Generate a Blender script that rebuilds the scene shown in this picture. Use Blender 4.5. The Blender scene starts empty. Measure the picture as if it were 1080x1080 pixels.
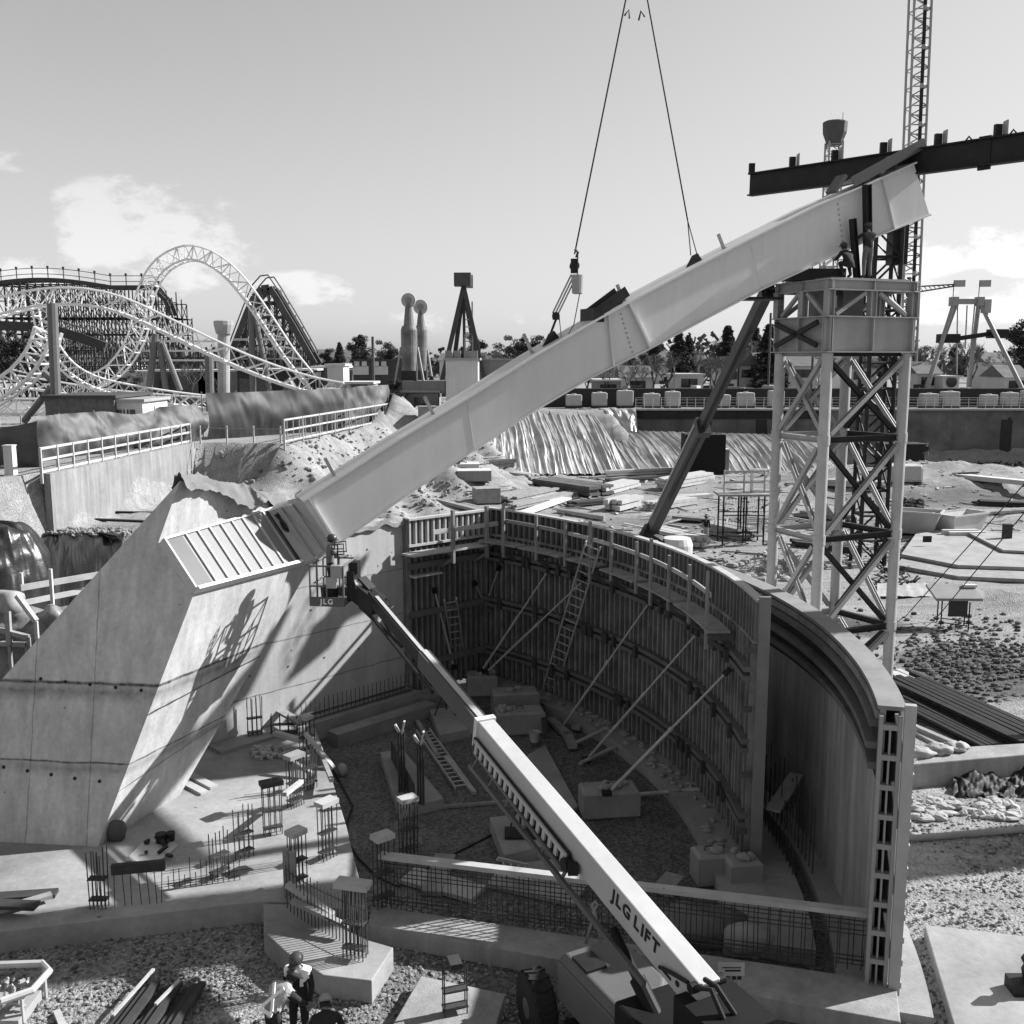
import bpy, bmesh, math, random
import numpy as np
from mathutils import Vector as V, Matrix, noise as mnoise
R = random.Random(7)
rad = math.radians
scene = bpy.context.scene
COL = scene.collection

# ------------------------------------------------------------------ camera, world, sun, exposure
F, TH, H = 1065.0, rad(8.6), 12.2            # focal length in photo pixels, pitch down, camera height
cam = bpy.data.cameras.new('camera'); co = bpy.data.objects.new('camera', cam); COL.objects.link(co)
co.location = (0, 0, H); co.rotation_euler = (math.pi/2 - TH, 0, 0)
cam.sensor_width = 36; cam.lens = 36*F/1080; cam.clip_start = .1; cam.clip_end = 9000
scene.camera = co

SUN_AZ, SUN_EL = rad(18.5), rad(34)            # azimuth measured from +X towards +Y
sd = V((math.cos(SUN_EL)*math.cos(SUN_AZ), math.cos(SUN_EL)*math.sin(SUN_AZ), math.sin(SUN_EL)))
w = bpy.data.worlds.new('World'); scene.world = w; w.use_nodes = True
nt = w.node_tree; N = nt.nodes; L = nt.links
for n in list(N): N.remove(n)
out = N.new('ShaderNodeOutputWorld'); bg = N.new('ShaderNodeBackground')
sky = N.new('ShaderNodeTexSky'); sky.sky_type = 'NISHITA'; sky.sun_disc = False
sky.sun_elevation = SUN_EL; sky.sun_rotation = math.pi/2 - SUN_AZ
sky.air_density = 1.0; sky.dust_density = 1.2; sky.ozone_density = 1.0
bw = N.new('ShaderNodeRGBToBW'); L.new(sky.outputs[0], bw.inputs[0])
tc = N.new('ShaderNodeTexCoord'); sep = N.new('ShaderNodeSeparateXYZ'); L.new(tc.outputs['Generated'], sep.inputs[0])
def wmath(op, a, b=None, clamp=False):
    m = N.new('ShaderNodeMath'); m.operation = op; m.use_clamp = clamp
    for i, v in enumerate((a, b)):
        if v is None: continue
        if isinstance(v, (int, float)): m.inputs[i].default_value = v
        else: L.new(v, m.inputs[i])
    return m.outputs[0]
# clouds: soft heaps low in the sky at the left and at the right, broken up by noise
ys = wmath('MAXIMUM', sep.outputs[1], .02)
cu_, cv_ = wmath('DIVIDE', sep.outputs[0], ys), wmath('DIVIDE', sep.outputs[2], ys)
comb = N.new('ShaderNodeCombineXYZ'); L.new(cu_, comb.inputs[0]); L.new(wmath('MULTIPLY', cv_, 1.9), comb.inputs[1])
cn = N.new('ShaderNodeTexNoise'); cn.inputs['Scale'].default_value = 10.5; cn.inputs['Detail'].default_value = 9; cn.inputs['Roughness'].default_value = .62
L.new(comb.outputs[0], cn.inputs[0])
tot = None
for u0, v0, ru, rv, k in ((-.36,.115,.13,.065,1.0),(-.50,.185,.06,.025,.6),(-.44,.06,.16,.05,.7),(-.20,.065,.09,.022,.7),(-.02,.04,.16,.02,.35),(.46,.10,.14,.030,.9),(.42,.055,.16,.028,.9),(.53,.345,.05,.018,.7),(.25,.02,.2,.03,.5),(.9,.12,.3,.07,.9),(-.9,.12,.3,.08,.9)):
    a = wmath('DIVIDE', wmath('ADD', cu_, -u0), ru); b = wmath('DIVIDE', wmath('ADD', cv_, -v0), rv)
    e = wmath('MULTIPLY', wmath('SUBTRACT', 1.0, wmath('ADD', wmath('MULTIPLY', a, a), wmath('MULTIPLY', b, b)), True), k)
    tot = e if tot is None else wmath('MAXIMUM', tot, e)
dens = wmath('ADD', wmath('MULTIPLY', tot, .75), wmath('MULTIPLY', wmath('SUBTRACT', cn.outputs[0], .5), 2.6))
mr = N.new('ShaderNodeMapRange'); mr.interpolation_type = 'SMOOTHSTEP'; mr.inputs[1].default_value = .28; mr.inputs[2].default_value = .60; L.new(dens, mr.inputs[0])
cm = wmath('MULTIPLY', mr.outputs[0], wmath('MULTIPLY', tot, 4.0, True), True)
q3 = wmath('POWER', wmath('DIVIDE', bw.outputs[0], 4.7), 3.0)
soft = wmath('DIVIDE', bw.outputs[0], wmath('POWER', wmath('ADD', q3, 1.0), 1/3))      # the glare towards the sun is thinned by haze
cloudv = wmath('MULTIPLY', soft, 1.28)
hor = N.new('ShaderNodeMapRange'); hor.inputs[1].default_value = 0.0; hor.inputs[2].default_value = .5
hor.inputs[3].default_value = 1.0; hor.inputs[4].default_value = 1.0; L.new(sep.outputs[2], hor.inputs[0])
skyv = wmath('MULTIPLY', soft, hor.outputs[0])
mx = N.new('ShaderNodeMix'); mx.data_type = 'FLOAT'
L.new(cm, mx.inputs[0]); L.new(skyv, mx.inputs[2]); L.new(cloudv, mx.inputs[3])
L.new(mx.outputs[0], bg.inputs[0]); bg.inputs[1].default_value = .103
L.new(bg.outputs[0], out.inputs[0])

sun = bpy.data.lights.new('sun', 'SUN'); sun.energy = 5.0; sun.angle = rad(.55); sun.color = (1, 1, 1)
so = bpy.data.objects.new('sun', sun); COL.objects.link(so)
so.rotation_euler = (-sd).to_track_quat('-Z', 'Y').to_euler()
vs = scene.view_settings; scene.display_settings.display_device = 'sRGB'
vs.view_transform = 'Standard'; vs.look = 'None'; vs.gamma = 1; vs.exposure = .95
try: vs.use_curve_mapping = False
except Exception: pass
scene.cycles.use_denoising = True
scene.cycles.max_bounces = 6

# ------------------------------------------------------------------ placing helpers: photo pixel -> real point at a real height or distance
FW = V((0, math.cos(TH), -math.sin(TH))); UP = V((0, math.sin(TH), math.cos(TH)))
def ray(px, py): return V(((px-540)/F, 0, 0)) + FW + UP*((540-py)/F)
CAM = V((0, 0, H))
def P(px, py, z=0.0):
    d = ray(px, py); return CAM + d*((z-H)/d.z)
def D(px, py, y):
    d = ray(px, py); return CAM + d*(y/d.y)
def onplane(px, py, p0, n):
    d = ray(px, py); return CAM + d*((p0-CAM).dot(n)/d.dot(n))

# ------------------------------------------------------------------ mesh builder
OFF = {}
class MB:
    def __init__(s): s.v = []; s.f = []; s.m = []
    def add(s, vs, fs, mi=0):
        b = len(s.v); s.v += [tuple(v) for v in vs]; s.f += [tuple(i+b for i in f) for f in fs]; s.m += [mi]*len(fs)
    def box(s, c, size, rz=0, mi=0):
        x, y, z = size[0]/2, size[1]/2, size[2]/2; cr, sr = math.cos(rz), math.sin(rz); vs = []
        for dx, dy, dz in ((-x,-y,-z),(x,-y,-z),(x,y,-z),(-x,y,-z),(-x,-y,z),(x,-y,z),(x,y,z),(-x,y,z)):
            vs.append((c[0]+dx*cr-dy*sr, c[1]+dx*sr+dy*cr, c[2]+dz))
        s.add(vs, BOXF, mi)
    def beam(s, p, q, w, h=None, up=(0,0,1), mi=0, w2=None, h2=None):
        p, q = V(p), V(q); h = w if h is None else h
        d = (q-p).normalized(); up = V(up)
        if abs(d.dot(up)) > .98: up = V((0,1,0))
        x = d.cross(up).normalized(); u = x.cross(d)
        w2 = w if w2 is None else w2; h2 = h if h2 is None else h2; vs = []
        for c, a, b in ((p, w, h), (q, w2, h2)):
            for sx, su in ((-1,-1),(1,-1),(1,1),(-1,1)): vs.append(c + x*(sx*a/2) + u*(su*b/2))
        s.add(vs, [(3,2,1,0),(4,5,6,7),(0,1,5,4),(1,2,6,5),(2,3,7,6),(3,0,4,7)], mi)
    def hbeam(s, p, q, w, h, t=.02, up=(0,0,1), mi=0):
        p, q = V(p), V(q); d = (q-p).normalized(); up = V(up)
        if abs(d.dot(up)) > .98: up = V((0,1,0))
        x = d.cross(up).normalized(); u = x.cross(d); o = u*(h/2-t/2)
        s.beam(p+o, q+o, w, t, u, mi); s.beam(p-o, q-o, w, t, u, mi); s.beam(p, q, t, h-2*t, u, mi)
    def tube(s, p, q, r, n=6, mi=0, r2=None, caps=True):
        s.path([p, q], [r, r if r2 is None else r2], n, mi, caps)
    def path(s, pts, r, n=6, mi=0, caps=True):
        pts = [V(p) for p in pts]; k = len(pts); rr = r if isinstance(r, (list, tuple)) else [r]*k
        vs = []; up = None
        for i, p in enumerate(pts):
            d = (pts[min(i+1, k-1)] - pts[max(i-1, 0)]).normalized()
            if up is None:
                up = V((0,0,1)) if abs(d.z) < .9 else V((0,1,0))
            x = d.cross(up)
            if x.length < 1e-5: x = d.cross(V((1,0,0)))
            x.normalize(); up = x.cross(d)
            for j in range(n):
                a = 2*math.pi*j/n; vs.append(p + x*(rr[i]*math.cos(a)) + up*(rr[i]*math.sin(a)))
        fs = [(i*n+j, i*n+(j+1)%n, (i+1)*n+(j+1)%n, (i+1)*n+j) for i in range(k-1) for j in range(n)]
        if caps: fs += [tuple(range(n))[::-1], tuple(range((k-1)*n, k*n))]
        s.add(vs, fs, mi)
    def prism(s, poly, z0, z1, mi=0):
        n = len(poly); vs = [(p[0], p[1], z0) for p in poly] + [(p[0], p[1], z1) for p in poly]
        a = sum(poly[i][0]*poly[(i+1)%n][1]-poly[(i+1)%n][0]*poly[i][1] for i in range(n))
        fs = [tuple(range(n))[::-1], tuple(range(n, 2*n))] + [(i, (i+1)%n, n+(i+1)%n, n+i) for i in range(n)]
        if a < 0: fs = [f[::-1] for f in fs]
        s.add(vs, fs, mi)
    def loft(s, A, B, mi=0):                    # solid between two matching polygons
        n = len(A); s.add(list(A)+list(B), [tuple(range(n))[::-1], tuple(range(n, 2*n))] + [(i, (i+1)%n, n+(i+1)%n, n+i) for i in range(n)], mi)
    def lathe(s, c, prof, n=16, mi=0, axis=None):
        c = V(c); ax = V(axis or (0,0,1)).normalized()
        x = ax.cross(V((0,1,0)) if abs(ax.y) < .9 else V((1,0,0))).normalized(); y = ax.cross(x)
        vs = []; k = len(prof)
        for r, z in prof:
            for j in range(n):
                a = 2*math.pi*j/n; vs.append(c + ax*z + x*(r*math.cos(a)) + y*(r*math.sin(a)))
        fs = [(i*n+j, i*n+(j+1)%n, (i+1)*n+(j+1)%n, (i+1)*n+j) for i in range(k-1) for j in range(n)]
        fs += [tuple(range(n))[::-1], tuple(range((k-1)*n, k*n))]
        s.add(vs, fs, mi)
    def blob(s, c, size, seed=0, amp=.2, fr=1.5, n=10, mi=0, flat=None):
        c = V(c); vs = []; fs = []; m = n*2
        for i in range(n+1):
            t = math.pi*i/n
            for j in range(m):
                a = 2*math.pi*j/m; d = V((math.sin(t)*math.cos(a), math.sin(t)*math.sin(a), math.cos(t)))
                k = 1 + amp*mnoise.noise(d*fr + V((seed*3.1, seed*1.7, seed)))
                p = V((d.x*size[0], d.y*size[1], d.z*size[2]))*k
                if flat is not None and p.z < flat: p.z = flat
                vs.append(c+p)
        for i in range(n):
            for j in range(m): fs.append((i*m+j, (i+1)*m+j, (i+1)*m+(j+1)%m, i*m+(j+1)%m))
        s.add(vs, fs, mi)
    def grid(s, fn, nu, nv, mi=0, thick=None):
        vs = [V(fn(i/nu, j/nv)) for i in range(nu+1) for j in range(nv+1)]
        fs = [(i*(nv+1)+j, (i+1)*(nv+1)+j, (i+1)*(nv+1)+j+1, i*(nv+1)+j+1) for i in range(nu) for j in range(nv)]
        s.add(vs, fs, mi)
        if thick:
            o = V(thick); b = [v+o for v in vs]; s.add(b, [f[::-1] for f in fs], mi)
            k = lambda i, j: i*(nv+1)+j
            rim = [k(i,0) for i in range(nu+1)] + [k(nu,j) for j in range(1,nv+1)] + [k(i,nv) for i in range(nu-1,-1,-1)] + [k(0,j) for j in range(nv-1,0,-1)]
            n = len(rim); s.add([vs[i] for i in rim]+[b[i] for i in rim], [(i, n+i, n+(i+1)%n, (i+1)%n) for i in range(n)], mi)
    def build(s, name, mat, parent=None, label=None, smooth=False, bevel=0, base=None):
        me = bpy.data.meshes.new(name)
        if parent is not None: off = OFF[parent.name]
        elif base is not None: off = V(base)
        elif s.v:
            a = np.array(s.v); off = V((float(a[:,0].min()+a[:,0].max())/2, float(a[:,1].min()+a[:,1].max())/2, float(a[:,2].min())))
        else: off = V((0,0,0))
        me.from_pydata([(v[0]-off.x, v[1]-off.y, v[2]-off.z) for v in s.v], [], s.f)
        for m_ in (mat if isinstance(mat, (list, tuple)) else [mat]): me.materials.append(m_)
        if any(s.m): me.polygons.foreach_set('material_index', s.m)
        if smooth: me.polygons.foreach_set('use_smooth', [True]*len(me.polygons))
        me.update()
        o = bpy.data.objects.new(name, me); COL.objects.link(o)
        if parent is not None: o.parent = parent
        else: o.location = off
        OFF[o.name] = off
        if bevel:
            b = o.modifiers.new('bevel', 'BEVEL'); b.width = bevel; b.segments = 2; b.limit_method = 'ANGLE'; b.angle_limit = rad(50)
        if label: o['label'] = label
        return o
BOXF = [(3,2,1,0),(4,5,6,7),(0,1,5,4),(1,2,6,5),(2,3,7,6),(3,0,4,7)]
def tag(o, label, cat, group=None, kind=None):
    if label: o['label'] = label
    if cat: o['category'] = cat
    if group: o['group'] = group
    if kind: o['kind'] = kind
    return o
def T(name, label, cat, loc, group=None, rz=0):
    o = bpy.data.objects.new(name, None); COL.objects.link(o); o.location = loc; o.rotation_euler = (0, 0, rz)
    o.empty_display_size = .2; OFF[o.name] = V(loc); return tag(o, label, cat, group)
def proto(name, loc=(0,0,0)):                 # a thing built round the origin, moved afterwards
    o = bpy.data.objects.new(name, None); COL.objects.link(o); OFF[o.name] = V(loc); return o
def kids(o): return [c for c in COL.objects if c.parent == o]
def dup(o, parent=None):
    c = o.copy(); COL.objects.link(c); c.parent = parent; OFF[c.name] = OFF[o.name]
    for ch in kids(o): dup(ch, c)
    return c
def put(o, loc, rz=0, sc=None):
    o.location = loc; o.rotation_euler = (0, 0, rz)
    if sc: o.scale = sc if isinstance(sc, (tuple, list)) else (sc, sc, sc)
    return o

# ------------------------------------------------------------------ materials (all grey: the place is seen in black and white)
MC = {}
def M(name, col, rough=.8, ns=2.0, na=.2, bump=0., bs=30., metal=0., streak=0., fine=.0, spec=.35, lines=None, spots=0):
    if name in MC: return MC[name]
    m = bpy.data.materials.new(name); m.use_nodes = True; t = m.node_tree; n = t.nodes; l = t.links
    b = n['Principled BSDF']; b.inputs['Roughness'].default_value = rough; b.inputs['Metallic'].default_value = metal
    b.inputs['Specular IOR Level'].default_value = spec
    tcn = n.new('ShaderNodeTexCoord'); oc = tcn.outputs['Object']
    def mth(op, a, c=None, clamp=False):
        q = n.new('ShaderNodeMath'); q.operation = op; q.use_clamp = clamp
        for i, x in enumerate((a, c)):
            if x is None: continue
            if isinstance(x, (int, float)): q.inputs[i].default_value = x
            else: l.new(x, q.inputs[i])
        return q.outputs[0]
    def nz(scale, detail=6, rgh=.6, vec=oc):
        q = n.new('ShaderNodeTexNoise'); q.inputs['Scale'].default_value = scale; q.inputs['Detail'].default_value = detail
        q.inputs['Roughness'].default_value = rgh; l.new(vec, q.inputs['Vector']); return q.outputs[0]
    f = mth('ADD', mth('MULTIPLY', mth('SUBTRACT', nz(ns), .5), na*4), 1.0)
    if fine: f = mth('MULTIPLY', f, mth('ADD', mth('MULTIPLY', mth('SUBTRACT', nz(ns*14, 4), .5), fine*4), 1.0))
    if streak:
        mpn = n.new('ShaderNodeMapping'); mpn.inputs['Scale'].default_value = (3.2, 3.2, .22); l.new(oc, mpn.inputs[0])
        f = mth('MULTIPLY', f, mth('ADD', mth('MULTIPLY', mth('SUBTRACT', nz(1.0, 7, .65, mpn.outputs[0]), .52), streak*4), 1.0))
    if lines:                                    # construction joints: (axis, position, half width, darkness)
        sx = n.new('ShaderNodeSeparateXYZ'); l.new(oc, sx.inputs[0]); wob = mth('MULTIPLY', mth('SUBTRACT', nz(1.3, 4), .5), .10); rag = nz(5, 5)
        for ax, pos, hw, dk in lines:
            dist = mth('ABSOLUTE', mth('SUBTRACT', mth('ADD', sx.outputs[ax], wob), pos))
            k = mth('SUBTRACT', 1.0, mth('DIVIDE', dist, hw), True)
            f = mth('MULTIPLY', f, mth('SUBTRACT', 1.0, mth('MULTIPLY', mth('MULTIPLY', k, rag), dk*2), True))
    if spots:                                    # air holes and small stains
        vo = n.new('ShaderNodeTexVoronoi'); vo.inputs['Scale'].default_value = spots; l.new(oc, vo.inputs['Vector'])
        sb = n.new('ShaderNodeRGBToBW'); l.new(vo.outputs['Color'], sb.inputs[0])
        rr_ = mth('MULTIPLY', mth('SUBTRACT', sb.outputs[0], .45, True), .22)
        f = mth('MULTIPLY', f, mth('SUBTRACT', 1.0, mth('MULTIPLY', mth('MULTIPLY', mth('SUBTRACT', rr_, vo.outputs['Distance']), 40.0, True), .55)))
    v = mth('MULTIPLY', f, col, False); v = mth('MINIMUM', mth('MAXIMUM', v, .004), .88)
    cb = n.new('ShaderNodeCombineColor')
    for i in range(3): l.new(v, cb.inputs[i])
    l.new(cb.outputs[0], b.inputs['Base Color'])
    if bump:
        bn = n.new('ShaderNodeBump'); bn.inputs['Strength'].default_value = bump; bn.inputs['Distance'].default_value = .03
        l.new(nz(bs, 5), bn.inputs['Height']); l.new(bn.outputs[0], b.inputs['Normal'])
    MC[name] = m; return m
conc = M('concrete', .34, .9, .9, .16, .25, 25, fine=.08, streak=.10, spots=3)
conc2 = M('old_concrete', .26, .92, 1.1, .25, .35, 18, fine=.1, streak=.2)
concd = M('damp_concrete', .25, .9, .8, .3, .3, 18, fine=.1)
slabm = M('slab_concrete', .25, .9, .45, .42, .2, 22, fine=.12, spots=1.3)
white = M('white_painted_steel', .60, .42, .35, .05, .05, 1.2, streak=.05, fine=.02)
white2 = M('worn_white_paint', .40, .55, 1.5, .14, .05, 10, streak=.1)
grey = M('grey_painted_steel', .30, .5, 1.2, .15, .05, 12, streak=.08)
steel = M('galvanised_steel', .42, .45, 3, .2, .05, 20, metal=.5)
dsteel = M('dark_steel', .018, .55, 2, .4, .08, 20, spec=.22)
rust = M('weathered_rebar', .045, .7, 6, .4, .1, 40)
black = M('black_rubber', .015, .75, 4, .3, .2, 30)
timber = M('pale_timber', .38, .8, 2.5, .18, .1, 30, fine=.1)
timberg = M('weathered_timber', .24, .85, 2.5, .3, .15, 30, fine=.12)
timberd = M('dark_timber', .04, .85, 2.5, .35, .15, 30, fine=.12)
ply = M('plywood', .42, .75, 1.0, .18, .05, 20, fine=.05)
form = M('formwork_ply', .085, .8, 1.2, .4, .1, 20, streak=.25, fine=.1)
formt = M('formwork_stud', .19, .8, 1.6, .5, .1, 20, streak=.2)
poly = M('black_plastic_sheet', .014, .33, 1.2, .3, .6, 5, spec=.6)
polyg = M('grey_plastic_sheet', .06, .6, 1.0, .4, .3, 5, spec=.5)
tarp = M('silver_plastic_sheet', .28, .3, .8, .3, .5, 3.0, spec=.6)
cloth = M('canvas_cloth', .30, .9, 1.5, .2, .3, 8)
dirt = M('earth', .22, .95, .5, .3, .8, 6, fine=.2)
bark = M('bark', .07, .9, 3, .3, .3, 20)
leaf = M('conifer_foliage', .034, .8, .8, .5, 0)
leaf2 = M('broadleaf_foliage', .085, .8, .6, .5, 0)
twig = M('bare_twigs', .11, .9, 1, .3, 0)
glass = M('dark_window_glass', .03, .12, 2, .2, spec=.6)
wallw = M('white_wall', .50, .8, .6, .1, .05, 10, streak=.1)
wallg = M('grey_wall', .22, .85, .6, .15, .1, 10, streak=.1)
wallk = M('dark_wall', .03, .8, .8, .3, .05, 10)
skin = M('skin', .22, .6, 8, .05)
clothd = M('dark_workwear', .022, .9, 12, .25, .2, 40)
clothm = M('mid_workwear', .13, .9, 10, .25, .2, 40)
vestm = M('vest_fabric', .33, .8, 10, .1, .1, 40)
refl = M('reflective_tape', .8, .5, 10, .03)
hatm = M('pale_hard_hat', .28, .35, 6, .05)
hatd = M('dark_hard_hat', .05, .35, 6, .1)
wood_old = M('old_coaster_timber', .06, .85, 1, .3, 0)

# ================================================================== THE SETTING: ground, slab
AC = V((-13, 23, 0))                           # centre of the curved walls
def arc(r, deg, z=0.0): return V((AC.x + r*math.cos(rad(deg)), AC.y + r*math.sin(rad(deg)), z))
GR = 6.4                                       # level of the park outside the excavation
PIT = [(-32,-16),(75,-16),(75,119),(14,119),(11,117),(-1,113.5),(-10.5,103),(-15.9,69.6),(-22.4,70.8),(-23.8,51.3),(-32,36)]
PITW = [.5,.5,.5,2.0,9,9,8.5,1.2,.4,.4,.4]
BEN = [(-24.2,53.6),(-22.3,71),(-16,70),(-13.5,61),(-17.2,52.8)]
def inpoly(X, Y, poly):
    ins = np.zeros(X.shape, bool); n = len(poly)
    for i in range(n):
        x1, y1 = poly[i]; x2, y2 = poly[(i+1)%n]
        c = ((y1 > Y) != (y2 > Y)) & (X < (x2-x1)*(Y-y1)/((y2-y1) + 1e-9) + x1); ins ^= c
    return ins
def segd(X, Y, a, b):
    ax, ay = a; bx, by = b; dx, dy = bx-ax, by-ay
    t = np.clip(((X-ax)*dx + (Y-ay)*dy)/(dx*dx+dy*dy), 0, 1); return np.hypot(X-ax-t*dx, Y-ay-t*dy)
def hnoise(X, Y, s, seed):
    return np.array([mnoise.fractal(V((x*s, y*s, seed)), .9, 2.1, 5) for x, y in zip(X.ravel(), Y.ravel())]).reshape(X.shape)
def ground_h(X, Y):
    ins = inpoly(X, Y, PIT); h = np.zeros(X.shape)
    for i in range(len(PIT)):
        d = segd(X, Y, PIT[i], PIT[(i+1) % len(PIT)]); wd = PITW[i]
        if wd > 3: d = d*(1 + .25*np.sin(X*.9+Y*.6))
        t = np.clip(1-d/wd, 0, 1); h = np.maximum(h, GR*(t if wd < 3 else t*t*(1.6-.6*t)))
    h[~ins] = GR
    bi = inpoly(X, Y, BEN); bd = np.full(X.shape, 99.)
    for i in range(len(BEN)): bd = np.minimum(bd, segd(X, Y, BEN[i], BEN[(i+1) % len(BEN)]))
    hb = np.where(bi, 3.3, 3.3*np.clip(1-bd/2.6, 0, 1)); h = np.where(ins, np.maximum(h, hb), h)
    # soil heaps on the site
    for cx, cy, rx, ry, hh in ((40,97,16,7,2.4),(27,50,4,2,.8),(46,60,9,3,.6),(8,52,4,3,.5),(20,32,3.5,2.5,.35),(24,25,5,3,.3),(-8,98,8,6,3.0),(-6,92,5,5,1.8)):
        h = h + np.where(ins, hh*np.exp(-((X-cx)/rx)**2-((Y-cy)/ry)**2), 0)
    return h, ins
nx, ny = 236, 226
gx = np.linspace(-92, 92, nx); gy = np.linspace(-18, 150, ny)
X, Y = np.meshgrid(gx, gy, indexing='ij')
hz, ins = ground_h(X, Y)
nzv = hnoise(X, Y, .35, 3.0)
flat = (np.hypot(X-AC.x, Y-AC.y) < 22) | (X < -3) & (Y < 36)
hz = hz + np.where(flat, .012, .07)*nzv*np.where(ins, 1, .5) + np.where((hz > .4) & (hz < 6.2), .45, 0)*hnoise(X, Y, .6, 9.0)
gm = MB()
vs = [(float(X[i,j]), float(Y[i,j]), float(hz[i,j])) for i in range(nx) for j in range(ny)]
gm.add(vs, [(i*ny+j, (i+1)*ny+j, (i+1)*ny+j+1, i*ny+j+1) for i in range(nx-1) for j in range(ny-1)])
x0, x1, y0, y1, BIG = gx[0], gx[-1], gy[0], gy[-1], 4500
for q in (((-BIG,-400),(x0,-400),(x0,BIG),(-BIG,BIG)), ((x1,-400),(BIG,-400),(BIG,BIG),(x1,BIG)), ((x0,y1),(x1,y1),(x1,BIG),(x0,BIG)), ((x0,-400),(x1,-400),(x1,y0),(x0,y0))):
    gm.add([(a, b, GR) for a, b in q], [(0,1,2,3)])
# ground material: dark crushed stone inside the ring, pale trampled gravel outside
g = bpy.data.materials.new('gravel_ground'); g.use_nodes = True; t = g.node_tree; n = t.nodes; l = t.links; b = n['Principled BSDF']
b.inputs['Roughness'].default_value = .95; b.inputs['Specular IOR Level'].default_value = .15
tcn = n.new('ShaderNodeTexCoord'); oc = tcn.outputs['Object']
def gmath(op, a, c=None, clamp=False):
    q = n.new('ShaderNodeMath'); q.operation = op; q.use_clamp = clamp
    for i, x in enumerate((a, c)):
        if x is None: continue
        if isinstance(x, (int, float)): q.inputs[i].default_value = x
        else: l.new(x, q.inputs[i])
    return q.outputs[0]
def gnoise(s, d=6, r=.6):
    q = n.new('ShaderNodeTexNoise'); q.inputs['Scale'].default_value = s; q.inputs['Detail'].default_value = d; q.inputs['Roughness'].default_value = r
    l.new(oc, q.inputs['Vector']); return q.outputs[0]
def gvor(s):
    q = n.new('ShaderNodeTexVoronoi'); q.inputs['Scale'].default_value = s; l.new(oc, q.inputs['Vector']); return q
sx = n.new('ShaderNodeSeparateXYZ'); l.new(oc, sx.inputs[0])
ddx = gmath('SUBTRACT', sx.outputs[0], AC.x); ddy = gmath('SUBTRACT', sx.outputs[1], AC.y)
rr = gmath('SQRT', gmath('ADD', gmath('MULTIPLY', ddx, ddx), gmath('MULTIPLY', ddy, ddy)))
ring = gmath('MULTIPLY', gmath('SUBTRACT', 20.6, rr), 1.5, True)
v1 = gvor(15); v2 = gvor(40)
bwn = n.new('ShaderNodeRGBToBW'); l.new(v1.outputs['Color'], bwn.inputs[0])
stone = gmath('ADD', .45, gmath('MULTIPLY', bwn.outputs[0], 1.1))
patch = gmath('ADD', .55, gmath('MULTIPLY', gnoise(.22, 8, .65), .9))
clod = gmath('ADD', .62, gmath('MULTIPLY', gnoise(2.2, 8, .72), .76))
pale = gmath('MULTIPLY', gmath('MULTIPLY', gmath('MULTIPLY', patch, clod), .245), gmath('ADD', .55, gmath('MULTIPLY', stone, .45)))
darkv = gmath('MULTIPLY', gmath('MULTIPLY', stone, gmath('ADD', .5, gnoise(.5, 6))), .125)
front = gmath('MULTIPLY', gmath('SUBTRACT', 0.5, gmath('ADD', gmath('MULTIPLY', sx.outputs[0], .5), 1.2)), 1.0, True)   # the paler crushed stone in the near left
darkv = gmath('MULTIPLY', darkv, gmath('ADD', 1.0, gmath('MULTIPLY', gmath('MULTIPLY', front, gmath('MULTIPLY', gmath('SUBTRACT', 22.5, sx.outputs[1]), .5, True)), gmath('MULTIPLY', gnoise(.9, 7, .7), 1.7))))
shade_gravel = None  # dark patches: painted cast shade and rougher gravel right of the tower
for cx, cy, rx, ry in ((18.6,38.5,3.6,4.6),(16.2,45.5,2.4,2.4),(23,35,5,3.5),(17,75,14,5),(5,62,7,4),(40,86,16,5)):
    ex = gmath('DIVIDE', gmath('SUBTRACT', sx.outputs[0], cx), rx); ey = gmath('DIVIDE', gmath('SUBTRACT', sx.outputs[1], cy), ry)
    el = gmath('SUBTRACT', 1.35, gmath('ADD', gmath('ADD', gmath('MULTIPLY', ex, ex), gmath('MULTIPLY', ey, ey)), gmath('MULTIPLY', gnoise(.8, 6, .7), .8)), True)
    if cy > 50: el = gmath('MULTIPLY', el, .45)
    shade_gravel = el if shade_gravel is None else gmath('MAXIMUM', shade_gravel, el)
tmap = n.new('ShaderNodeMapping'); tmap.inputs['Scale'].default_value = (.16, 1.9, 1); tmap.inputs['Rotation'].default_value = (0, 0, .35); l.new(oc, tmap.inputs[0])
tn = n.new('ShaderNodeTexNoise'); tn.inputs['Scale'].default_value = 1.0; tn.inputs['Detail'].default_value = 6; l.new(tmap.outputs[0], tn.inputs['Vector'])
pale = gmath('MULTIPLY', pale, gmath('ADD', .52, tn.outputs[0]))           # wheel tracks
pale = gmath('MULTIPLY', pale, gmath('SUBTRACT', 1.0, gmath('MULTIPLY', gmath('MULTIPLY', shade_gravel, 2.0, True), .62)))
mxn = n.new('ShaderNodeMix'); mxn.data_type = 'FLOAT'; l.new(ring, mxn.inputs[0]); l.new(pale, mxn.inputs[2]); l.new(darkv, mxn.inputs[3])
cbn = n.new('ShaderNodeCombineColor')
for i in range(3): l.new(mxn.outputs[0], cbn.inputs[i])
l.new(cbn.outputs[0], b.inputs['Base Color'])
bmp = n.new('ShaderNodeBump'); bmp.inputs['Strength'].default_value = .9; bmp.inputs['Distance'].default_value = .06
l.new(gmath('ADD', gmath('MULTIPLY', v1.outputs['Distance'], -.6), gmath('ADD', gmath('MULTIPLY', gnoise(3, 8, .7), .9), gmath('MULTIPLY', v2.outputs['Distance'], -.2))), bmp.inputs['Height']); l.new(bmp.outputs[0], b.inputs['Normal'])
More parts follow.
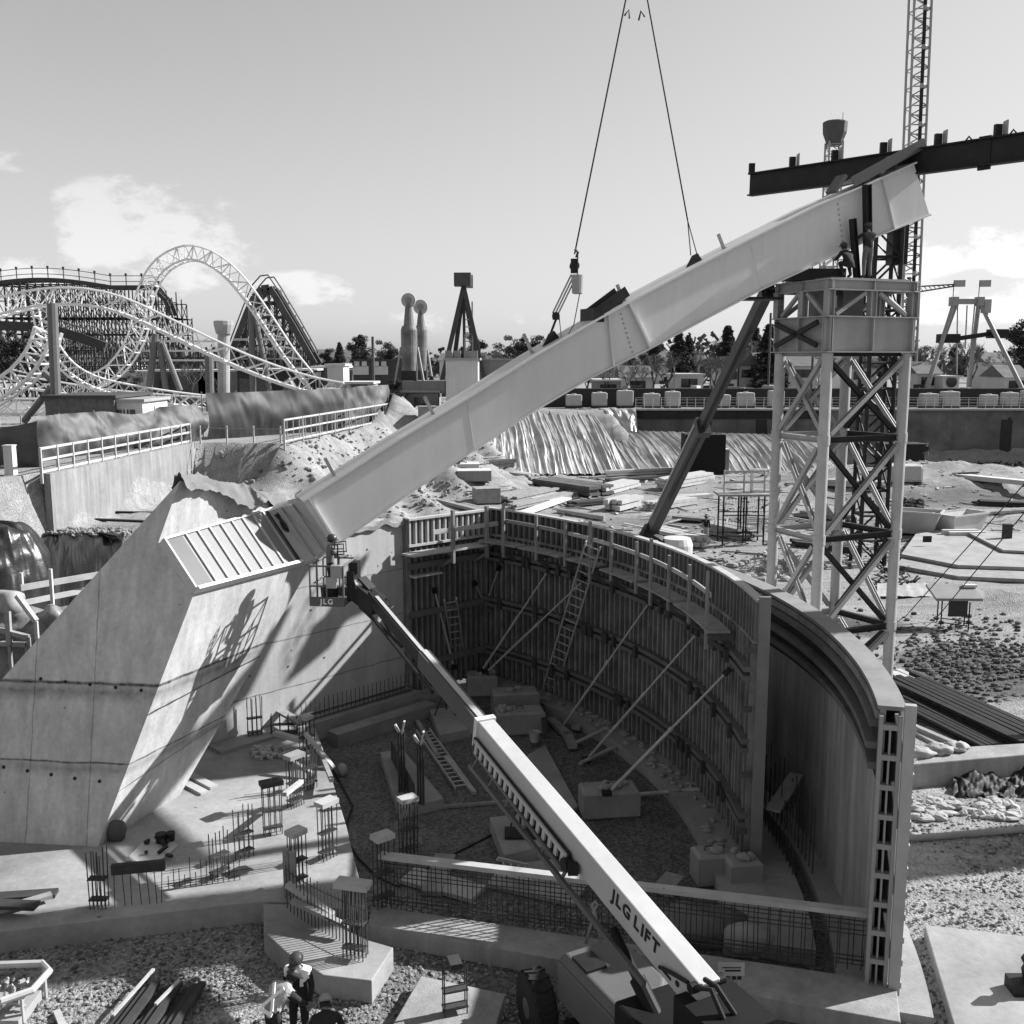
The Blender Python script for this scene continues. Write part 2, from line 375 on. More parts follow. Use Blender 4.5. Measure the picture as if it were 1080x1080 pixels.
tag(gm.build('ground', g, base=(0,0,0), smooth=True), 'gravel and earth floor of the excavation and the park level around it', 'ground', kind='structure')

# foundation slab on the left
SL = [P(-260,1010,.5), P(0,982,.5), P(120,968,.5), P(275,950,.5), P(310,951,.5), P(388,962,.5), P(376,915,.5), P(365,870,.5), P(352,828,.5), P(340,788,.5), P(322,738,.5), P(250,745,.5), P(-100,800,.5)]
s = MB(); s.prism(SL, -.1, .5)
tag(s.build('slab', slabm, bevel=.02), 'pale concrete foundation slab under the leaning buttress', 'slab', kind='structure')

# ---- loose stones of the crushed rock, nearest to the camera
st = MB(); ico = bmesh.new(); bmesh.ops.create_icosphere(ico, subdivisions=1, radius=1); ico.verts.ensure_lookup_table()
iv = [v.co.copy() for v in ico.verts]; fi = [[v.index for v in f.verts] for f in ico.faces]; ico.free()
SLP = [(p.x, p.y) for p in SL]
def stone_at(x, y, s, z=0):
    a = R.uniform(0, 6.28); ca, sa = math.cos(a), math.sin(a); k = [R.uniform(.6, 1.25) for _ in iv]
    sx_, sy_, sz_ = s*R.uniform(.7,1.3), s*R.uniform(.7,1.3), s*R.uniform(.45,.9)
    st.add([(x+(v.x*ca*sx_-v.y*sa*sy_)*q, y+(v.x*sa*sx_+v.y*ca*sy_)*q, z+.35*s+v.z*sz_*q) for v, q in zip(iv, k)], fi, R.choice((0,0,1,2)))
for _ in range(17000):
    px_ = R.uniform(-20, 640); py_ = R.uniform(950, 1095); p = P(px_, py_)
    if inpoly(np.array([p.x]), np.array([p.y]), SLP)[0] or p.x > 4.5 - .2*(p.y-15): continue
    if mnoise.noise(V((p.x*.9,p.y*.9,4))) < R.uniform(-.5,.25): continue
    stone_at(p.x, p.y, R.choice((.012,.016,.02,.026,.036,.05)))
for _ in range(2600):
    p = P(R.uniform(955, 1085), R.uniform(830, 1080)); stone_at(p.x, p.y, R.choice((.015,.02,.03,.05)))
tag(st.build('gravel', [M('stone_light', .24, .9, 6, .2), M('stone_mid', .15, .9, 6, .2), M('stone_dark', .08, .9, 6, .2)], base=(0,0,0)), 'loose crushed stones strewn over the foreground', 'gravel', kind='stuff')
st = MB()
for _ in range(1800):
    p = P(R.uniform(560, 1080), R.uniform(480, 720)); d_ = (p-AC); d_.z = 0
    if d_.length < 23 or p.y > 108: continue
    stone_at(p.x, p.y, R.choice((.02,.03,.05,.08)))
tag(st.build('rubble', [M('stone_light', .3), M('stone_mid', .18), M('stone_dark', .1)], base=(0,0,0)), 'stones and clods scattered over the open site beyond the curved wall', 'rubble', kind='stuff')

# ================================================================== BUTTRESS
G0, G1 = P(103,893,.5), P(190,838,.5)
GD_ = V((.934,.356,0)); GN_ = V((.356,-.934,0))          # direction of the arch in plan, and its face towards the viewer
A1 = D(205,625,24.5); A2b = D(330,592,28.8); A2 = A2b.copy()
B1w, B2w = A1 + V((-.9,.44,1.2)), A2b + V((-.9,.44,1.2))*1.22
GL = P(-160,880,.5)
fn_ = (GL-G0).cross(A1-G0).normalized()
B1 = onplane(167,572,G0,fn_); B2 = B2w.copy(); T1 = onplane(190,507,G0,fn_); SLp = onplane(-30,752,G0,fn_); GL = onplane(-160,882,G0,fn_)
T2 = D(300,531,T1.y+4.6)
bk = V((1.3,3.2,0))
but = T('concrete_buttress', 'huge leaning concrete buttress with a ribbed steel seat that carries the arch girder', 'buttress', (-10,25,.5))
bm_ = M('buttress_concrete', .45, .9, .55, .18, .15, 20, fine=.12, streak=.26, spots=2.2, lines=((2,3.75,.06,.9),(2,3.55,.28,.45),(2,1.75,.2,.3),(2,1.9,.035,.8),(0,-.35,.025,.5),(0,-1.9,.025,.5),(0,-3.2,.02,.4)))
s = MB()
fr = [GL, G0, A1, B1, T1, SLp]; ba = [GL+bk, G1, A2b, B2, T2, SLp+V((1.6,4,0))]
# each side face cut finely so that the twisted faces stay smooth
s.add(fr, [(0,1,2,3,4,5)]); s.add(ba, [(5,4,3,2,1,0)])
for i in range(6):
    a, b_, c, d_ = fr[i], fr[(i+1)%6], ba[(i+1)%6], ba[i]
    s.grid(lambda u, v, a=a, b_=b_, c=c, d_=d_: a.lerp(b_, u).lerp(d_.lerp(c, u), v), 8, 8)
s.build('body', bm_, but)
n1 = -fn_ if fn_.y > 0 else fn_
k = 0
for row in (((43,716),(69,719),(95,722),(122,725),(149,728)),((4,809),(29,813),(54,817),(79,821),(105,824))):
    for px_, py_ in row:
        c = onplane(px_, py_, G0, fn_); h = MB(); h.lathe(c + n1*-.02, [(.045,0),(.045,.03),(.02,.034)], 10, axis=n1); h.build('tie_hole', black, but)
# ragged pour joint on the sunlit face
for (pa, pb, sgn) in (((172,710),(300,650),1),((125,812),(262,735),1)):
    pass
nr = (A1-G0).cross(G1-G0); nr = nr if nr.x > 0 else -nr; nr.normalize()
for f0, f1, wd in ((.52,.58,.06),(.22,.30,.03)):
    j = MB(); q0, q1 = G0.lerp(A1, f0), G1.lerp(A2b, f1); pts = []
    for i in range(41):
        u = i/40; lo, hi = f0+(f1-f0)*u, 0
        p = G0.lerp(A1, lo).lerp(G1.lerp(A2b, lo), u); nn = nr
        pts.append((p, wd*(.35+1.1*abs(mnoise.noise(V((u*9, f0*7, 1)))))))
    upv = (A1-G0).normalized()
    vs = []; fs = []
    for i, (p, h) in enumerate(pts): vs += [p + nr*.035 - upv*h*.5, p + nr*.035 + upv*h*.5]
    fs = [(2*i, 2*i+2, 2*i+3, 2*i+1) for i in range(40)]
    j.add(vs, fs); j.build('pour_joint', M('rough_joint', .07, .95, 5, .5), but)
# canvas blanket lying over the top edge
bl = MB()
def blf(u, v):
    p = T1.lerp(T2, u); dv = V((-.62,.1,-.62)) if v < .5 else V((.52,-.35,-.75))
    a = abs(v-.5)*1.5; wv = V((u*6, v*5, 2)); lump = .16*mnoise.noise(wv) + .10*mnoise.noise(wv*2.7) + .06*mnoise.noise(wv*6)
    return p + dv*a*(.55+.2*math.sin(u*9+v*3)) + V((0,0,.10 + .12*math.sin(math.pi*v) + lump))
bl.grid(blf, 60, 18); bl.build('canvas_blanket', M('blanket', .15, .95, 1.5, .3, .4, 6), but, 'crumpled canvas blanket over the top edge', smooth=True)
# ribbed steel bearing seat
e = (A2-A1); en = e.normalized(); sv = (B1w-A1); sn = en.cross(sv).normalized(); sn = sn if sn.z > 0 else -sn
seatm = M('seat_steel', .20, .5, .8, .08, .03, 8)
s = MB(); q = [A1, A2, B2w, B1w]; s.loft([p+sn*.01 for p in q], [p+sn*.09 for p in q]); s.build('seat_plate', seatm, but)
for i in range(9):
    u = .16 + .095*i
    a, b_ = A1.lerp(A2, u)+sn*.08, B1w.lerp(B2w, u)+sn*.08
    a = a.lerp(b_, .05); r_ = MB(); r_.beam(a+sn*.03, b_+sn*.03, .06, .06, sn); r_.build('seat_rib', M('rib_paint', .42, .5, 1, .05), but)
s = MB(); s.beam(A1-en*.04+sn*.13, A2+sn*.13, .09, .26, sn); s.build('lower_flange', white, but)
s = MB(); s.beam(A1-en*.03+sn*.06, B1w-en*.03+sn*.06, .06, .26, sn); s.build('end_flange', MC['rib_paint'], but)
s = MB(); s.beam(B1w+sn*.08, B2w+sn*.08, .07, .16, sn); s.build('upper_flange', MC['rib_paint'], but)
s = MB(); s.loft([p+sn*.095 for p in (A1, A1.lerp(A2,.13), B1w.lerp(B2w,.13), B1w)], [p+sn*.11 for p in (A1, A1.lerp(A2,.13), B1w.lerp(B2w,.13), B1w)]); s.build('first_bay_shade', M('bay_shade', .09, .5, 1, .2), but)  # darker plate laid over the first bay to paint in its shade
for f in (.07,.5): s = MB(); c = A1.lerp(B1w,f+.2).lerp(A2.lerp(B2w,f+.2),.07 if f < .1 else .09); s.lathe(c, [(.05,0),(.05,.06)], 10, axis=sn); s.build('seat_bolt', grey, but)
s = MB(); cc = A1.lerp(A2,.93).lerp(B1w.lerp(B2w,.93),.72)+sn*.30+V((0,-.25,0))
s.path([cc+en*(.20*math.cos(a))+sv.normalized()*(.36*math.sin(a))+sn*.06*math.sin(2.3*a) for a in [i*.3 for i in range(44)]], .035, 6)
tag(s.build('cable_coil', black, smooth=True), 'coil of black hose hanging on the seat beside the girder end', 'hose')

# ================================================================== ARCH GIRDER
GS = V((-5.75,28.15,0)); gd = GD_.copy(); gn = GN_.copy()     # gn points to the viewer
top_px = [(319,529),(420,464),(492,421),(560,378),(629,338),(662,320),(720,289),(790,253),(860,218),(910,197),(964,173)]
bot_px = [(350,576),(427,522),(500,473),(562,433),(625,396),(684,367),(740,337),(803,304),(864,276),(920,250),(980,226)]
gt = [onplane(a, b, GS, gn) for a, b in top_px]; gb = [onplane(a, b, GS, gn) for a, b in bot_px]
gir = T('arch_girder', 'long white steel arch girder hanging on two slings between buttress and shoring tower', 'girder', tuple(gb[0]))
back = -gn*.95
def gstrip(name, lo, hi, mat, i0=0, i1=None, o0=0, o1=1, parent=gir):
    m_ = MB(); i1 = len(lo)-1 if i1 is None else i1
    for i in range(i0, i1):
        m_.loft([lo[i]+back*o0, lo[i+1]+back*o0, hi[i+1]+back*o0, hi[i]+back*o0], [lo[i]+back*o1, lo[i+1]+back*o1, hi[i+1]+back*o1, hi[i]+back*o1])
    return m_.build(name, mat, parent)
def along(lst, i):                              # unit tangent
    return (lst[min(i+1,len(lst)-1)]-lst[max(i-1,0)]).normalized()
pa_, pb_ = A1.lerp(A2,.88)+sn*.10, B1w.lerp(B2w,.88)+sn*.10
for f0, f1, nm in ((0,.36,.20),(.34,.70,.10),(.68,1.0,.02)):
    m_ = MB(); q = [pa_.lerp(gb[0],f0)+gn*nm, pa_.lerp(gb[0],f1)+gn*nm, pb_.lerp(gt[0],f1)+gn*nm, pb_.lerp(gt[0],f0)+gn*nm]; m_.loft(q, [p+back*.9 for p in q]); m_.build('end_connection', M('connection_plate', .34, .5, 1, .1), but)
upn = [(gt[i]-gb[i]).normalized() for i in range(len(gt))]
gstrip('web', [p for p in gb], [p for p in gt], white, o0=.0, o1=1)
gstrip('top_flange', gt, [p+u*.055 for p, u in zip(gt, upn)], white, o0=-.17, o1=1.17)
gstrip('bottom_flange', [p-u*.05 for p, u in zip(gb, upn)], gb, white, o0=-.10, o1=1.10)
def gcross(t_):                                 # point pair at parameter t_ (index units)
    i = min(int(t_), len(gt)-2); f = t_-i; return gb[i].lerp(gb[i+1], f), gt[i].lerp(gt[i+1], f)
for t_, th, dp, nm in ((4.35,.05,.13,'stiffener'),(5.0,.07,.17,'splice_plate'),(9.35,.04,.12,'stiffener'),(.06,.06,.16,'end_plate')):
    a, b_ = gcross(t_); m_ = MB(); m_.beam(a+gn*dp*.5, b_+gn*dp*.5, dp, th, gd); m_.build(nm, white, gir)
for t_ in (4.72, 8.45):                          # bolt rows
    a, b_ = gcross(t_)
    for k in range(9):
        m_ = MB(); p = a.lerp(b_, .08+.1*k); m_.lathe(p, [(.028,0),(.028,.03)], 6, axis=gn); m_.build('bolt', grey, gir)
for px_, py_, qx, qy in ((500,479,492,470),(216,0,0,0)):
    pass
for t_, hh in ((.36,.62),(1.57,.62),(3.1,.68),(5.05,.6),(6.73,.55)):   # upright studs on the top flange
    a, b_ = gcross(t_); c = b_ + back*.45; d_ = (gd*-.42 + V((0,0,.9))).normalized(); m_ = MB()
    m_.beam(c+V((0,0,.04)), c+d_*hh, .09, .07, gn); m_.beam(c+V((0,0,.06)), c+V((0,0,.06))+gd*.25, .25, .05); m_.build('stud', grey, gir)
for t_ in (3.38, 6.27):                           # lifting lugs
    a, b_ = gcross(t_); c = b_+back*.45; m_ = MB(); tt = (gt[int(t_)+1]-gt[int(t_)]).normalized()
    m_.loft([c-tt*.34-gn*.05, c+tt*.34-gn*.05, c+tt*.12+V((0,0,.34))-gn*.05, c-tt*.06+V((0,0,.34))-gn*.05], [c-tt*.34+gn*.05, c+tt*.34+gn*.05, c+tt*.12+V((0,0,.34))+gn*.05, c-tt*.06+V((0,0,.34))+gn*.05])
    m_.build('lifting_lug', dsteel, gir)
for t_ in (2.0, 7.0):
    a, b_ = gcross(t_); m_ = MB(); m_.beam(a.lerp(b_,.01)+gn*.002, a.lerp(b_,.99)+gn*.002, .012, .02, gd); m_.build('weld_seam', M('weld', .54, .6, 4, .2), gir)
# dark splice tray on the flange, and the folded plate at the high end
c0, c1 = gcross(4.05)[1]+back*.5, gcross(5.02)[1]+back*.5; m_ = MB(); o = V((0,0,.28))
m_.beam(c0+o*.6, c1+o*1.3, .75, .10); m_.beam(c0+o*.6+gn*.36, c1+o*1.3+gn*.36, .04, .32); m_.beam(c0+o*.6-gn*.36, c1+o*1.3-gn*.36, .04, .32)
for k in (.1,.45,.85): m_.beam(c0.lerp(c1,k), c0.lerp(c1,k)+o, .6, .08, gd)
m_.beam(c0+o*.5-gd*.15, c0+o*.5+gd*.2, 1.0, .42)
m_.build('splice_tray', dsteel, gir)
c0, c1 = gcross(8.75)[1]+back*.4, gcross(10)[1]+back*.4; m_ = MB()
m_.beam(c0+V((0,0,.25)), c1+gd*.35+V((0,0,.62)), .9, .05); m_.beam(c0+V((0,0,.3))+gn*.45, c1+gd*.35+V((0,0,.7))+gn*.45, .04, .34)
m_.beam(c0-gd*.5+V((0,0,.0)), c0-gd*.1+V((0,0,.55)), .5, .12)
for k in (.25,.5,.75): m_.beam(c0.lerp(c1,k), c0.lerp(c1,k)+V((0,0,.3+.35*k)), .5, .06, gd)
m_.build('end_cover', M('primed_plate', .09, .5, 1, .2), gir)

# slings and hoist
lug1 = gcross(3.38)[1]+back*.45+V((0,0,.32)); lug2 = gcross(6.27)[1]+back*.45+V((0,0,.32))
ap = D(672,-60,lug1.y+1.0)
hk = T('crane_hook', 'black crane hook block that both slings run up to, just above the picture edge', 'crane hook', tuple(ap))
m_ = MB(); m_.box(ap+V((0,0,.9)), (.5,.3,.9)); m_.lathe(ap+V((0,0,1.3)), [(.3,-.08),(.3,.08)], 14, axis=(0,1,0)); m_.build('block', dsteel, hk)
m_ = MB(); m_.path([ap+V((0,0,.5)), ap+V((0,0,.2)), ap+V((.12,0,.05)), ap+V((.1,0,-.12)), ap+V((-.08,0,-.14)), ap+V((-.14,0,0))], .05, 6); m_.build('hook', dsteel, hk)
m_ = MB()
for dx in (-.15,.15): m_.tube(ap+V((dx,0,1.3)), V((ap.x+dx*.6,ap.y,64)), .018, 5)
m_.build('hoist_rope', dsteel, hk)
m_ = MB(); hoist_top = D(606,268,lug1.y+.05); m_.tube(ap, hoist_top, .024, 6); m_.path([D(664,12,ap.y)+V((-.15,0,-.12)), D(664,12,ap.y)+V((-.02,0,.05)), D(664,12,ap.y)+V((.0,0,-.2))], .03, 5)
tag(m_.build('wire_sling', dsteel), 'left wire sling running from the crane hook down to the chain hoist', 'sling', 'slings of the crane')
m_ = MB(); mid = ap.lerp(lug2, .88); m_.tube(ap, mid, .024, 6)
for s_ in (-1,1): m_.tube(mid, lug2+gd*.12*s_, .018, 5)
m_.path([D(678,14,ap.y)+V((-.12,0,-.2)), D(678,14,ap.y)+V((-.06,0,.06)), D(678,14,ap.y)+V((.06,0,-.1))], .03, 5)
tag(m_.build('wire_sling', dsteel), 'right wire sling running from the crane hook to the lug high on the girder', 'sling', 'slings of the crane')
tip = V((ap.x, ap.y, 64)); cb = V((31,28.5,2.6)); mc = T('unseen_crane', 'unseen mobile crane outside the right edge, placed to shade the foreground, whose boom tip carries the hook and both slings', 'crane', (31,28.5,0)); bdir = (tip-cb).normalized()  # unseen crane, implied by the slings, sited so its boom shades the foreground
for f0, f1, wd in ((0,.34,1.5),(.32,.66,1.25),(.64,1.0,1.0)):
    m_ = MB(); m_.beam(cb.lerp(tip,f0), cb.lerp(tip,f1), wd, wd*1.1); m_.build('unseen_boom_section', white2, mc)
m_ = MB(); m_.box((32.5,28.5,1.2), (12,2.9,.9)); m_.build('unseen_carrier', dsteel, mc)
m_ = MB(); m_.box((33.5,28.5,2.7), (5,2.6,1.9)); m_.build('unseen_upper_works', white2, mc, bevel=.1)
m_ = MB(); m_.box((37,28.5,2.9), (1.6,2.8,2.2)); m_.build('counterweight', grey, mc, bevel=.1)
for x in (28,30,34,36.5):
    for y in (-1.2,1.2): m_ = MB(); m_.lathe((x,28.5+y-.2,.65), [(.3,0),(.65,.05),(.65,.4),(.3,.45)], 20, axis=(0,1,0)); m_.build('wheel', black, mc)
ch = T('chain_hoist', 'chain hoist with hanging bucket between left sling and girder', 'hoist', tuple(lug1))
m_ = MB(); m_.box(hoist_top+V((0,0,-.35)), (.22,.2,.42)); m_.lathe(hoist_top+V((0,0,-.35)), [(.15,-.12),(.15,.12)], 12, axis=(0,1,0)); m_.path([hoist_top+V((0,0,.15)), hoist_top+V((.1,0,.05)), hoist_top+V((.05,0,-.1))], .04, 5); m_.build('hoist_body', dsteel, ch)
bot = lug1.lerp(hoist_top, .22)
m_ = MB()
for dx in (-.09,.0,.09): m_.tube(hoist_top+V((dx,0,-.6)), bot+V((dx,0,.1)), .028, 5)
m_.build('load_chain', grey, ch)
m_ = MB(); m_.box(bot, (.2,.16,.22)); m_.lathe(bot, [(.12,-.1),(.12,.1)], 10, axis=(0,1,0)); m_.tube(bot+V((0,0,-.1)), lug1, .04, 5); m_.build('lower_block', dsteel, ch)
bc = D(609,300,lug1.y-.1); m_ = MB(); m_.lathe(bc, [(.13,-.28),(.16,-.26),(.19,.28),(.17,.28),(.14,-.2)], 14); m_.build('chain_bucket', grey, ch)
m_ = MB(); m_.path([hoist_top+V((.1,0,-.3)), bc+V((0,0,.9)), bc+V((0,0,.3))], .02, 5); m_.path([bc+V((.1,0,-.1)), bc+V((-.1,0,-1.2)), bc+V((-.45,0,-1.8)), bot+V((.1,0,0))], .016, 5); m_.build('slack_chain', dsteel, ch)

# long dark steel beam beyond the girder's high end
da, db = D(791,195,41), D(1150,145,31.5); bt = T('steel_beam', 'long dark steel beam with upright lugs crossing behind the high end of the girder', 'beam', tuple(da))
dd = (db-da).normalized(); m_ = MB(); m_.hbeam(da, db, .34, .86, .05); m_.build('beam_body', dsteel, bt)
for k, f in enumerate((.005,.155,.30,.455,.615,.775,.93)):
    p = da.lerp(db, f)+V((0,0,.43)); m_ = MB(); m_.box(p+V((0,0,.16)), (.22,.16,.42)); m_.build('lug', dsteel, bt)
    if k: m_ = MB(); m_.box(p+dd*.24+V((0,0,.2)), (.04,.3,.5)); m_.build('lug_plate', grey, bt)
m_ = MB(); p = da.lerp(db,.745); m_.beam(p-V((0,0,.55)), p+V((0,0,.5)), .10, .4, dd); m_.build('clamp', dsteel, bt)
for f in (.70,.815):
    p = da.lerp(db, f)+V((0,0,.45)); m_ = MB(); m_.path([p-dd*.1, p+V((0,0,.12)), p+dd*.1], .03, 6); m_.build('eye', dsteel, bt)
pp = db + dd*1.0; m_ = MB(); m_.beam(da.lerp(db,.99), pp, .34, .86); m_.hbeam((pp.x,pp.y,pp.z-.43), (pp.x,pp.y,0), .4, .4, .05, gd); m_.build('support_post', dsteel, bt)

# ================================================================== SHORING TOWER
tw = T('shoring_tower', 'tall pale steel shoring tower with crossed braces under the high end of the girder', 'tower', (11.2,35,0))
LA, LB, LC, LD = [D(px_,500,y_) for px_, y_ in ((818,35.7),(867,33.4),(887,36.8),(948,34.7))]
legs = [V((p.x,p.y,0)) for p in (LA,LB,LD,LC)]                # round the plan: A B D C
ZT, ZB1, ZB2, ZC = 12.4, 13.6, 14.42, 14.78
legm = M('tower_leg_steel', .36, .5, 1.6, .16, .05, 10, streak=.14, fine=.05)
for i, p in enumerate(legs):
    m_ = MB(); m_.tube(p, p+V((0,0,ZT)), .185, 16)
    for z in (2.9,6.2,9.55): m_.tube(p+V((0,0,z-.16)), p+V((0,0,z+.16)), .21, 16)
    m_.box(p+V((0,0,.03)), (.6,.6,.06)); m_.build('leg', legm, tw, smooth=False)
lev = [.25,2.9,6.2,9.55,ZT]
for i in range(4):
    a, b_ = legs[i], legs[(i+1)%4]; d_ = (b_-a).normalized(); o = V((d_.y,-d_.x,0))
    a_, b2 = a+d_*.2, b_-d_*.2
    for k in range(4):
        z0, z1 = lev[k]+.2, lev[k+1]-.25
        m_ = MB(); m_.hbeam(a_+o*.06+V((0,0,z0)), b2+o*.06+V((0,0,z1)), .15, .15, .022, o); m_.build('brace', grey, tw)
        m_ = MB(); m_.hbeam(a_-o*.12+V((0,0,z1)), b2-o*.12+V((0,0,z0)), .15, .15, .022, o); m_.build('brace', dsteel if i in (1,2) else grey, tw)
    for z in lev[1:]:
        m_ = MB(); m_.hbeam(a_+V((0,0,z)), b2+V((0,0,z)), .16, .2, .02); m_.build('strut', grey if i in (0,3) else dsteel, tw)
ctr = sum(legs, V((0,0,0)))/4
def ring(z0, z1, grow, wd, mat, nm, skip=()):
    ps = [ctr+(p-ctr)*grow for p in legs]
    for i in range(4):
        if i in skip: continue
        a, b_ = ps[i]+V((0,0,(z0+z1)/2)), ps[(i+1)%4]+V((0,0,(z0+z1)/2)); d_ = (b_-a).normalized()
        m_ = MB(); m_.hbeam(a-d_*.15, b_+d_*.15, wd, z1-z0, .04)
        for f in (.02,.5,.98):
            m_.beam(a.lerp(b_,f)+V((0,0,-(z1-z0)/2+.05)), a.lerp(b_,f)+V((0,0,(z1-z0)/2-.05)), wd*.96, .04, d_)
        m_.build(nm, mat, tw)
ring(ZT+.02, ZB1, 1.06, .36, grey, 'box_beam')
o = (legs[1]-legs[0]).normalized(); o = V((o.y,-o.x,0))*.25
ps = [ctr+(p-ctr)*1.06 for p in legs]
for za, zb in ((ZT+.25,ZB1-.2),(ZB1-.2,ZT+.25)):
    m_ = MB(); m_.beam(ps[0].lerp(ps[1],.08)+o+V((0,0,za)), ps[0].lerp(ps[1],.92)+o+V((0,0,zb)), .16, .1, o); m_.build('brace', dsteel, tw)
for i, p in enumerate(ps):
    m_ = MB(); m_.hbeam(p+V((0,0,ZB1)), p+V((0,0,ZB2)), .26, .26, .03, gd); m_.build('cap_post', grey, tw)
    q = ps[(i+1)%4]; md = p.lerp(q,.5)
    m_ = MB(); m_.beam(p.lerp(q,.08)+V((0,0,ZB1+.05)), p.lerp(q,.42)+V((0,0,ZB2-.05)), .12, .12); m_.build('knee_brace', grey, tw)
    m_ = MB(); m_.beam(p.lerp(q,.92)+V((0,0,ZB1+.05)), p.lerp(q,.58)+V((0,0,ZB2-.05)), .12, .12); m_.build('knee_brace', grey, tw)
    m_ = MB(); m_.hbeam(md+V((0,0,ZB1)), md+V((0,0,ZB2)), .24, .24, .03, gd); m_.build('cap_post', grey, tw)
ring(ZB2, ZC, 1.06, .26, grey, 'cap_beam')
# inner jack columns carrying the girder, deck, dark uprights
m_ = MB()
for f in (.3,.62): m_.box(ctr+V((-1.6+3.0*f,0,(ZB1+ZB2)/2)), (.7,.7,ZB2-ZB1+.6))
m_.build('jack_column', M('jack_steel', .2, .5, 1, .25), tw)
dk = [ctr+(p-ctr)*.98 for p in legs]; m_ = MB(); m_.prism([(p.x,p.y) for p in dk], ZC+.003, ZC+.06); m_.build('deck', timberg, tw)
zsad = gcross(7.9)[0].z
sp = gcross(7.95)[0]; m_ = MB(); m_.box((sp.x,sp.y+.45,(ZC+zsad)/2-.05), (2.0,.9,max(.3,zsad-ZC-.15))); m_.build('saddle', dsteel, tw)
for t_, wd in ((8.95,.22),(8.72,.18)):
    a, b_ = gcross(t_); x = a.lerp(b_,.5); p = V((x.x,x.y,0))+gn*.32; top_ = b_.z+.05 if wd > .2 else a.z+.75
    m_ = MB(); m_.hbeam(p+V((0,0,ZC+.06)), p+V((.0,0,top_))+(gd*-.25 if wd > .2 else gd*-.3), wd, wd, .03, gd); m_.build('upright', dsteel, tw)
# side bracket platform towards the second lift
m_ = MB(); pa = ps[0]+V((0,0,ZB2-.1)); m_.box(pa+V((-1.2,0,-.05)), (2.4,1.1,.08))
for dx in (-2.3,-1.5,-.6): m_.tube(pa+V((dx,-.5,0)), pa+V((dx,-.5,1.1)), .025, 5)
m_.tube(pa+V((-2.3,-.5,1.1)), pa+V((-.1,-.5,1.1)), .025, 5); m_.tube(pa+V((-2.3,-.5,.55)), pa+V((-.1,-.5,.55)), .02, 5); m_.build('side_platform', dsteel, tw)
# cables fixed to the tower and running down to the site
m_ = MB(); m_.path([P(940,705,.1), D(1010,635,30), D(1090,545,30)], .018, 5)
for (a, b_, nm) in (((955,650),(1085,505),'rear'),((985,655),(1085,535),'front')):
    m_ = MB(); p0, p1 = P(a[0],a[1],.0), D(b_[0],b_[1],33); m_.tube(p0, p1+(p1-p0)*.6, .022, 5)
    tag(m_.build('guy_cable', dsteel), f'{nm} of two taut guy cables slanting up right over the plywood stacks', 'cable', 'guy cables')
m_ = MB(); a, b_ = V((ps[0].x,ps[0].y,9.3)), P(812,612,.05); m_.path([a.lerp(b_,t_)+V((0,0,-2.6*math.sin(math.pi*t_)))*(.9) for t_ in [i/14 for i in range(15)]], .025, 5)
tag(m_.build('hanging_cable', dsteel), 'slack dark cable hanging from the shoring tower to the rubble by the wall', 'cable')

# ================================================================== CURVED FORMWORK (inner) and its straight return
FZ, FTOP = .35, 6.75
A0, AE = -1.5, 50.0
fw = T('curved_formwork', 'tall dark curved wall formwork with upright studs and a timber walkway along its top', 'formwork', tuple(arc(18.6,24,0)))
def arcwall(m_, r0, r1, z0, z1, a0, a1, n_, mi=0):
    for i in range(n_):
        a, b_ = a0+(a1-a0)*i/n_, a0+(a1-a0)*(i+1)/n_
        m_.prism([tuple(arc(r0,a)[:2]), tuple(arc(r1,a)[:2]), tuple(arc(r1,b_)[:2]), tuple(arc(r0,b_)[:2])], z0, z1, mi)
def arcstrip(m_, r0, r1, z0, z1, a0, a1, n_):   # one closed curved bar
    vs = []
    for i in range(n_+1):
        a = a0+(a1-a0)*i/n_
        vs += [arc(r0,a,z0), arc(r1,a,z0), arc(r1,a,z1), arc(r0,a,z1)]
    fs = [(3,2,1,0), (4*n_,4*n_+1,4*n_+2,4*n_+3)]
    for i in range(n_):
        for k in range(4): fs.append((4*i+k, 4*i+(k+1)%4, 4*i+4+(k+1)%4, 4*i+4+k))
    m_.add(vs, fs)
m_ = MB(); arcstrip(m_, 18.72, 18.80, FZ, FTOP-.05, A0, AE, 60); m_.build('plywood_skin', form, fw)
m_ = MB()
for i in range(60):
    a = A0+.35+(AE-A0-.5)*i/59+R.uniform(-.12,.12); p = arc(18.63+R.uniform(-.02,.02),a); m_.box((p.x,p.y,(FZ+5.75)/2), (.19,R.choice((.06,.075,.075,.10)),5.75-FZ-R.uniform(0,.15)), rad(a))
m_.build('stud_row', formt, fw)
for z in (1.4,3.25,5.0):
    for dz in (-.11,.11):
        m_ = MB(); arcstrip(m_, 18.36, 18.53, z+dz-.06, z+dz+.06, A0, AE, 60); m_.build('waler', M('waler_steel', .12, .6, 1.5, .3), fw)
guard = M('guard_timber', .22, .8, 1.8, .2, .1, 30)
m_ = MB(); arcstrip(m_, 18.60, 18.80, FTOP-.05, FTOP+.01, A0, AE, 60); m_.build('top_rail', timber, fw)
m_ = MB()
for i in range(60):
    a = A0+.2+(AE-A0-.4)*i/59; p = arc(18.64,a); m_.box((p.x,p.y,(5.78+FTOP-.05)/2), (.12,.06,FTOP-.05-5.78), rad(a))
m_.build('top_stud_row', M('top_stud', .15, .85, 2, .35), fw)
m_ = MB(); arcstrip(m_, 18.55, 18.70, 5.72, 5.79, A0, AE, 60); m_.build('lower_rail', formt, fw)
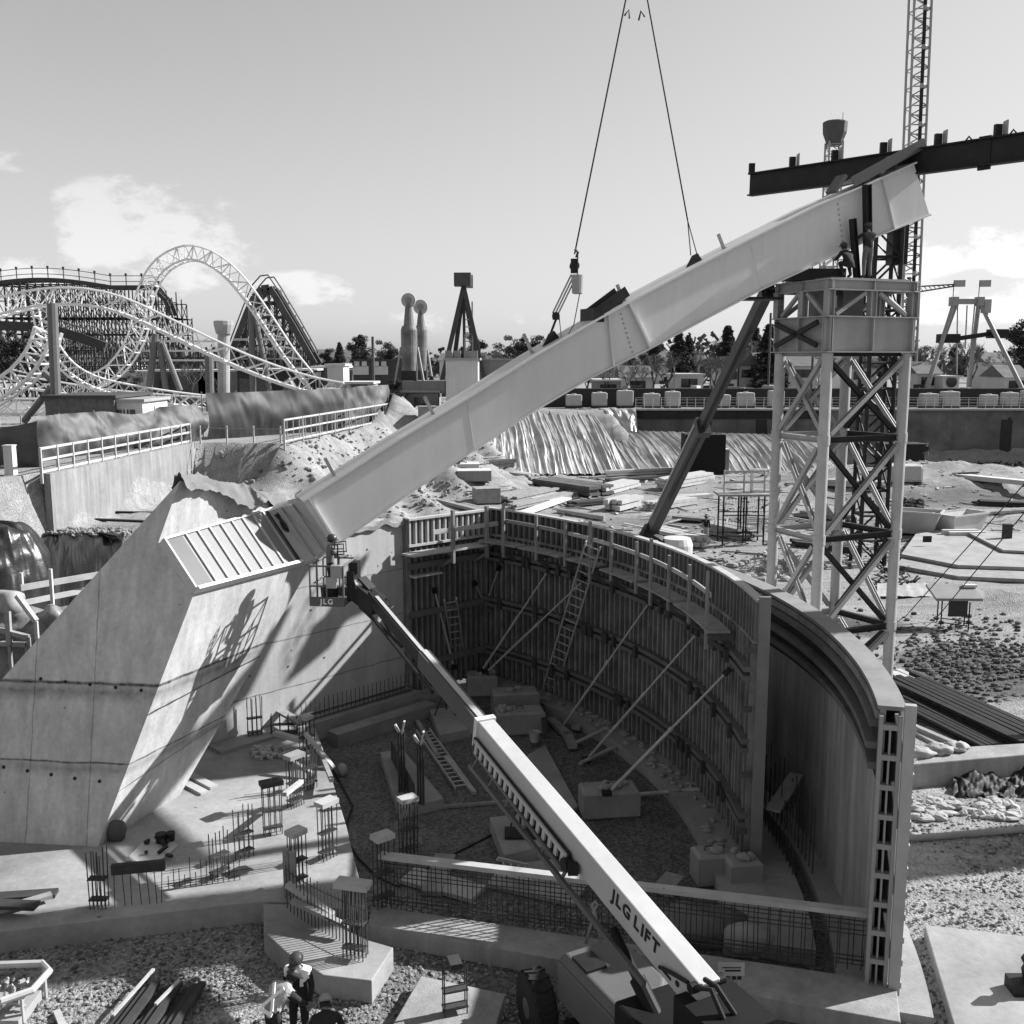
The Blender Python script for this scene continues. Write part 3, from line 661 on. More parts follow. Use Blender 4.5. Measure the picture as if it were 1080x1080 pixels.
for k in range(46):
    a = A0+1+R.uniform(0,48); z = R.choice((1.4,3.25,5.0)); p = arc(18.3,a); m_ = MB(); m_.box((p.x,p.y,z), (.10,.16,.34), rad(a)); m_.build('form_clamp', rust, fw)
for a0, a1 in ((2.5,12),(12.8,20),(21,27.5),(29,34),(35,42),(42.5,48.5)):
    m_ = MB(); arcstrip(m_, 17.75, 18.32, 5.62, 5.68, a0, a1, 8); m_.build('walkway_plank', timberg, fw)
for i, a in enumerate((3.5,8.5,13.5,17.5,20.5,25.5,29.5,34,39,44.5)):
    p = arc(17.80,a); m_ = MB(); m_.box((p.x,p.y,6.12+.05*(i%2)), (.06,.12,1.55 if i % 3 else 1.95), rad(a)+.05*math.sin(i*5)); 
    m_.build('guard_post', guard, fw); q = arc(18.5,a); m_ = MB(); m_.beam((p.x,p.y,5.45), (q.x,q.y,5.45), .1, .16); m_.beam((p.x,p.y,5.4), (q.x,q.y,4.95), .07, .1); m_.build('walkway_bracket', form, fw)
for a0, a1 in ((3.5,8.6),(8.4,13.6),(13.4,20.6),(20.4,29.6),(29.4,34.1),(33.9,44.6)):
    m_ = MB(); arcstrip(m_, 17.85, 17.89, 6.45, 6.57, a0-.2, a1+.2, 8); m_.build('guard_rail', timber if a0 < 30 else guard, fw)
p = arc(18.78,A0-.15); m_ = MB(); m_.box((p.x,p.y,(.2+FTOP)/2+.05), (.26,.10,FTOP-.1), rad(A0)); m_.build('end_board', M('end_board_ply', .20, .8, 1.5, .2, .1, 20, streak=.1), fw)
m_ = MB(); p = arc(18.45,A0-.3)
for z in (1.2,2.6,4.2,5.6): m_.box((p.x,p.y-.02,z), (.2,.08,.12), rad(A0))
m_.build('end_clamp', form, fw)
# straight return panel towards the concrete wall
CN = arc(18.72,AE); RN = V((-3.75,34.95,0)); rd = (RN-CN).normalized(); rn = V((-rd.y,rd.x,0)); rn = rn if rn.y < 0 else -rn
rt = T('formwork_panel', 'straight dark formwork panel with pale timber guard frame, beside the concrete wall', 'formwork', tuple(CN.lerp(RN,.5)))
LR = (RN-CN).length; RT = FTOP-.12
m_ = MB(); m_.beam(CN+V((0,0,(FZ+RT)/2)), RN+V((0,0,(FZ+RT)/2)), .06, RT-FZ); m_.build('plywood_skin', form, rt)
m_ = MB()
for i in range(15):
    p = CN.lerp(RN,.03+.95*i/14)+rn*.10; m_.box((p.x,p.y,(FZ+5.6)/2), (.06,.14,5.6-FZ), math.atan2(rd.y,rd.x))
m_.build('stud_row', formt, rt)
for z in (1.4,3.25,5.0):
    m_ = MB(); m_.beam(CN+rn*.26+V((0,0,z)), RN+rn*.26+V((0,0,z)), .12, .22); m_.build('waler', MC['waler_steel'], rt)
m_ = MB(); m_.beam(CN+rn*.14+V((0,0,RT+.03)), RN+rn*.14+V((0,0,RT+.03)), .24, .07); m_.beam(CN+rn*.14+V((0,0,5.72)), RN+rn*.14+V((0,0,5.72)), .2, .08); m_.build('guard_frame', timber, rt)
m_ = MB()
for i in range(14):
    p = CN.lerp(RN,.06+.92*i/13)+rn*.12; m_.box((p.x,p.y,(5.76+RT)/2), (.07,.16,RT-5.76), math.atan2(rd.y,rd.x))
m_.build('guard_stud_row', timber, rt)
m_ = MB(); m_.beam(CN.lerp(RN,.02)+rn*.6+V((0,0,5.5)), RN+rd*.35+rn*.6+V((0,0,5.5)), .7, .06); m_.build('walkway_plank', timber, rt)
m_ = MB(); m_.beam(CN.lerp(RN,.05)+rn*.9+V((0,0,6.25)), CN.lerp(RN,.85)+rn*.9+V((0,0,6.25)), .05, .16); m_.build('guard_rail', timber, rt)
for f in (.2,.62):
    p = CN.lerp(RN,f)+rn*.93; m_ = MB(); m_.box((p.x,p.y,6.0), (.09,.15,1.9), math.atan2(rd.y,rd.x)); m_.beam(p+V((0,0,5.4)), p-rn*.75+V((0,0,5.4)), .08, .14); m_.beam(p+V((0,0,5.2)), p-rn*.75+V((0,0,4.8)), .07, .1); m_.build('guard_post', guard, rt)
m_ = MB(); m_.beam(RN+rn*.35+V((0,0,4.65)), CN.lerp(RN,.66)+rn*.35+V((0,0,4.65)), .3, .07); m_.build('bracket_plank', timber, rt)
m_ = MB(); m_.box((RN.x,RN.y,3.6), (.12,.3,6.2), math.atan2(rd.y,rd.x)); m_.build('end_post', formt, rt)

# concrete wall behind the basket
bw0 = RN + rd*.12 + V((0,.05,0)); bw1 = bw0 + V((-7.0,-7.14,0))*.78; bd = (bw1-bw0).normalized(); bn_ = V((bd.y,-bd.x,0)); bn_ = bn_ if bn_.y < 0 else -bn_
wl = T('concrete_wall', 'smooth concrete wall behind the lift basket, half in sunlight', 'wall', tuple(bw0.lerp(bw1,.5)))
wallc = M('cast_wall_concrete', .38, .9, .6, .16, .15, 20, fine=.06, streak=.16, spots=2.0, lines=((2,1.7,.03,.7),(2,3.3,.03,.6),(2,4.9,.03,.5)))
m_ = MB(); m_.beam(bw0-bn_*.25+V((0,0,3.35)), bw1-bn_*.25+V((0,0,3.35)), .5, 6.5); m_.build('wall_body', wallc, wl)
m_ = MB()
def cap(u, v):
    p = bw0.lerp(bw1,u)-bn_*(.7*v-.1); return p+V((0,0,6.62+.18*mnoise.noise(V((u*14,v*3,4)))+.10*math.sin(v*3.1)))
m_.grid(cap, 60, 6, thick=(0,0,-.14)); m_.build('rough_top', conc2, wl)
for k in range(14):
    p = bw0.lerp(bw1, .08+.06*k)+bn_*.005+V((0,0,2.4+1.7*(k%3))); m_ = MB(); m_.lathe(p, [(.03,0),(.03,.01)], 8, axis=bn_); m_.build('tie_hole', black, wl)
m_ = MB(); m_.beam(bw0+bn_*.45+V((0,0,.3)), bw1+bn_*.45+V((0,0,.3)), .8, .6); tag(m_.build('wall_footing', concd), 'dark concrete footing along the foot of the smooth concrete wall', 'footing')
rb = T('rebar_mat', 'low dark rebar mat lying along the footing of the smooth concrete wall', 'rebar', tuple(bw0.lerp(bw1,.4)+bn_*1.2+V((0,0,.6))))
for k in range(5):
    m_ = MB(); o_ = bn_*(.2+.14*k)+V((0,0,.64+.1*(k%3))); m_.tube(bw0.lerp(bw1,.02)+o_, bw0.lerp(bw1,.62)+o_, .016, 5); m_.build('bar', rust if k != 2 else grey, rb)
for k in range(26):
    m_ = MB(); p = bw0.lerp(bw1,.03+.023*k)+bn_*.5; m_.tube(p+V((0,0,.6)), p+V((0,0,1.25)), .012, 4); m_.build('upright_bar', rust, rb)
m_ = MB(); m_.beam(bw0.lerp(bw1,.02)+bn_*1.6+V((0,0,.22)), bw0.lerp(bw1,.55)+bn_*1.6+V((0,0,.22)), .55, .44); tag(m_.build('timber_plank_path', M('grey_plank', .2, .85, 1.5, .3)), 'low kerb strip of dull planks on the gravel in front of the rebar mat', 'kerb')

# ================================================================== OUTER CURVED WALL FORM
OT, OA = 5.9, -14.6
ow = T('curved_wall_form', 'curved outer wall form with streaked pale inner face and open ladder-like end', 'formwork', tuple(arc(20.6,5,0)))
m_ = MB(); arcstrip(m_, 20.45, 20.55, .1, OT-.08, OA, 44, 70); m_.build('inner_face', M('streaked_panel', .28, .85, .5, .25, .1, 12, fine=.08, streak=.4, spots=1.6), ow)
m_ = MB(); arcstrip(m_, 20.80, 20.86, .05, OT-.08, OA, 44, 70); m_.build('outer_face', ply, ow)
m_ = MB(); arcstrip(m_, 20.40, 20.90, OT-.08, OT, OA, 44, 70); m_.build('top_cap', M('cap_timber', .2, .8, 2, .2, .1, 25), ow)
for z, r_ in ((5.45,.18),(5.02,.22),(4.62,.16)):
    m_ = MB(); arcstrip(m_, 20.45-r_, 20.448, z, z+.13, OA+.3, 44, 70); m_.build('ledger', M('ledger_timber', .12, .85, 2, .3, .1, 25), ow)
m_ = MB(); arcstrip(m_, 20.38, 20.448, 5.62, 5.78, OA+.2, 44, 70); m_.build('upper_ledger', formt, ow)
m_ = MB(); arcstrip(m_, 20.43, 20.449, 4.45, 5.8, OA+.3, 44, 70); m_.build('recess_shade_band', M('recess_shade', .02, .9, 1, .4), ow)  # thin dark strip painting in the shade between the ledgers
q = arc(20.58,OA-.3); q2 = arc(20.80,OA-.3); rz = rad(OA); fm = M('end_frame_paint', .26, .6, 1.5, .15, .05, 12)
m_ = MB()
for r_ in (20.46,20.79):
    p = arc(r_,OA-.22); m_.box((p.x,p.y,2.95), (.07,.16,5.6), rz)
m_.build('end_stile', fm, ow)
for k in range(10):
    m_ = MB(); p = arc(20.625,OA-.22); m_.box((p.x,p.y,.32+.58*k), (.26,.15,.10), rz); m_.build('end_rung', fm, ow)
m_ = MB(); p = arc(20.625,OA-.2); m_.box((p.x,p.y,2.9), (.035,.10,5.2), rz); m_.build('end_mullion', fm, ow)
m_ = MB(); p = arc(20.95,OA-.35); m_.box((p.x,p.y,2.95), (.2,.14,6.1), rz)
for k in range(12): m_.box((p.x+.11,p.y-.02,.5+.46*k), (.03,.12,.12), rz)
m_.build('end_post', M('post_paint', .34, .5, 2, .12, .05, 12), ow)
for k in range(4):
    a, b_ = arc(20.86,OA-.3,1.0+1.3*k), arc(20.72,OA-.3,1.9+1.3*k); m_ = MB(); m_.beam(a, b_, .06, .06); m_.build('end_brace', fm, ow)

# strip footing under both curved walls and the front ring beam
m_ = MB(); arcstrip(m_, 17.75, 19.6, .0, .34, -12, 50, 60); tag(m_.build('curved_footing', concd), 'dark curved concrete footing under the curved formwork', 'footing')
m_ = MB(); arcstrip(m_, 19.95, 21.6, .0, .30, -16.5, 44, 60); tag(m_.build('curved_footing', concd), 'curved concrete footing under the streaked outer wall form', 'footing')
FA, FB, FC, FD = P(392,955,.42), P(945,1036,.42), P(950,1078,.42), P(388,975,.42)
m_ = MB(); m_.prism([tuple(x[:2]) for x in (FA,FB,FC,FD)], 0, .42); tag(m_.build('ring_beam', conc2, bevel=.02), 'long straight concrete strip footing that carries the front rebar cage', 'footing')
bench = [P(*q,.5) for q in ((278,953),(278,982),(302,1004),(341,1028),(392,1034),(415,999),(387,991),(351,974),(325,958),(311,953.5))]
m_ = MB(); m_.prism([tuple(x[:2]) for x in bench], 0, .497); tag(m_.build('curved_footing', slabm, bevel=.02), 'short pale curved footing block at the slab corner, beside the three crews', 'footing')
cage = T('rebar_cage', 'long row of upright rebar under a pale timber rail, on the front strip footing', 'rebar cage', tuple(FA.lerp(FB,.5)))
r0, r1 = P(404,955,.42), P(912,1022,.42)
HR = 1.12
for k in range(90):
    f = k/89; p = r0.lerp(r1, f)+V((R.uniform(-.02,.02), (.08 if k % 2 else -.08), 0)); m_ = MB()
    m_.tube(p, p+V((R.uniform(-.02,.02),0,HR+(R.uniform(0,.12) if k % 9 == 0 else -.05))), .011, 5); m_.build('upright_bar', rust, cage)
for z in (.12,.2,.75,.95):
    for o_ in (-.08,.08): m_ = MB(); m_.tube(r0+V((0,o_,z)), r1+V((0,o_,z)), .011, 5); m_.build('long_bar', rust, cage)
m_ = MB(); m_.beam(r0+V((-.05,0,HR+.05)), r1+V((0,0,HR+.05)), .20, .10); m_.build('timber_rail', timber, cage)

# ================================================================== DOWEL CLUSTERS with wooden caps
bar0 = MB(); bar0.tube((0,0,0), (0,0,1), .013, 5); bar0 = bar0.build('bar', rust, proto('dowel_proto')); BARME = bar0.data
for o_ in list(COL.objects):
    if o_.name.startswith('dowel_proto') or o_ is bar0: bpy.data.objects.remove(o_)
def cluster(px_, py_, z, h, n_, label, capw=None, ang=0, wd=.42, dp=.16, capm=None):
    base = P(px_, py_, z); t_ = T('rebar_dowels', label, 'rebar', tuple(base), 'dowel bar clusters standing on the foundation')
    t_.rotation_euler.z = ang
    for k in range(n_):
        b_ = bpy.data.objects.new('bar', BARME); COL.objects.link(b_); b_.parent = t_; OFF[b_.name] = base
        row = k % 2; b_.location = ((k//2)/max(1,(n_-1)//2)*wd-wd/2, (row-.5)*dp, 0); b_.scale = (1,1,h*(1 if capw else R.uniform(.9,1.05)))
        b_.rotation_euler = (R.uniform(-.02,.02), R.uniform(-.02,.02), 0)
    for z_ in (.15,.5):
        m_ = MB(); m_.box((0,0,h*z_), (wd+.05, dp+.05, .02)); o_ = m_.build('tie_ring', rust, proto('tmp')); pr = o_.parent; o_.parent = t_; o_.location=(0,0,0); bpy.data.objects.remove(pr)
    if capw:
        m_ = MB(); m_.box((0,0,h+.055), (capw, dp+.16, .11)); o_ = m_.build('wooden_cap', capm or timber, proto('tmp')); pr = o_.parent; o_.parent = t_; o_.location=(0,0,0); bpy.data.objects.remove(pr)
    return t_
cluster(105,957,.5,1.35,10,'tall uncapped bundle of rebar at the front edge of the slab, left of the others',wd=.34)
cluster(258,905,.5,1.25,8,'sunlit uncapped rebar bundle in the middle of the slab',ang=.9,wd=.4)
cluster(232,925,.5,1.1,6,'thin uncapped rebar group just left of the sunlit bundle',ang=.9,wd=.4)
cluster(288,880,.5,1.3,8,'dark rebar bundle under a dark board in the middle of the slab',.55,ang=.5,capm=timberd)
cluster(346,905,.5,1.35,10,'rebar bundle with pale tilted wooden cap near the slab edge',.5,ang=.9)
cluster(314,935,.5,1.25,10,'rebar bundle with small pale cap between slab corner and the timber props',.4,ang=.9)
cluster(374,1010,.5,1.5,12,'rebar bundle with a wide white cap on the curved footing block',.7,ang=-.25)
cluster(405,955,.42,1.55,10,'rebar bundle with a bright cap at the left end of the front cage',.45,ang=.7)
cluster(431,903,0.02,1.45,10,'dark rebar bundle with a bright cap behind the left end of the cage',.45,ang=.6)
cluster(300,705,.5,1.0,6,'shaded rebar bundle with a flat cap close to the smooth concrete wall',.55,ang=-.3)
cluster(323,745,.5,1.1,8,'shaded rebar bundle with a flat cap at the far corner of the slab',.5,ang=-.3)
cluster(324,795,.5,1.1,8,'dark rebar bundle with a small cap at the slab edge beside the tangle of timber',.3,ang=.9)
cluster(312,850,.5,1.35,12,'dense dark rebar bundle with a slanted board at the slab edge',.5,ang=.9,capm=timberg)
cluster(326,832,.5,1.25,10,'dense dark rebar bundle behind the slanted board',None,ang=.9)
cluster(269,778,.5,1.3,8,'uncapped rebar bundle beside the foot of the buttress',ang=.4)
cluster(300,775,.5,.7,8,'short thin rebar row near the foot of the buttress',ang=.1,wd=.8)
cluster(480,1068,.28,.95,4,'four thin bars standing on the lone concrete pad in the foreground',.22,ang=.3,capm=timberd)
bench_bars = T('rebar_row', 'curved row of thin upright rebar on the curved footing block', 'rebar', tuple(P(345,1000,.5)))
for k in range(24):
    f = k/23; p = P(303+f*85, 958+ (f**.8)*48, .5); m_ = MB(); m_.tube(p, p+V((0,0,1.0+.08*(k%2))), .012, 4); m_.build('upright_bar', rust, bench_bars)
for z in (.9,.35):
    m_ = MB(); m_.path([P(303+f*85, 958+(f**.8)*48, .5)+V((0,0,z)) for f in [i/10 for i in range(11)]], .012, 4); m_.build('long_bar', rust, bench_bars)
cagelow = T('rebar_mesh', 'low light rebar mesh in the sun on the slab, right of the dark board', 'rebar', tuple(P(210,930,.5)))
for k in range(14):
    f = k/13; p = P(178+f*75, 938-f*10, .5); m_ = MB(); m_.tube(p, p+V((0,0,R.uniform(.3,.75))), .01, 4); m_.build('upright_bar', rust, cagelow)
for o_ in (0,.25):
    m_ = MB(); m_.tube(P(172,940,.52)+V((0,o_,.02)), P(262,922,.52)+V((0,o_,.02)), .01, 4); m_.build('long_bar', rust, cagelow)

# ================================================================== THINGS ON THE SLAB
bd0 = T('board_on_bars', 'dark board resting on thin rebar legs near the front edge of the slab', 'board', tuple(P(150,958,.5)))
a, b_ = P(120,956,.5), P(176,952,.5); m_ = MB(); m_.beam(a+V((0,0,.85)), b_+V((0,0,.88)), .12, .22); m_.build('board', timberd, bd0)
for k in range(7):
    p = a.lerp(b_,.04+.15*k); m_ = MB(); m_.tube(p+V((R.uniform(-.05,.05),0,0)), p+V((0,0,.8)), .01, 4); m_.build('bar_leg', rust, bd0)
m_ = MB()
m_.blob(P(123,886,.5)+V((0,0,.25)), (.24,.2,.28), 3, .25, 1.6, flat=None); tag(m_.build('tool_bag', M('dark_bag', .07, .7, 4, .3), smooth=True), 'dark tool bag leaning at the foot of the buttress', 'bag')
sh = [P(132,908,.5), P(165,912,.5), P(188,893,.5), P(178,882,.5), P(150,890,.5)]
m_ = MB(); m_.prism([tuple(x[:2]) for x in sh], .504, .53); tag(m_.build('plywood_sheet', ply), 'small plywood sheet with tools lying near the buttress foot', 'plywood')
m_ = MB()
for k in range(9):
    p = P(150+R.uniform(0,30), 896+R.uniform(-8,8), .53); m_.beam(p+V((0,0,.04)), p+V((R.uniform(-.2,.2),R.uniform(-.2,.2),R.uniform(.05,.16))), .07, .06)
m_.lathe(P(170,888,.53), [(.12,0),(.14,.22)], 10); m_.lathe(P(180,886,.53), [(.1,0),(.12,.2)], 10)
tag(m_.build('hand_tools', dsteel), 'heap of dark hand tools and buckets on the small plywood sheet', 'tools')
for i, (q0, q1, lb) in enumerate((((188,812),(226,832),'upper pale plank of the two lying at the buttress foot'),((182,820),(216,838),'lower pale plank of the two lying at the buttress foot'))):
    m_ = MB(); a, b_ = P(*q0,.5), P(*q1,.5); m_.beam(a+V((0,0,.04)), b_+V((0,0,.04)), .24, .07); tag(m_.build('plank', timber), lb, 'plank', 'planks at the buttress foot')
m_ = MB()
for k in range(55):
    p = P(R.uniform(266,308), R.uniform(790,802), .5); s_ = R.uniform(.06,.13); m_.box((p.x,p.y,p.z+s_/2+R.uniform(0,.08)), (s_*1.5,s_,s_), R.uniform(0,3))
tag(m_.build('offcut_pile', timber), 'pile of pale timber offcuts in the sun on the slab', 'offcuts', kind='stuff')
def plank(q0, q1, z0, z1, wd, th, lb, mt=timber, nm='plank', cat='plank', grp=None):
    m_ = MB(); m_.beam(P(*q0,z0)+V((0,0,th/2)), P(*q1,z1)+V((0,0,th/2)), wd, th); return tag(m_.build(nm, mt), lb, cat, grp)
plank((290,775),(318,783),.9,.9,.2,.12,'short pale beam lying on trestles near the far end of the slab')
plank((285,745),(320,765),.95,.95,.3,.08,'board with pale scraps laid over shaded dowels near the concrete wall', timberg)
for i, (q0, q1, za, zb, lb, mt) in enumerate((((322,775),(352,812),1.3,.5,'slender pale stick leaning in the timber tangle at the slab edge',timber),((336,790),(350,825),.5,.9,'grey board standing in the timber tangle',timberg),((300,800),(330,818),.9,.6,'grey beam lying across the timber tangle',timberg),((318,826),(300,840),1.2,1.4,'pale slanted board above the dense rebar',timber))):
    plank(q0,q1,za,zb,.12,.10,lb,mt)
plank((303,935),(352,968),1.15,.75,.14,.10,'long pale rail sloping down from the slab corner above the rebar row')
plank((308,952),(368,980),.95,.7,.12,.09,'second grey rail lying below the long pale rail',timberg)
for (q, lb) in (((303,945),'left upright timber post at the slab corner'),((310,948),'right upright timber post at the slab corner')):
    m_ = MB(); p = P(*q,.5); m_.box((p.x,p.y,1.05), (.12,.12,1.1)); tag(m_.build('timber_post', timberg), lb, 'post', 'posts at the slab corner')
m_ = MB(); p = P(361,818,0); m_.blob(p+V((0,0,.18)), (.16,.16,.2), 2, .08); tag(m_.build('white_bag', cloth, smooth=True), 'small round white bag on the gravel beside the slab edge', 'bag')
m_ = MB(); m_.path([P(345,800,.03), P(372,850,.03), P(362,880,.03), P(378,905,.03), P(398,925,.03), P(420,935,.03), P(470,905,.03), P(520,880,.03), P(545,872,.1)], .025, 5); tag(m_.build('power_cable', black), 'black power cable snaking over the dark gravel from the slab edge', 'cable')
m_ = MB(); m_.path([P(0+x*22, 1000+3*math.sin(x*1.3)-x*.5, .52) for x in range(3)], .02, 4)

# scrap boards at left edge of slab
for i, (q0, q1, wd, mt, lb) in enumerate((((-30,950),(60,944),.3,timberd,'dark upper board lying in shade at the left end of the slab'),((-20,972),(55,950),.2,timberg,'narrow sunlit board lying at the left end of the slab'),((-40,962),(40,966),.3,timberd,'dark lower board lying at the left end of the slab'))):
    m_ = MB(); m_.beam(P(*q0,.5)+V((0,0,.05+.09*i)), P(*q1,.5)+V((0,0,.05+.09*i)), wd, .08); tag(m_.build('plank', mt), lb, 'plank')
# bundles in the bottom left corner
m_ = MB()
for k in range(9):
    a, b_ = P(110+k*9,1100,.0), P(150+k*8,1048,.0); o_ = V((0,0,.08+.07*(k%3))); m_.beam(a+o_, b_+o_, .14, .1)
tag(m_.build('timber_stack', timberd), 'stack of dark timbers lying on the gravel at the bottom edge', 'timber')
for i, (q0, q1) in enumerate((((120,1090),(163,1040)),((165,1078),(190,1052)))):
    m_ = MB(); m_.beam(P(*q0,0)+V((0,0,.36)), P(*q1,0)+V((0,0,.36)), .06, .04); tag(m_.build('batten', timber), ('left' if i == 0 else 'right')+' thin pale batten on top of the dark timber stack', 'batten')
pl = T('parts_bin', 'pale curved metal stillage filled with clamps at the lower left corner', 'stillage', tuple(P(0,1060,0)))
a = P(5,1066,0); m_ = MB(); m_.path([a+V((-1.2,.45,.62)), a+V((.5,.55,.62)), a+V((.75,.3,.62)), a+V((.7,-.3,.62)), a+V((.3,-.6,.62)), a+V((-1.2,-.7,.62))], .07, 8)
for dx, dy in ((.6,.4),(.55,-.4),(-.8,-.65),(-.8,.45)): m_.tube(a+V((dx,dy,0)), a+V((dx,dy,.62)), .04, 6)
m_.build('rim', white2, pl); m_ = MB(); m_.box(a+V((-.3,-.1,.1)), (1.7,.95,.2)); m_.build('tray', grey, pl)
m_ = MB()
for k in range(120):
    p = a+V((R.uniform(-1.1,.5),R.uniform(-.5,.35),R.uniform(.22,.5))); m_.beam(p, p+V((R.uniform(-.15,.15),R.uniform(-.15,.15),R.uniform(-.05,.1))), .05, .05)
o_ = m_.build('clamps', grey, pl); o_['kind'] = 'stuff'
plank((60,1070),(68,1090),.0,.0,.12,.1,'short pale stub of timber standing out of the gravel at the bottom left')

# ================================================================== PIT: blocks, pads, props, ladders
def block(px_, py_, size, rz, label, mat=concd, z=0, lid=True, nm='concrete_block', rub=0, grp='concrete ballast blocks in the pit'):
    p = P(px_,py_,z); t_ = T(nm, label, 'block', (p.x,p.y,z), grp, rz)
    m_ = MB(); x, y, h = size[0]/2, size[1]/2, size[2]; c = .07
    A = [V((-x+c,-y+c,0)),V((x-c,-y+c,0)),V((x-c,y-c,0)),V((-x+c,y-c,0))]; Bq = [V((-x,-y,c)),V((x,-y,c)),V((x,y,c)),V((-x,y,c))]
    Cq = [v+V((0,0,h-2*c)) for v in Bq]; Dq = [v+V((0,0,h)) for v in A]
    for a, b_ in ((A,Bq),(Bq,Cq),(Cq,Dq)):
        m_.add(a+b_, [(i,(i+1)%4,4+(i+1)%4,4+i) for i in range(4)])
    m_.add(Dq, [(0,1,2,3)]); OFF[t_.name] = V((0,0,0)); m_.build('block_body', mat, t_)
    if lid:
        m_ = MB(); m_.path([V((-.12,0,h-.02)), V((-.1,0,h+.1)), V((.1,0,h+.1)), V((.12,0,h-.02))], .02, 6); m_.build('lifting_loop', rust, t_)
    for k in range(rub):
        m_ = MB(); a = V((R.uniform(-x*.8,x*.8),R.uniform(-y*.8,y*.8),h)); m_.blob(a+V((0,0,.05)), (R.uniform(.08,.2),R.uniform(.08,.16),.09), k, .3, 2, 5); m_.build('rubble_lump', conc2, t_)
    return t_
block(642,858,(1.55,.8,.78),.12,'ballast block standing alone in the middle of the pit, with the longest prop on it',rub=7)
block(548,772,(1.6,.8,.8),.15,'front ballast block of the pair below the tall ladder',rub=5)
block(543,752,(1.6,.8,.85),.15,'rear ballast block of the pair below the tall ladder',rub=2)
block(508,732,(1.1,.8,.8),.1,'small ballast block in the far shaded corner of the formwork',rub=4)
block(480,715,(.5,.5,.9),.3,'narrow ballast block at the foot of the short ladder',rub=1)
tote = M('tote_plastic', .27, .6, 1.5, .15)
block(747,930,(.72,.62,.8),.15,'left one of the two pale ballast blocks by the front cage',tote,rub=2)
block(782,938,(.78,.62,.8),.15,'right one of the two pale ballast blocks by the front cage',tote,rub=4)
def pad(pts, h, label, mat=concd):
    m_ = MB(); m_.prism([tuple(P(a,b_,h)[:2]) for a, b_ in pts], -.05, h); return tag(m_.build('concrete_pad', mat, bevel=.02), label, 'pad', 'concrete pads in the pit')
pad(((401,793),(425,790),(468,842),(421,853)), .3, 'long concrete pad that carries two tall dark posts')
pad(((453,748),(480,745),(497,768),(464,775)), .3, 'small square pad with a prop foot near the far ladder')
pad(((516,862),(548,858),(590,888),(532,902)), .35, 'concrete pad with a steel tripod prop foot under the lift boom')
pad(((545,910),(585,905),(606,925),(552,930)), .12, 'flat plywood topped pad between front cage and lift boom', timberg)
pad(((550,800),(575,785),(610,850),(590,862)), .15, 'long low dark pad behind the lift boom')
pad(((444,1029),(533,1048),(515,1110),(405,1096)), .28, 'lone concrete pad in the foreground beside the lift', conc2)
plank((413,800),(437,848),.3,.3,.04,.55,'board set on edge along the long pad with the two posts',timberd)
for (q, lb) in (((424,835),'dark post on the long pad with a bright split cap, left of two'),((444,848),'dark post on the long pad with a bright bent cap, right of two')):
    p = P(q[0],q[1],.3); t_ = T('dowel_post', lb, 'post', tuple(p))
    m_ = MB()
    for dx, dy in ((-.07,-.06),(.07,-.06),(.07,.06),(-.07,.06),(0,0)): m_.tube(p+V((dx,dy,0)), p+V((dx,dy,1.75)), .03, 5)
    m_.build('bar_bundle', rust, t_)
    m_ = MB(); m_.beam(p+V((.02,0,1.7)), p+V((.10,0,2.05)), .14, .05); m_.beam(p+V((-.05,0,1.72)), p+V((-.16,0,1.95)), .14, .05); m_.build('cap', timber, t_)
pipe = M('prop_pipe', .36, .5, 3, .2, .05, 15)
def prop(p, q, label):
    p, q = V(p), V(q); t_ = T('push_pull_prop', label, 'prop', tuple(p), 'inclined props holding the formwork'); d_ = (q-p); md = p+d_*.55
    m_ = MB(); m_.tube(p+d_*.02, md, .045, 8); m_.build('outer_tube', pipe, t_)
    m_ = MB(); m_.tube(md-d_*.02, q, .032, 8); m_.tube(md-d_*.015, md+d_*.01, .06, 8); m_.build('inner_tube', pipe, t_)
    m_ = MB(); m_.box(p+V((0,0,.04)), (.25,.25,.08)); m_.beam(p+V((0,0,.05)), p+d_.normalized()*.2, .12, .1); m_.build('foot_plate', dsteel, t_)
    m_ = MB(); m_.beam(q-d_.normalized()*.1, q+d_.normalized()*.1, .12, .14); m_.build('head_bracket', dsteel, t_)
prop(P(640,838,.86), arc(18.36,3.5,4.55), 'nearest prop, rising from the lone ballast block to the formwork end')
prop(P(618,802,.05), arc(18.36,11,4.9), 'prop rising right of centre, second from the formwork end')
prop(P(592,768,.05), arc(18.36,21,5.0), 'prop immediately right of the tall ladder')
prop(P(512,710,.88), arc(18.36,33,4.9), 'long prop from the far ballast block that passes behind the tall ladder')
prop(P(507,709,.88), arc(18.36,39,4.9), 'prop from the far ballast block up to the middle of the far formwork')
prop(P(479,705,.9), V((CN.lerp(RN,.72)+rn*.3).to_tuple()[:2]+(4.0,)), 'prop against the straight return panel, leftmost of all')
prop(P(489,700,.3), arc(18.36,47,4.6), 'thin prop crossing another in the formwork corner')
prop(P(545,703,.1), V((CN.lerp(RN,.22)+rn*.3).to_tuple()[:2]+(4.0,)), 'prop slanting left across the formwork corner')
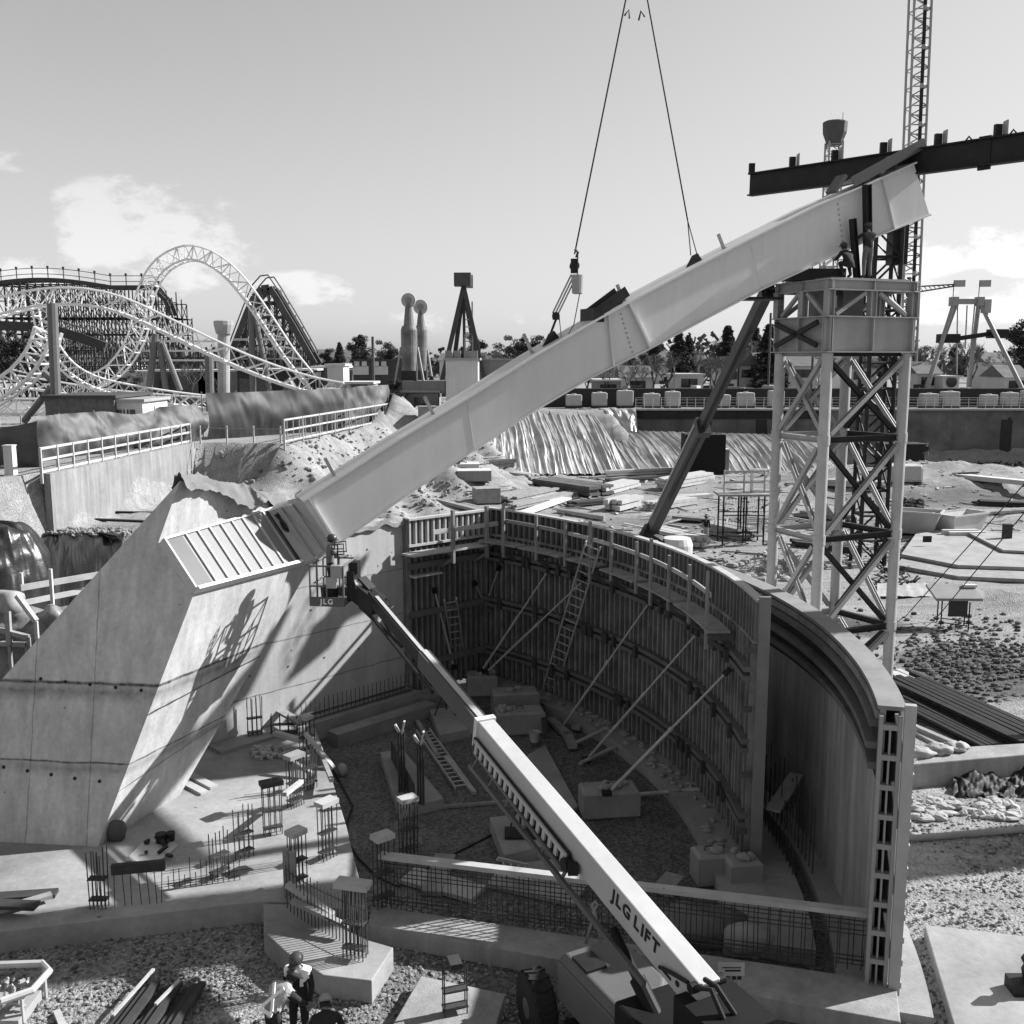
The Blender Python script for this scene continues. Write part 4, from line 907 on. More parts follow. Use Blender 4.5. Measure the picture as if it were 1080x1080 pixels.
def ladder(p, q, wd, nr, label, mat, up=None, grp=None):
    p, q = V(p), V(q); t_ = T('ladder', label, 'ladder', tuple(p), grp); d_ = (q-p).normalized(); s_ = V((1,.25,0)).normalized() if up is None else V(up)
    s_ = (s_ - d_*s_.dot(d_)).normalized()
    for k in (-1,1):
        m_ = MB(); m_.beam(p+s_*wd/2*k, q+s_*wd/2*k, .05, .10, d_.cross(s_)); m_.build('rail', mat, t_)
    for k in range(nr):
        m_ = MB(); c = p.lerp(q,(k+.6)/nr); m_.tube(c-s_*wd/2, c+s_*wd/2, .018, 6); m_.build('rung', mat, t_)
    return t_
alu = M('ladder_metal', .46, .4, 2, .15, .03, 10, metal=.3)
ladder(P(577,735,.1), arc(17.62,28.0,6.45), .48, 20, 'tall pale ladder leaning against the curved formwork', alu, up=(1,-.5,0))
ladder(P(487,712,.1), P(473,628,.0).lerp(CAM, .0) if False else D(475,632,34.2), .42, 11, 'short dark ladder leaning in the formwork corner', grey)
ladder(P(446,770,.06), P(488,830,.10), .45, 15, 'pale ladder lying flat on the dark gravel', alu, up=(1,0.2,0))
ladder(P(528,915,.75), P(548,880,.75) if False else P(560,922,.35), .5, 4, 'short frame of pale slats beside the front cage', white2, up=(.3,1,0))
for (q0, q1, lb, mt) in (((470,800),(500,838),'thin pole lying right of the flat ladder, with the pale lower half',pipe),((440,762),(462,800),'weathered board lying under the head of the flat ladder',timberg)):
    plank(q0,q1,.02,.02,.14,.10,lb,mt)
plank((448,854),(545,846),.02,.02,.09,.08,'long thin batten lying on the gravel across the pit floor',timberg)
for i, (q0, q1, lb) in enumerate((((600,787),(640,768),'upper pipe lying against the curved footing'),((612,805),(688,769),'middle pipe lying between pit floor and curved footing'),((672,838),(742,832),'lower pipe lying right of the lone ballast block'))):
    m_ = MB(); m_.tube(P(*q0,.12), P(*q1,.4), .06, 8); tag(m_.build('pipe', pipe), lb, 'pipe', 'loose pipes in the pit')
tp = P(549,880,.35); t_ = T('tripod_prop_foot', 'steel tripod prop foot standing on the pad under the lift boom', 'prop foot', tuple(tp))
for dx, dy in ((-.35,-.25),(.35,-.25),(0,.35)):
    m_ = MB(); m_.tube(tp+V((dx,dy,0)), tp+V((0,0,1.0)), .03, 5); m_.build('leg', rust, t_)
m_ = MB(); m_.box(tp+V((0,0,.04)), (.8,.6,.05)); m_.box(tp+V((0,0,1.0)), (.25,.25,.12)); m_.build('plate', dsteel, t_)
tp = P(470,752,.3); t_ = T('tripod_prop_foot', 'dark steel tripod prop foot on the small far pad', 'prop foot', tuple(tp))
for dx, dy in ((-.35,-.25),(.35,-.25),(0,.35)):
    m_ = MB(); m_.tube(tp+V((dx,dy,0)), tp+V((0,0,.9)), .03, 5); m_.build('leg', rust, t_)
m_ = MB(); m_.box(tp+V((0,0,.9)), (.2,.2,.12)); m_.build('plate', dsteel, t_)
m_ = MB(); c = P(564,782,.12); m_.lathe(c, [(.14,0),(.18,.32),(.19,.33),(.17,.33),(.13,.03)], 14); tag(m_.build('bucket', M('bucket_plastic', .4, .5, 3, .05), smooth=False), 'pale plastic bucket on the low dark pad behind the boom', 'bucket')
m_ = MB()
for k in range(3): m_.beam(P(572,748+k*6,.1)+V((0,0,.1+.1*k)), P(575,790+k*3,.1)+V((0,0,.6)), .12, .2)
tag(m_.build('timber_trestle', timberd), 'dark timber trestle under the foot of the tall ladder', 'trestle')
for i, (q0, q1, lb, mt) in enumerate((((607,770),(622,760),'pale slab offcut on the pit floor under the second prop',conc2),((580,760),(600,778),'weathered board jutting out beside the ladder trestle',timberg),((598,775),(604,790),'short board hanging at the machine parts behind the boom',timberg),((585,868),(604,880),'short board propped at the lower end of the hose carrier',timberg))):
    plank(q0,q1,.1,.1,.3,.12,lb,mt)
m_ = MB()
for k in range(60):
    p = arc(R.uniform(17.9,18.5), R.uniform(1,40), .34); m_.blob(p+V((0,0,.03)), (R.uniform(.05,.18),R.uniform(.05,.14),.06), k, .3, 2, 4)
tag(m_.build('concrete_crumbs', conc2), 'crumbs of concrete on the footing along the curved formwork', 'rubble', kind='stuff')
# under-cage clutter
for i, (q0, q1, wd, th, lb, mt) in enumerate((((430,925),(505,945),.7,.1,'pale board lying inside the left end of the front cage',conc),((470,905),(455,945),.5,.12,'dark plank leaning behind the front cage',timberg),((520,928),(612,948),.8,.1,'wide pale board behind the middle of the front cage',conc2),((700,945),(712,932),.45,.25,'carton lying left of the two pale ballast blocks',timberg))):
    plank(q0,q1,.03,.03,wd,th,lb,mt)
m_ = MB(); c = P(736,985,.05); m_.blob(c+V((0,0,.15)), (1.1,.6,.45), 5, .35, 1.7, 14); tag(m_.build('plastic_sheet', M('cage_sheet', .12, .4, 2, .3, .4, 6), smooth=True), 'crumpled dull plastic sheet behind the right part of the front cage', 'sheet')
m_ = MB(); c = P(787,1000,.1); m_.blob(c+V((0,0,.22)), (.5,.35,.3), 8, .2, 1.7, 10); tag(m_.build('white_sack', cloth, smooth=True), 'white sack lying behind the front cage near the small sign', 'sack')
sg = T('notice_board', 'small pale notice board hung on the front cage', 'sign', tuple(P(768,1030,.42)))
c = P(768,1020,.72)+V((0,-.25,0)); m_ = MB(); m_.box(c+V((0,0,.12)), (.50,.03,.26)); m_.box(c+V((-.16,0.06,-.2)), (.03,.05,.5)); m_.box(c+V((.16,.06,-.2)), (.03,.05,.5)); m_.build('board', white2, sg)
m_ = MB()
for k, x in enumerate((-.15,-.05,.06,.16)): m_.box(c+V((x,0,-.06)), (.07,.04,.05))
m_.box(c+V((0,-.017,.16)), (.36,.006,.02)); m_.box(c+V((.03,-.017,.10)), (.30,.006,.035)); m_.build('marks', dsteel, sg)
kn = P(626,995,.42); m_ = MB()
m_.path([kn+V((-.16,0,.0)), kn+V((-.05,0,.45)), kn+V((0,-.02,.75)), kn+V((.07,0,.85)), kn+V((.02,0,.92)), kn+V((-.05,0,.84)), kn+V((0,-.02,.72)), kn+V((.07,0,.4)), kn+V((.16,0,.0))], .03, 6)
tag(m_.build('pale_rope', cloth, smooth=True), 'pale rope looped over the front cage just left of the boom', 'rope')
m_ = MB(); m_.path([P(800,1010,.45), P(850,1020,.45), P(875,1040,.1), P(905,1062,.05), P(930,1085,.05)], .022, 5); tag(m_.build('power_cable', black), 'black power cable looping at the right end of the front cage', 'cable')
wr = T('wall_rebar', 'dark rebar curtain standing in the gap behind the end of the curved formwork', 'rebar', tuple(arc(19.6,4,.3)))
for k in range(40):
    a = -3+.45*k; m_ = MB(); p = arc(19.55+.5*(k%2),a,.3); m_.tube(p, p+V((0,0,R.uniform(1.3,1.9))), .014, 4); m_.build('upright_bar', rust, wr)
m_ = MB(); a, b_ = arc(19.2,-1,1.6), arc(20.3,4,1.75); m_.beam(a, b_, .35, .06); tag(m_.build('scaffold_board', timberg), 'board laid across the rebar behind the end of the curved formwork', 'board')

# ================================================================== BOOM LIFT (near)
def collinear(A, Bpt, px_, py_):               # point on segment line A..B that the pixel looks at
    d_ = ray(px_,py_); u = (Bpt-A); w0 = A-CAM; a = u.dot(u); b_ = u.dot(d_); c = d_.dot(d_); dd_ = u.dot(w0); e_ = d_.dot(w0)
    return A + u*((b_*e_-c*dd_)/(a*c-b_*b_))
lw = M('lift_white', .42, .45, 1.2, .08, .03, 8, streak=.05); lg = M('lift_grey', .10, .5, 1.2, .12, .03, 8); lb = M('lift_black', .008, .6, 2, .3, spec=.2)
PB = D(741,1046,13.6); PT = D(389,626,26.8)
lift = T('boom_lift', 'big white boom lift in the foreground reaching across the pit to the girder end', 'boom lift', (PB.x,PB.y,0))
ax = (PT-PB).normalized(); LT = (PT-PB).length
s1 = (collinear(PB,PT,523,762)-PB).length; s2 = (collinear(PB,PT,452,690)-PB).length
sidev = ax.cross(V((0,0,1))).normalized(); upv = sidev.cross(ax)
if sidev.dot(CAM-PB) > 0: near = sidev
else: near = -sidev
W1, H1 = .37, .58
def boomat(s_, o_side=0, o_up=0): return PB + ax*s_ + near*o_side + upv*o_up
m_ = MB(); m_.beam(boomat(-.12), boomat(s1), W1, H1, upv, w2=W1*.98, h2=H1*.98); m_.build('main_boom', lw, lift, bevel=.02)
m_ = MB(); m_.beam(boomat(s1-.02), boomat(s1+.12), W1+.07, H1+.07, upv); m_.build('boom_collar', white, lift)
m_ = MB(); m_.beam(boomat(s1), boomat(s2), W1*.76, H1*.74, upv); m_.build('middle_boom', M('boom_dark', .06, .45, 1, .15), lift)
m_ = MB(); m_.beam(boomat(s1,0,H1*.37+.015), boomat(s2,0,H1*.37+.015), W1*.36, .02, upv); m_.build('wear_strip', white2, lift)
m_ = MB(); m_.beam(boomat(s2), boomat(LT*.985), W1*.58, H1*.56, upv); m_.build('fly_boom', dsteel, lift)
m_ = MB(); m_.beam(boomat(s2,0,H1*.29+.01), boomat(LT*.96,0,H1*.29+.01), W1*.25, .02, upv); m_.build('wear_strip', white2, lift)
m_ = MB(); m_.tube(boomat(s2*.92,.1,-.42), boomat(LT*.94,.12,-.4), .05, 6); m_.build('hydraulic_line', dsteel, lift)
# hose carrier along the near side
hc0, hc1 = s1*.47, s1*.985
for o_ in (.34,.60):
    m_ = MB(); m_.beam(boomat(hc0,W1/2+.10+o_*.0+(.0 if o_<.5 else .06),-o_+.22), boomat(hc1,W1/2+.10,-o_+.25), .04, .07, upv); m_.build('carrier_rail', lw if o_ < .5 else lg, lift)
for k in range(17):
    s_ = hc0+(hc1-hc0)*(k+.5)/17; m_ = MB(); m_.beam(boomat(s_,W1/2+.10,-.09), boomat(s_,W1/2+.11,-.33), .04, .10, ax); m_.build('carrier_link', lw if k % 1 == 0 else dsteel, lift)
m_ = MB(); m_.beam(boomat(hc0-.05,W1/2+.06,-.24), boomat(hc1+.1,W1/2+.06,-.24), .04, .36, upv); m_.build('carrier_tray', dsteel, lift)
m_ = MB(); m_.beam(boomat(.9,W1/2+.16,-.55), boomat(hc1,W1/2+.16,-.66), .07, .10, upv)
for k in range(6): m_.beam(boomat(hc0+k*.75,W1/2+.16,-.62), boomat(hc0+k*.75,W1/2,-.30), .05, .05, ax)
m_.build('lower_rail', lg, lift)
m_ = MB(); m_.lathe(boomat(hc0-.05,W1/2+.02,-.25), [(.12,0),(.12,.16)], 10, axis=near); m_.box(boomat(hc0-.25,W1/2+.1,-.2), (.18,.18,.18)); m_.build('carrier_end', dsteel, lift)
# lettering on the near side of the boom
def text_mesh(body, size, thick=.004, bold=.0):
    cu = bpy.data.curves.new('lettering', 'FONT'); cu.body = body; cu.size = size; cu.extrude = thick; cu.offset = bold; cu.align_x = 'CENTER'; cu.align_y = 'CENTER'; cu.space_character = 1.28
    o_ = bpy.data.objects.new('tmp_text', cu); COL.objects.link(o_); dg = bpy.context.evaluated_depsgraph_get(); dg.update()
    me = bpy.data.meshes.new_from_object(o_.evaluated_get(dg)); bpy.data.objects.remove(o_); return me
def put_text(me, name, mat, parent, loc, xdir, ydir):
    xd = V(xdir).normalized(); yd = V(ydir).normalized(); zd = xd.cross(yd)
    mt = Matrix((xd, yd, zd)).transposed().to_4x4(); mt.translation = V(loc)-OFF[parent.name]
    me.transform(mt); me.materials.clear(); me.materials.append(mat); o_ = bpy.data.objects.new(name, me); COL.objects.link(o_); o_.parent = parent; OFF[o_.name] = OFF[parent.name]; return o_
wm = MB()
for ch_, x_ in (('J',-1.50),('L',-1.04),('G',-.46),('L',.30),('I',.70),('F',1.06),('T',1.60)):
    q = text_mesh(ch_, .31, bold=.010); xs_ = [v.co.x for v in q.vertices]; mid_ = (min(xs_)+max(xs_))/2
    wm.add([(v.co.x-mid_+x_*.40, v.co.y, v.co.z) for v in q.vertices], [tuple(p.vertices) for p in q.polygons])
tx = bpy.data.meshes.new('lettering'); tx.from_pydata(wm.v, [], wm.f)
c_ = collinear(PB,PT,679,968); s_t = (c_-PB).length
put_text(tx, 'lettering', black, lift, boomat(s_t,W1/2+.006,.06), -ax, upv)
for s_ in (.5,):
    m_ = MB(); m_.beam(boomat(s_,W1/2+.004,-.16), boomat(s_+.22,W1/2+.004,-.16), .008, .05, upv); m_.build('slot_mark', black, lift)
m_ = MB(); m_.lathe(boomat(.35,W1/2-.01,-.1), [(.05,0),(.05,.02)], 10, axis=near); m_.build('pin', black, lift)
m_ = MB(); m_.path([boomat(.1,W1/2+.03,.15), boomat(.5,W1/2+.05,.0), boomat(.75,W1/2+.05,-.12)], .03, 6); m_.build('hose', black, lift)
# pivot end, lift cylinder, turntable, hood, wheels
m_ = MB(); pe = boomat(-.35,0,-.15); m_.box(pe+V((.12,-.05,-.45)), (1.1,1.0,1.3), math.atan2(ax.y,ax.x)); m_.lathe(boomat(-.05,-.3,.2), [(.08,0),(.08,.6)], 12, axis=near); m_.build('pivot_housing', lb, lift)
m_ = MB(); m_.path([boomat(-.1,W1/2+.05,.25), boomat(-.35,W1/2,.42), boomat(-.6,.1,.1)], .04, 6); m_.path([boomat(-.1,.1,.35), boomat(-.35,.1,.45), boomat(-.6,-.1,.1)], .04, 6); m_.build('hose', black, lift)
cy0, cy1 = boomat(-.1,.25,-1.25), boomat(2.0,.25,-.42); m_ = MB(); m_.tube(cy0, cy0.lerp(cy1,.62), .13, 12); m_.tube(cy0.lerp(cy1,.6), cy1, .075, 10); m_.build('lift_cylinder', lb, lift)
hx = V((ax.x,ax.y,0)).normalized(); hy = V((-hx.y,hx.x,0)); bz = V((PB.x,PB.y,0))
m_ = MB(); c = bz+hx*.4; q = [c+hx*a+hy*b_ for a, b_ in ((-1.3,-.7),(.9,-.7),(.9,.7),(-1.3,.7))]; m_.prism([tuple(x[:2]) for x in q], .95, 2.3); m_.build('turntable', lb, lift, bevel=.05)
hp = V((1.75,15.75,0)); m_ = MB()
def hood(cx, z): return [hp+hx*a*cx+hy*b_*cx+V((0,0,z)) for a, b_ in ((-.95,-.45),(-.6,-.72),(.55,-.72),(.95,-.3),(.95,.6),(-.95,.6))]
m_.loft(hood(1,1.05), hood(1,1.8)); m_.loft(hood(1,1.8), hood(.86,1.98)); m_.build('engine_hood', lg, lift, bevel=.04)
m_ = MB(); m_.box(hp+hx*.35+hy*.3+V((0,0,2.0)), (.5,.4,.06), math.atan2(hx.y,hx.x)); m_.build('vent', dsteel, lift)
m_ = MB(); c = (hp+bz)/2; m_.box(c+V((0,0,.85)), (3.2,1.5,.35), math.atan2(hx.y,hx.x)); m_.build('chassis', lb, lift)
def wheel(c, axis, r, wd, parent, tm=black, rm=lg):
    c = V(c); axis = V(axis).normalized(); m_ = MB(); m_.lathe(c-axis*wd/2, [(r*.55,0),(r*.9,0),(r,.15*wd),(r,.85*wd),(r*.9,wd),(r*.55,wd)], 24, axis=axis)
    x = axis.cross(V((0,0,1))).normalized(); y = axis.cross(x)
    for k in range(18):
        a = 2*math.pi*k/18; d_ = x*math.cos(a)+y*math.sin(a); t2 = x*-math.sin(a)+y*math.cos(a)
        m_.beam(c+d_*r*.98-axis*wd*.45+t2*.03, c+d_*r*.98+axis*wd*.02-t2*.05, .06, .06, d_); m_.beam(c+d_*r*.98+axis*wd*.45+t2*.03, c+d_*r*.98-axis*wd*.02-t2*.05, .06, .06, d_)
    w_ = m_.build('wheel', tm, parent); m_ = MB(); m_.lathe(c-axis*(wd/2-.03), [(.05,-.02),(r*.5,0),(r*.56,.05),(r*.56,wd-.08),(r*.5,wd-.04),(.05,wd-.02)], 18, axis=axis); m_.build('rim', rm, w_)
    return w_
w1 = V((.45,16.75,.62)); wheel(w1, hy+hx*.15, .62, .42, lift)
w2 = V((2.2,17.3,.62)); wheel(w2, hy, .62, .42, lift)
w3 = bz+hx*1.0-hy*1.25; w3.z = .62; wheel(w3, hy, .62, .42, lift)
m_ = MB(); c = V((2.2,17.0,1.35)); m_.beam(c+V((-.5,.2,-.1)), c+V((.6,-.3,.0)), .55, .12); m_.build('fender', lg, lift, bevel=.05)
# jib and basket
PJ = D(378,614,26.95); m_ = MB(); m_.beam(PT, PJ, .34, .42); m_.beam(D(400,640,26.5), D(377,622,26.9), .48, .48); m_.tube(D(410,640,26.4), D(386,617,26.8), .06, 8); m_.build('jib', dsteel, lift)
m_ = MB(); m_.tube(D(380,640,26.8), D(424,682,25.4), .05, 8); m_.path([D(398,628,26.6), D(406,640,26.5), D(404,655,26.4), D(412,668,26.0)], .025, 5); m_.build('levelling_cylinder', dsteel, lift)
m_ = MB(); m_.lathe(D(377,618,26.8), [(.17,-.1),(.17,.1)], 12, axis=near); m_.build('rotator', white2, lift)
bk_ = D(352,634,27.1); bzr = -.12; bsk = bpy.data.objects.new('basket', None)
def bp(x, y, z):
    c_, s_ = math.cos(bzr), math.sin(bzr); return bk_+V((x*c_-y*s_, x*s_+y*c_, z))
LX, LY = .46, .6
m_ = MB()
for x in (-LX,LX):
    for y in (-LY,0,LY): m_.tube(bp(x,y,0), bp(x,y,1.1), .028, 6)
for x in (0,):
    for y in (-LY,LY): m_.tube(bp(x,y,0), bp(x,y,1.1), .024, 6)
for z in (.42,.55,1.1):
    if z == .42: continue
    m_.tube(bp(-LX,-LY,z), bp(LX,-LY,z), .026, 6); m_.tube(bp(-LX,LY,z), bp(LX,LY,z), .026, 6); m_.tube(bp(-LX,-LY,z), bp(-LX,LY,z), .026, 6); m_.tube(bp(LX,-LY,z), bp(LX,LY,z), .026, 6)
bsk = m_.build('basket', M('basket_paint', .12, .5, 1, .2), lift)
m_ = MB(); m_.box(bp(0,0,.02), (2*LX,2*LY,.05), bzr); m_.box(bp(0,-LY-.02,.13), (2*LX+.04,.02,.26), bzr); m_.box(bp(0,LY,.13), (2*LX,.02,.24), bzr); m_.build('toe_board', M('basket_panel', .09, .5, 3, .2), bsk)
tx = text_mesh('JLG', .2, bold=.004); put_text(tx, 'lettering', refl, bsk, bp(0,-LY-.04,.13), bp(1,0,0)-bp(0,0,0), (0,0,1))
m_ = MB(); m_.box(bp(.28,-LY+.05,.95), (.3,.2,.35), bzr); m_.box(bp(.15,-LY-.03,.66), (.28,.05,.3), bzr); m_.build('control_box', grey, bsk)
m_ = MB(); q = [bp(.14,-.5,1.4), bp(.14,-.5,1.66), bp(.46,-.5,1.7), bp(.47,-.5,1.42), bp(.14,-.5,1.4)]; m_.path(q, .02, 5); m_.path([p+V((0,.4,0)) for p in q], .02, 5); m_.tube(bp(.3,-.5,1.1), bp(.3,-.5,1.68), .02, 5); m_.tube(bp(.14,-.5,1.55), bp(.47,-.5,1.57), .015, 5); m_.build('guard_hoop', dsteel, bsk)
m_ = MB(); m_.lathe(bp(-.05,-.2,.05), [(.22,0),(.25,.42),(.2,.43)], 12); m_.build('tool_tub', dsteel, bsk)
m_ = MB(); m_.box(bp(LX+.12,0,.5), (.2,.7,.8), bzr); m_.box(bp(LX+.2,-.1,1.0), (.2,.3,.3), bzr); m_.build('mount', dsteel, bsk)

# ================================================================== PEOPLE
def human(label, base, yaw, J=None, top=clothd, legs_=clothd, hat='pale', brim=False, scale=1.0, vest=None, extra=None):
    j = dict(pel=(0,0,.95), spi=(0,.0,1.15), che=(0,.0,1.34), nek=(0,.02,1.50), hed=(0,.05,1.64),
             shl=(-.19,0,1.42), ell=(-.25,.0,1.14), wrl=(-.24,.10,.90), shr=(.19,0,1.42), elr=(.25,0,1.14), wrr=(.24,.10,.90),
             hil=(-.095,0,.92), knl=(-.11,.03,.50), anl=(-.12,0,.09), tol=(-.13,.17,.04), hir=(.095,0,.92), knr=(.11,.03,.50), anr=(.12,0,.09), tor=(.13,.17,.04))
    look = (J or {}).get('look', (0, 1, -.12)); j.update({k: v for k, v in (J or {}).items() if k != 'look'})
    j = {k: V(v)*scale for k, v in j.items()}
    rdd = dict(pel=.150,spi=.140,che=.165,nek=.060,hed=.05,shl=.080,ell=.055,wrl=.038,shr=.080,elr=.055,wrr=.038,hil=.105,knl=.075,anl=.055,tol=.045,hir=.105,knr=.075,anr=.055,tor=.045)
    ed = [('pel','spi'),('spi','che'),('che','nek'),('nek','hed'),('che','shl'),('shl','ell'),('ell','wrl'),('che','shr'),('shr','elr'),('elr','wrr'),('pel','hil'),('hil','knl'),('knl','anl'),('anl','tol'),('pel','hir'),('hir','knr'),('knr','anr'),('anr','tor')]
    ks = list(j); me = bpy.data.meshes.new('tmp'); me.from_pydata([j[k] for k in ks], [(ks.index(a), ks.index(b_)) for a, b_ in ed], [])
    o_ = bpy.data.objects.new('tmp', me); COL.objects.link(o_); sk = o_.modifiers.new('s','SKIN'); sk.use_smooth_shade = True
    for i, k in enumerate(ks):
        d_ = me.skin_vertices[0].data[i]; d_.radius = (rdd[k]*scale*1.0, rdd[k]*scale*(.78 if k in ('pel','spi','che') else 1)); d_.use_root = (k == 'pel')
    o_.modifiers.new('d','SUBSURF').levels = 2
    dg = bpy.context.evaluated_depsgraph_get(); dg.update(); ev = bpy.data.meshes.new_from_object(o_.evaluated_get(dg)); bpy.data.objects.remove(o_)
    m_ = MB(); m_.v = [tuple(v.co) for v in ev.vertices]; m_.f = [tuple(p.vertices) for p in ev.polygons]
    seg = [(j[a], j[b_], (0 if b_ in ('nek','hed') and a != 'che' or b_ == 'hed' else 1 if b_ in ('spi','che','shl','shr','ell','elr','wrl','wrr','nek') else 3 if b_ in ('tol','tor') else 2)) for a, b_ in ed]
    def near_seg(p):
        best = (9, 1)
        for a, b_, q in seg:
            ab = b_-a; t_ = max(0, min(1, (p-a).dot(ab)/max(ab.dot(ab),1e-6))); best = min(best, ((p-a-ab*t_).length, q))
        return best[1]
    m_.m = [near_seg(V(p.center)) for p in ev.polygons]; nbody = len(m_.f)
    # head with face, ears
    hd = j['hed']; fwd = V(look).normalized(); sidex = fwd.cross(V((0,0,1))).normalized(); upx = sidex.cross(fwd)
    b0 = len(m_.v); m_.blob((0,0,0), (.078*scale,.098*scale,.118*scale), 1, .02, 1, 8, mi=0)
    m_.blob((0,.098*scale,-.015*scale), (.014*scale,.02*scale,.025*scale), 1, 0, 1, 4, mi=0)
    for s_ in (-1,1):
        m_.blob((.08*s_*scale,0,-.01*scale), (.012*scale,.02*scale,.03*scale), 1, 0, 1, 4, mi=0); m_.blob((.03*s_*scale,.086*scale,.02*scale), (.012*scale,.008*scale,.008*scale), 1, 0, 1, 4, mi=3)
    m_.box((0,.092*scale,-.055*scale), (.045*scale,.01*scale,.01*scale), 0, 3)
    for i in range(b0, len(m_.v)):
        v = V(m_.v[i]); m_.v[i] = tuple(hd + sidex*v.x + fwd*v.y + upx*(v.z+.02*scale))
    # hands with five bent fingers each
    for wr, el in (('wrl','ell'),('wrr','elr')):
        d_ = (j[wr]-j[el]).normalized(); sx_ = d_.cross(V((0,0,1)))
        sx_ = V((1,0,0)) if sx_.length < .1 else sx_.normalized(); pn = sx_.cross(d_); w_ = j[wr]; k_ = scale
        m_.beam(w_, w_+d_*.09*k_, .05*k_, .03*k_, pn, 0, w2=.08*k_, h2=.026*k_)
        for f in range(4):
            a = w_+d_*.085*k_+sx_*(.03-.02*f)*k_; ln = (.068,.08,.076,.058)[f]*k_
            m_.path([a, a+d_*ln*.5, a+d_*ln*.8-pn*ln*.35, a+d_*ln*.85-pn*ln*.7], [.009*k_,.009*k_,.008*k_,.006*k_], 5, 0)
        a = w_+d_*.03*k_+sx_*.03*k_; m_.path([a, a+d_*.035*k_+sx_*.03*k_, a+d_*.065*k_+sx_*.025*k_-pn*.02*k_], [.012*k_,.010*k_,.008*k_], 5, 0)
    rm = Matrix.Rotation(yaw, 4, 'Z'); tr = lambda p: rm @ V(p) + V(base)
    t_ = T('person', label, 'person', base)
    m_.v = [tuple(tr(v)) for v in m_.v]
    m_.build('body', [skin, top, legs_, black], t_, smooth=True)
    hx_ = MB(); hm = hatm if hat == 'pale' else hatd
    def hp_(v): return tr(hd + sidex*v[0]*scale + fwd*v[1]*scale + upx*v[2]*scale)
    prof = [(.116,.04),(.122,.06),(.112,.11),(.085,.15),(.045,.172),(.005,.178)]
    if hat:
        q = MB(); q.lathe((0,0,0), [(.175 if brim else .125,.035),(.18 if brim else .13,.045)]+prof, 16); q.v = [tuple(hp_((v[0],v[1]*1.12,v[2]))) for v in q.v]; q.build('hard_hat', hm, t_, smooth=False)
        if not brim:
            q = MB(); q.box((0,.13,.05), (.16,.10,.014)); q.v = [tuple(hp_(v)) for v in q.v]; q.build('hat_peak', hm, t_)
    if hat:
        q = MB(); q.lathe((0,-.02,0), [(.088,-.05),(.096,.0),(.1,.05)], 12); q.v = [tuple(hp_((v[0],min(v[1],.03),v[2]))) for v in q.v]; q.build('hair', clothd, t_)
    if vest:
        q = MB(); idx = {}
        zlo, zhi = j['pel'].z-.0, 99
        tors = [(j['pel'],j['spi']),(j['spi'],j['che']),(j['che'],j['nek'])]
        cen = [V(p.center) for p in ev.polygons]
        for pi in range(nbody):
            p = ev.polygons[pi]; c = cen[pi]
            dmin = min((c-(a.lerp(b_, max(0,min(1,(c-a).dot(b_-a)/(b_-a).length_squared))))).length for a, b_ in tors)
            if m_.m[pi] == 1 and dmin < .23*scale and (c-j['ell']).length > .20*scale and (c-j['elr']).length > .20*scale:
                if vest == 'open' and abs(c.x-j['che'].x) < .062 and (c-j['che']).y > -.0: continue
                vs_ = []
                for vi in p.vertices: vs_.append(tr(ev.vertices[vi].co + ev.vertices[vi].normal*.022*scale))
                q.add(vs_, [tuple(range(len(vs_)))])
        # keep each connected cloth panel as a piece of its own
        par = {}
        def root(v):
            while par.setdefault(v, v) != v: v = par[v]
            return v
        key = lambda i: tuple(round(x, 4) for x in q.v[i])
        for f in q.f:
            for i in f[1:]: par[root(key(i))] = root(key(f[0]))
        isl = {}
        for f in q.f: isl.setdefault(root(key(f[0])), []).append(f)
        for fs in isl.values():
            if len(fs) > 12:
                pq = MB()
                for f in fs: pq.add([q.v[i] for i in f], [tuple(range(len(f)))])
                pq.build('vest_panel' if vest == 'open' else 'vest', refl if vest == 'open' else vestm, t_)
        if vest == 'cross':
            ch, pe = j['che'], j['pel']; up_ = (ch-pe).normalized(); bkd = (up_.cross(V((1,0,0)))); bkd = bkd if bkd.y < 0 else -bkd; bkd.normalize()
            q = MB()
            for s_ in (-1,1):
                q.beam(tr(ch+up_*.10+V((.13*s_,0,0))+bkd*.15), tr(pe+up_*.12-V((.13*s_,0,0))+bkd*.165), .055, .02, rm @ bkd)
            q.beam(tr(pe+up_*.07-V((.16,0,0))+bkd*.155), tr(pe+up_*.07+V((.16,0,0))+bkd*.155), .06, .02, rm @ bkd)
            q.build('reflective_stripe', refl, t_)
    return t_
human('worker in the lift basket with wide-brimmed dark hard hat, seen in profile', tuple(bp(-.08,.05,.05)), math.radians(-70),
      dict(elr=(.26,.2,1.2), wrr=(.16,.42,1.22), ell=(-.24,.16,1.16), wrl=(-.14,.40,1.15), look=(.1,1,-.25)), top=clothm, legs_=clothd, hat='dark', brim=True)
human('worker in dark clothes standing on top of the shoring tower', (gcross(8.80)[0].x, gcross(8.80)[0].y-.65, ZC+.06), math.radians(15),
      dict(elr=(.3,.25,1.25), wrr=(.2,.48,1.32), ell=(-.32,.2,1.3), wrl=(-.3,.45,1.4), knr=(.16,.12,.52), look=(-.3,1,.1)), top=clothd, legs_=clothm, hat='dark')
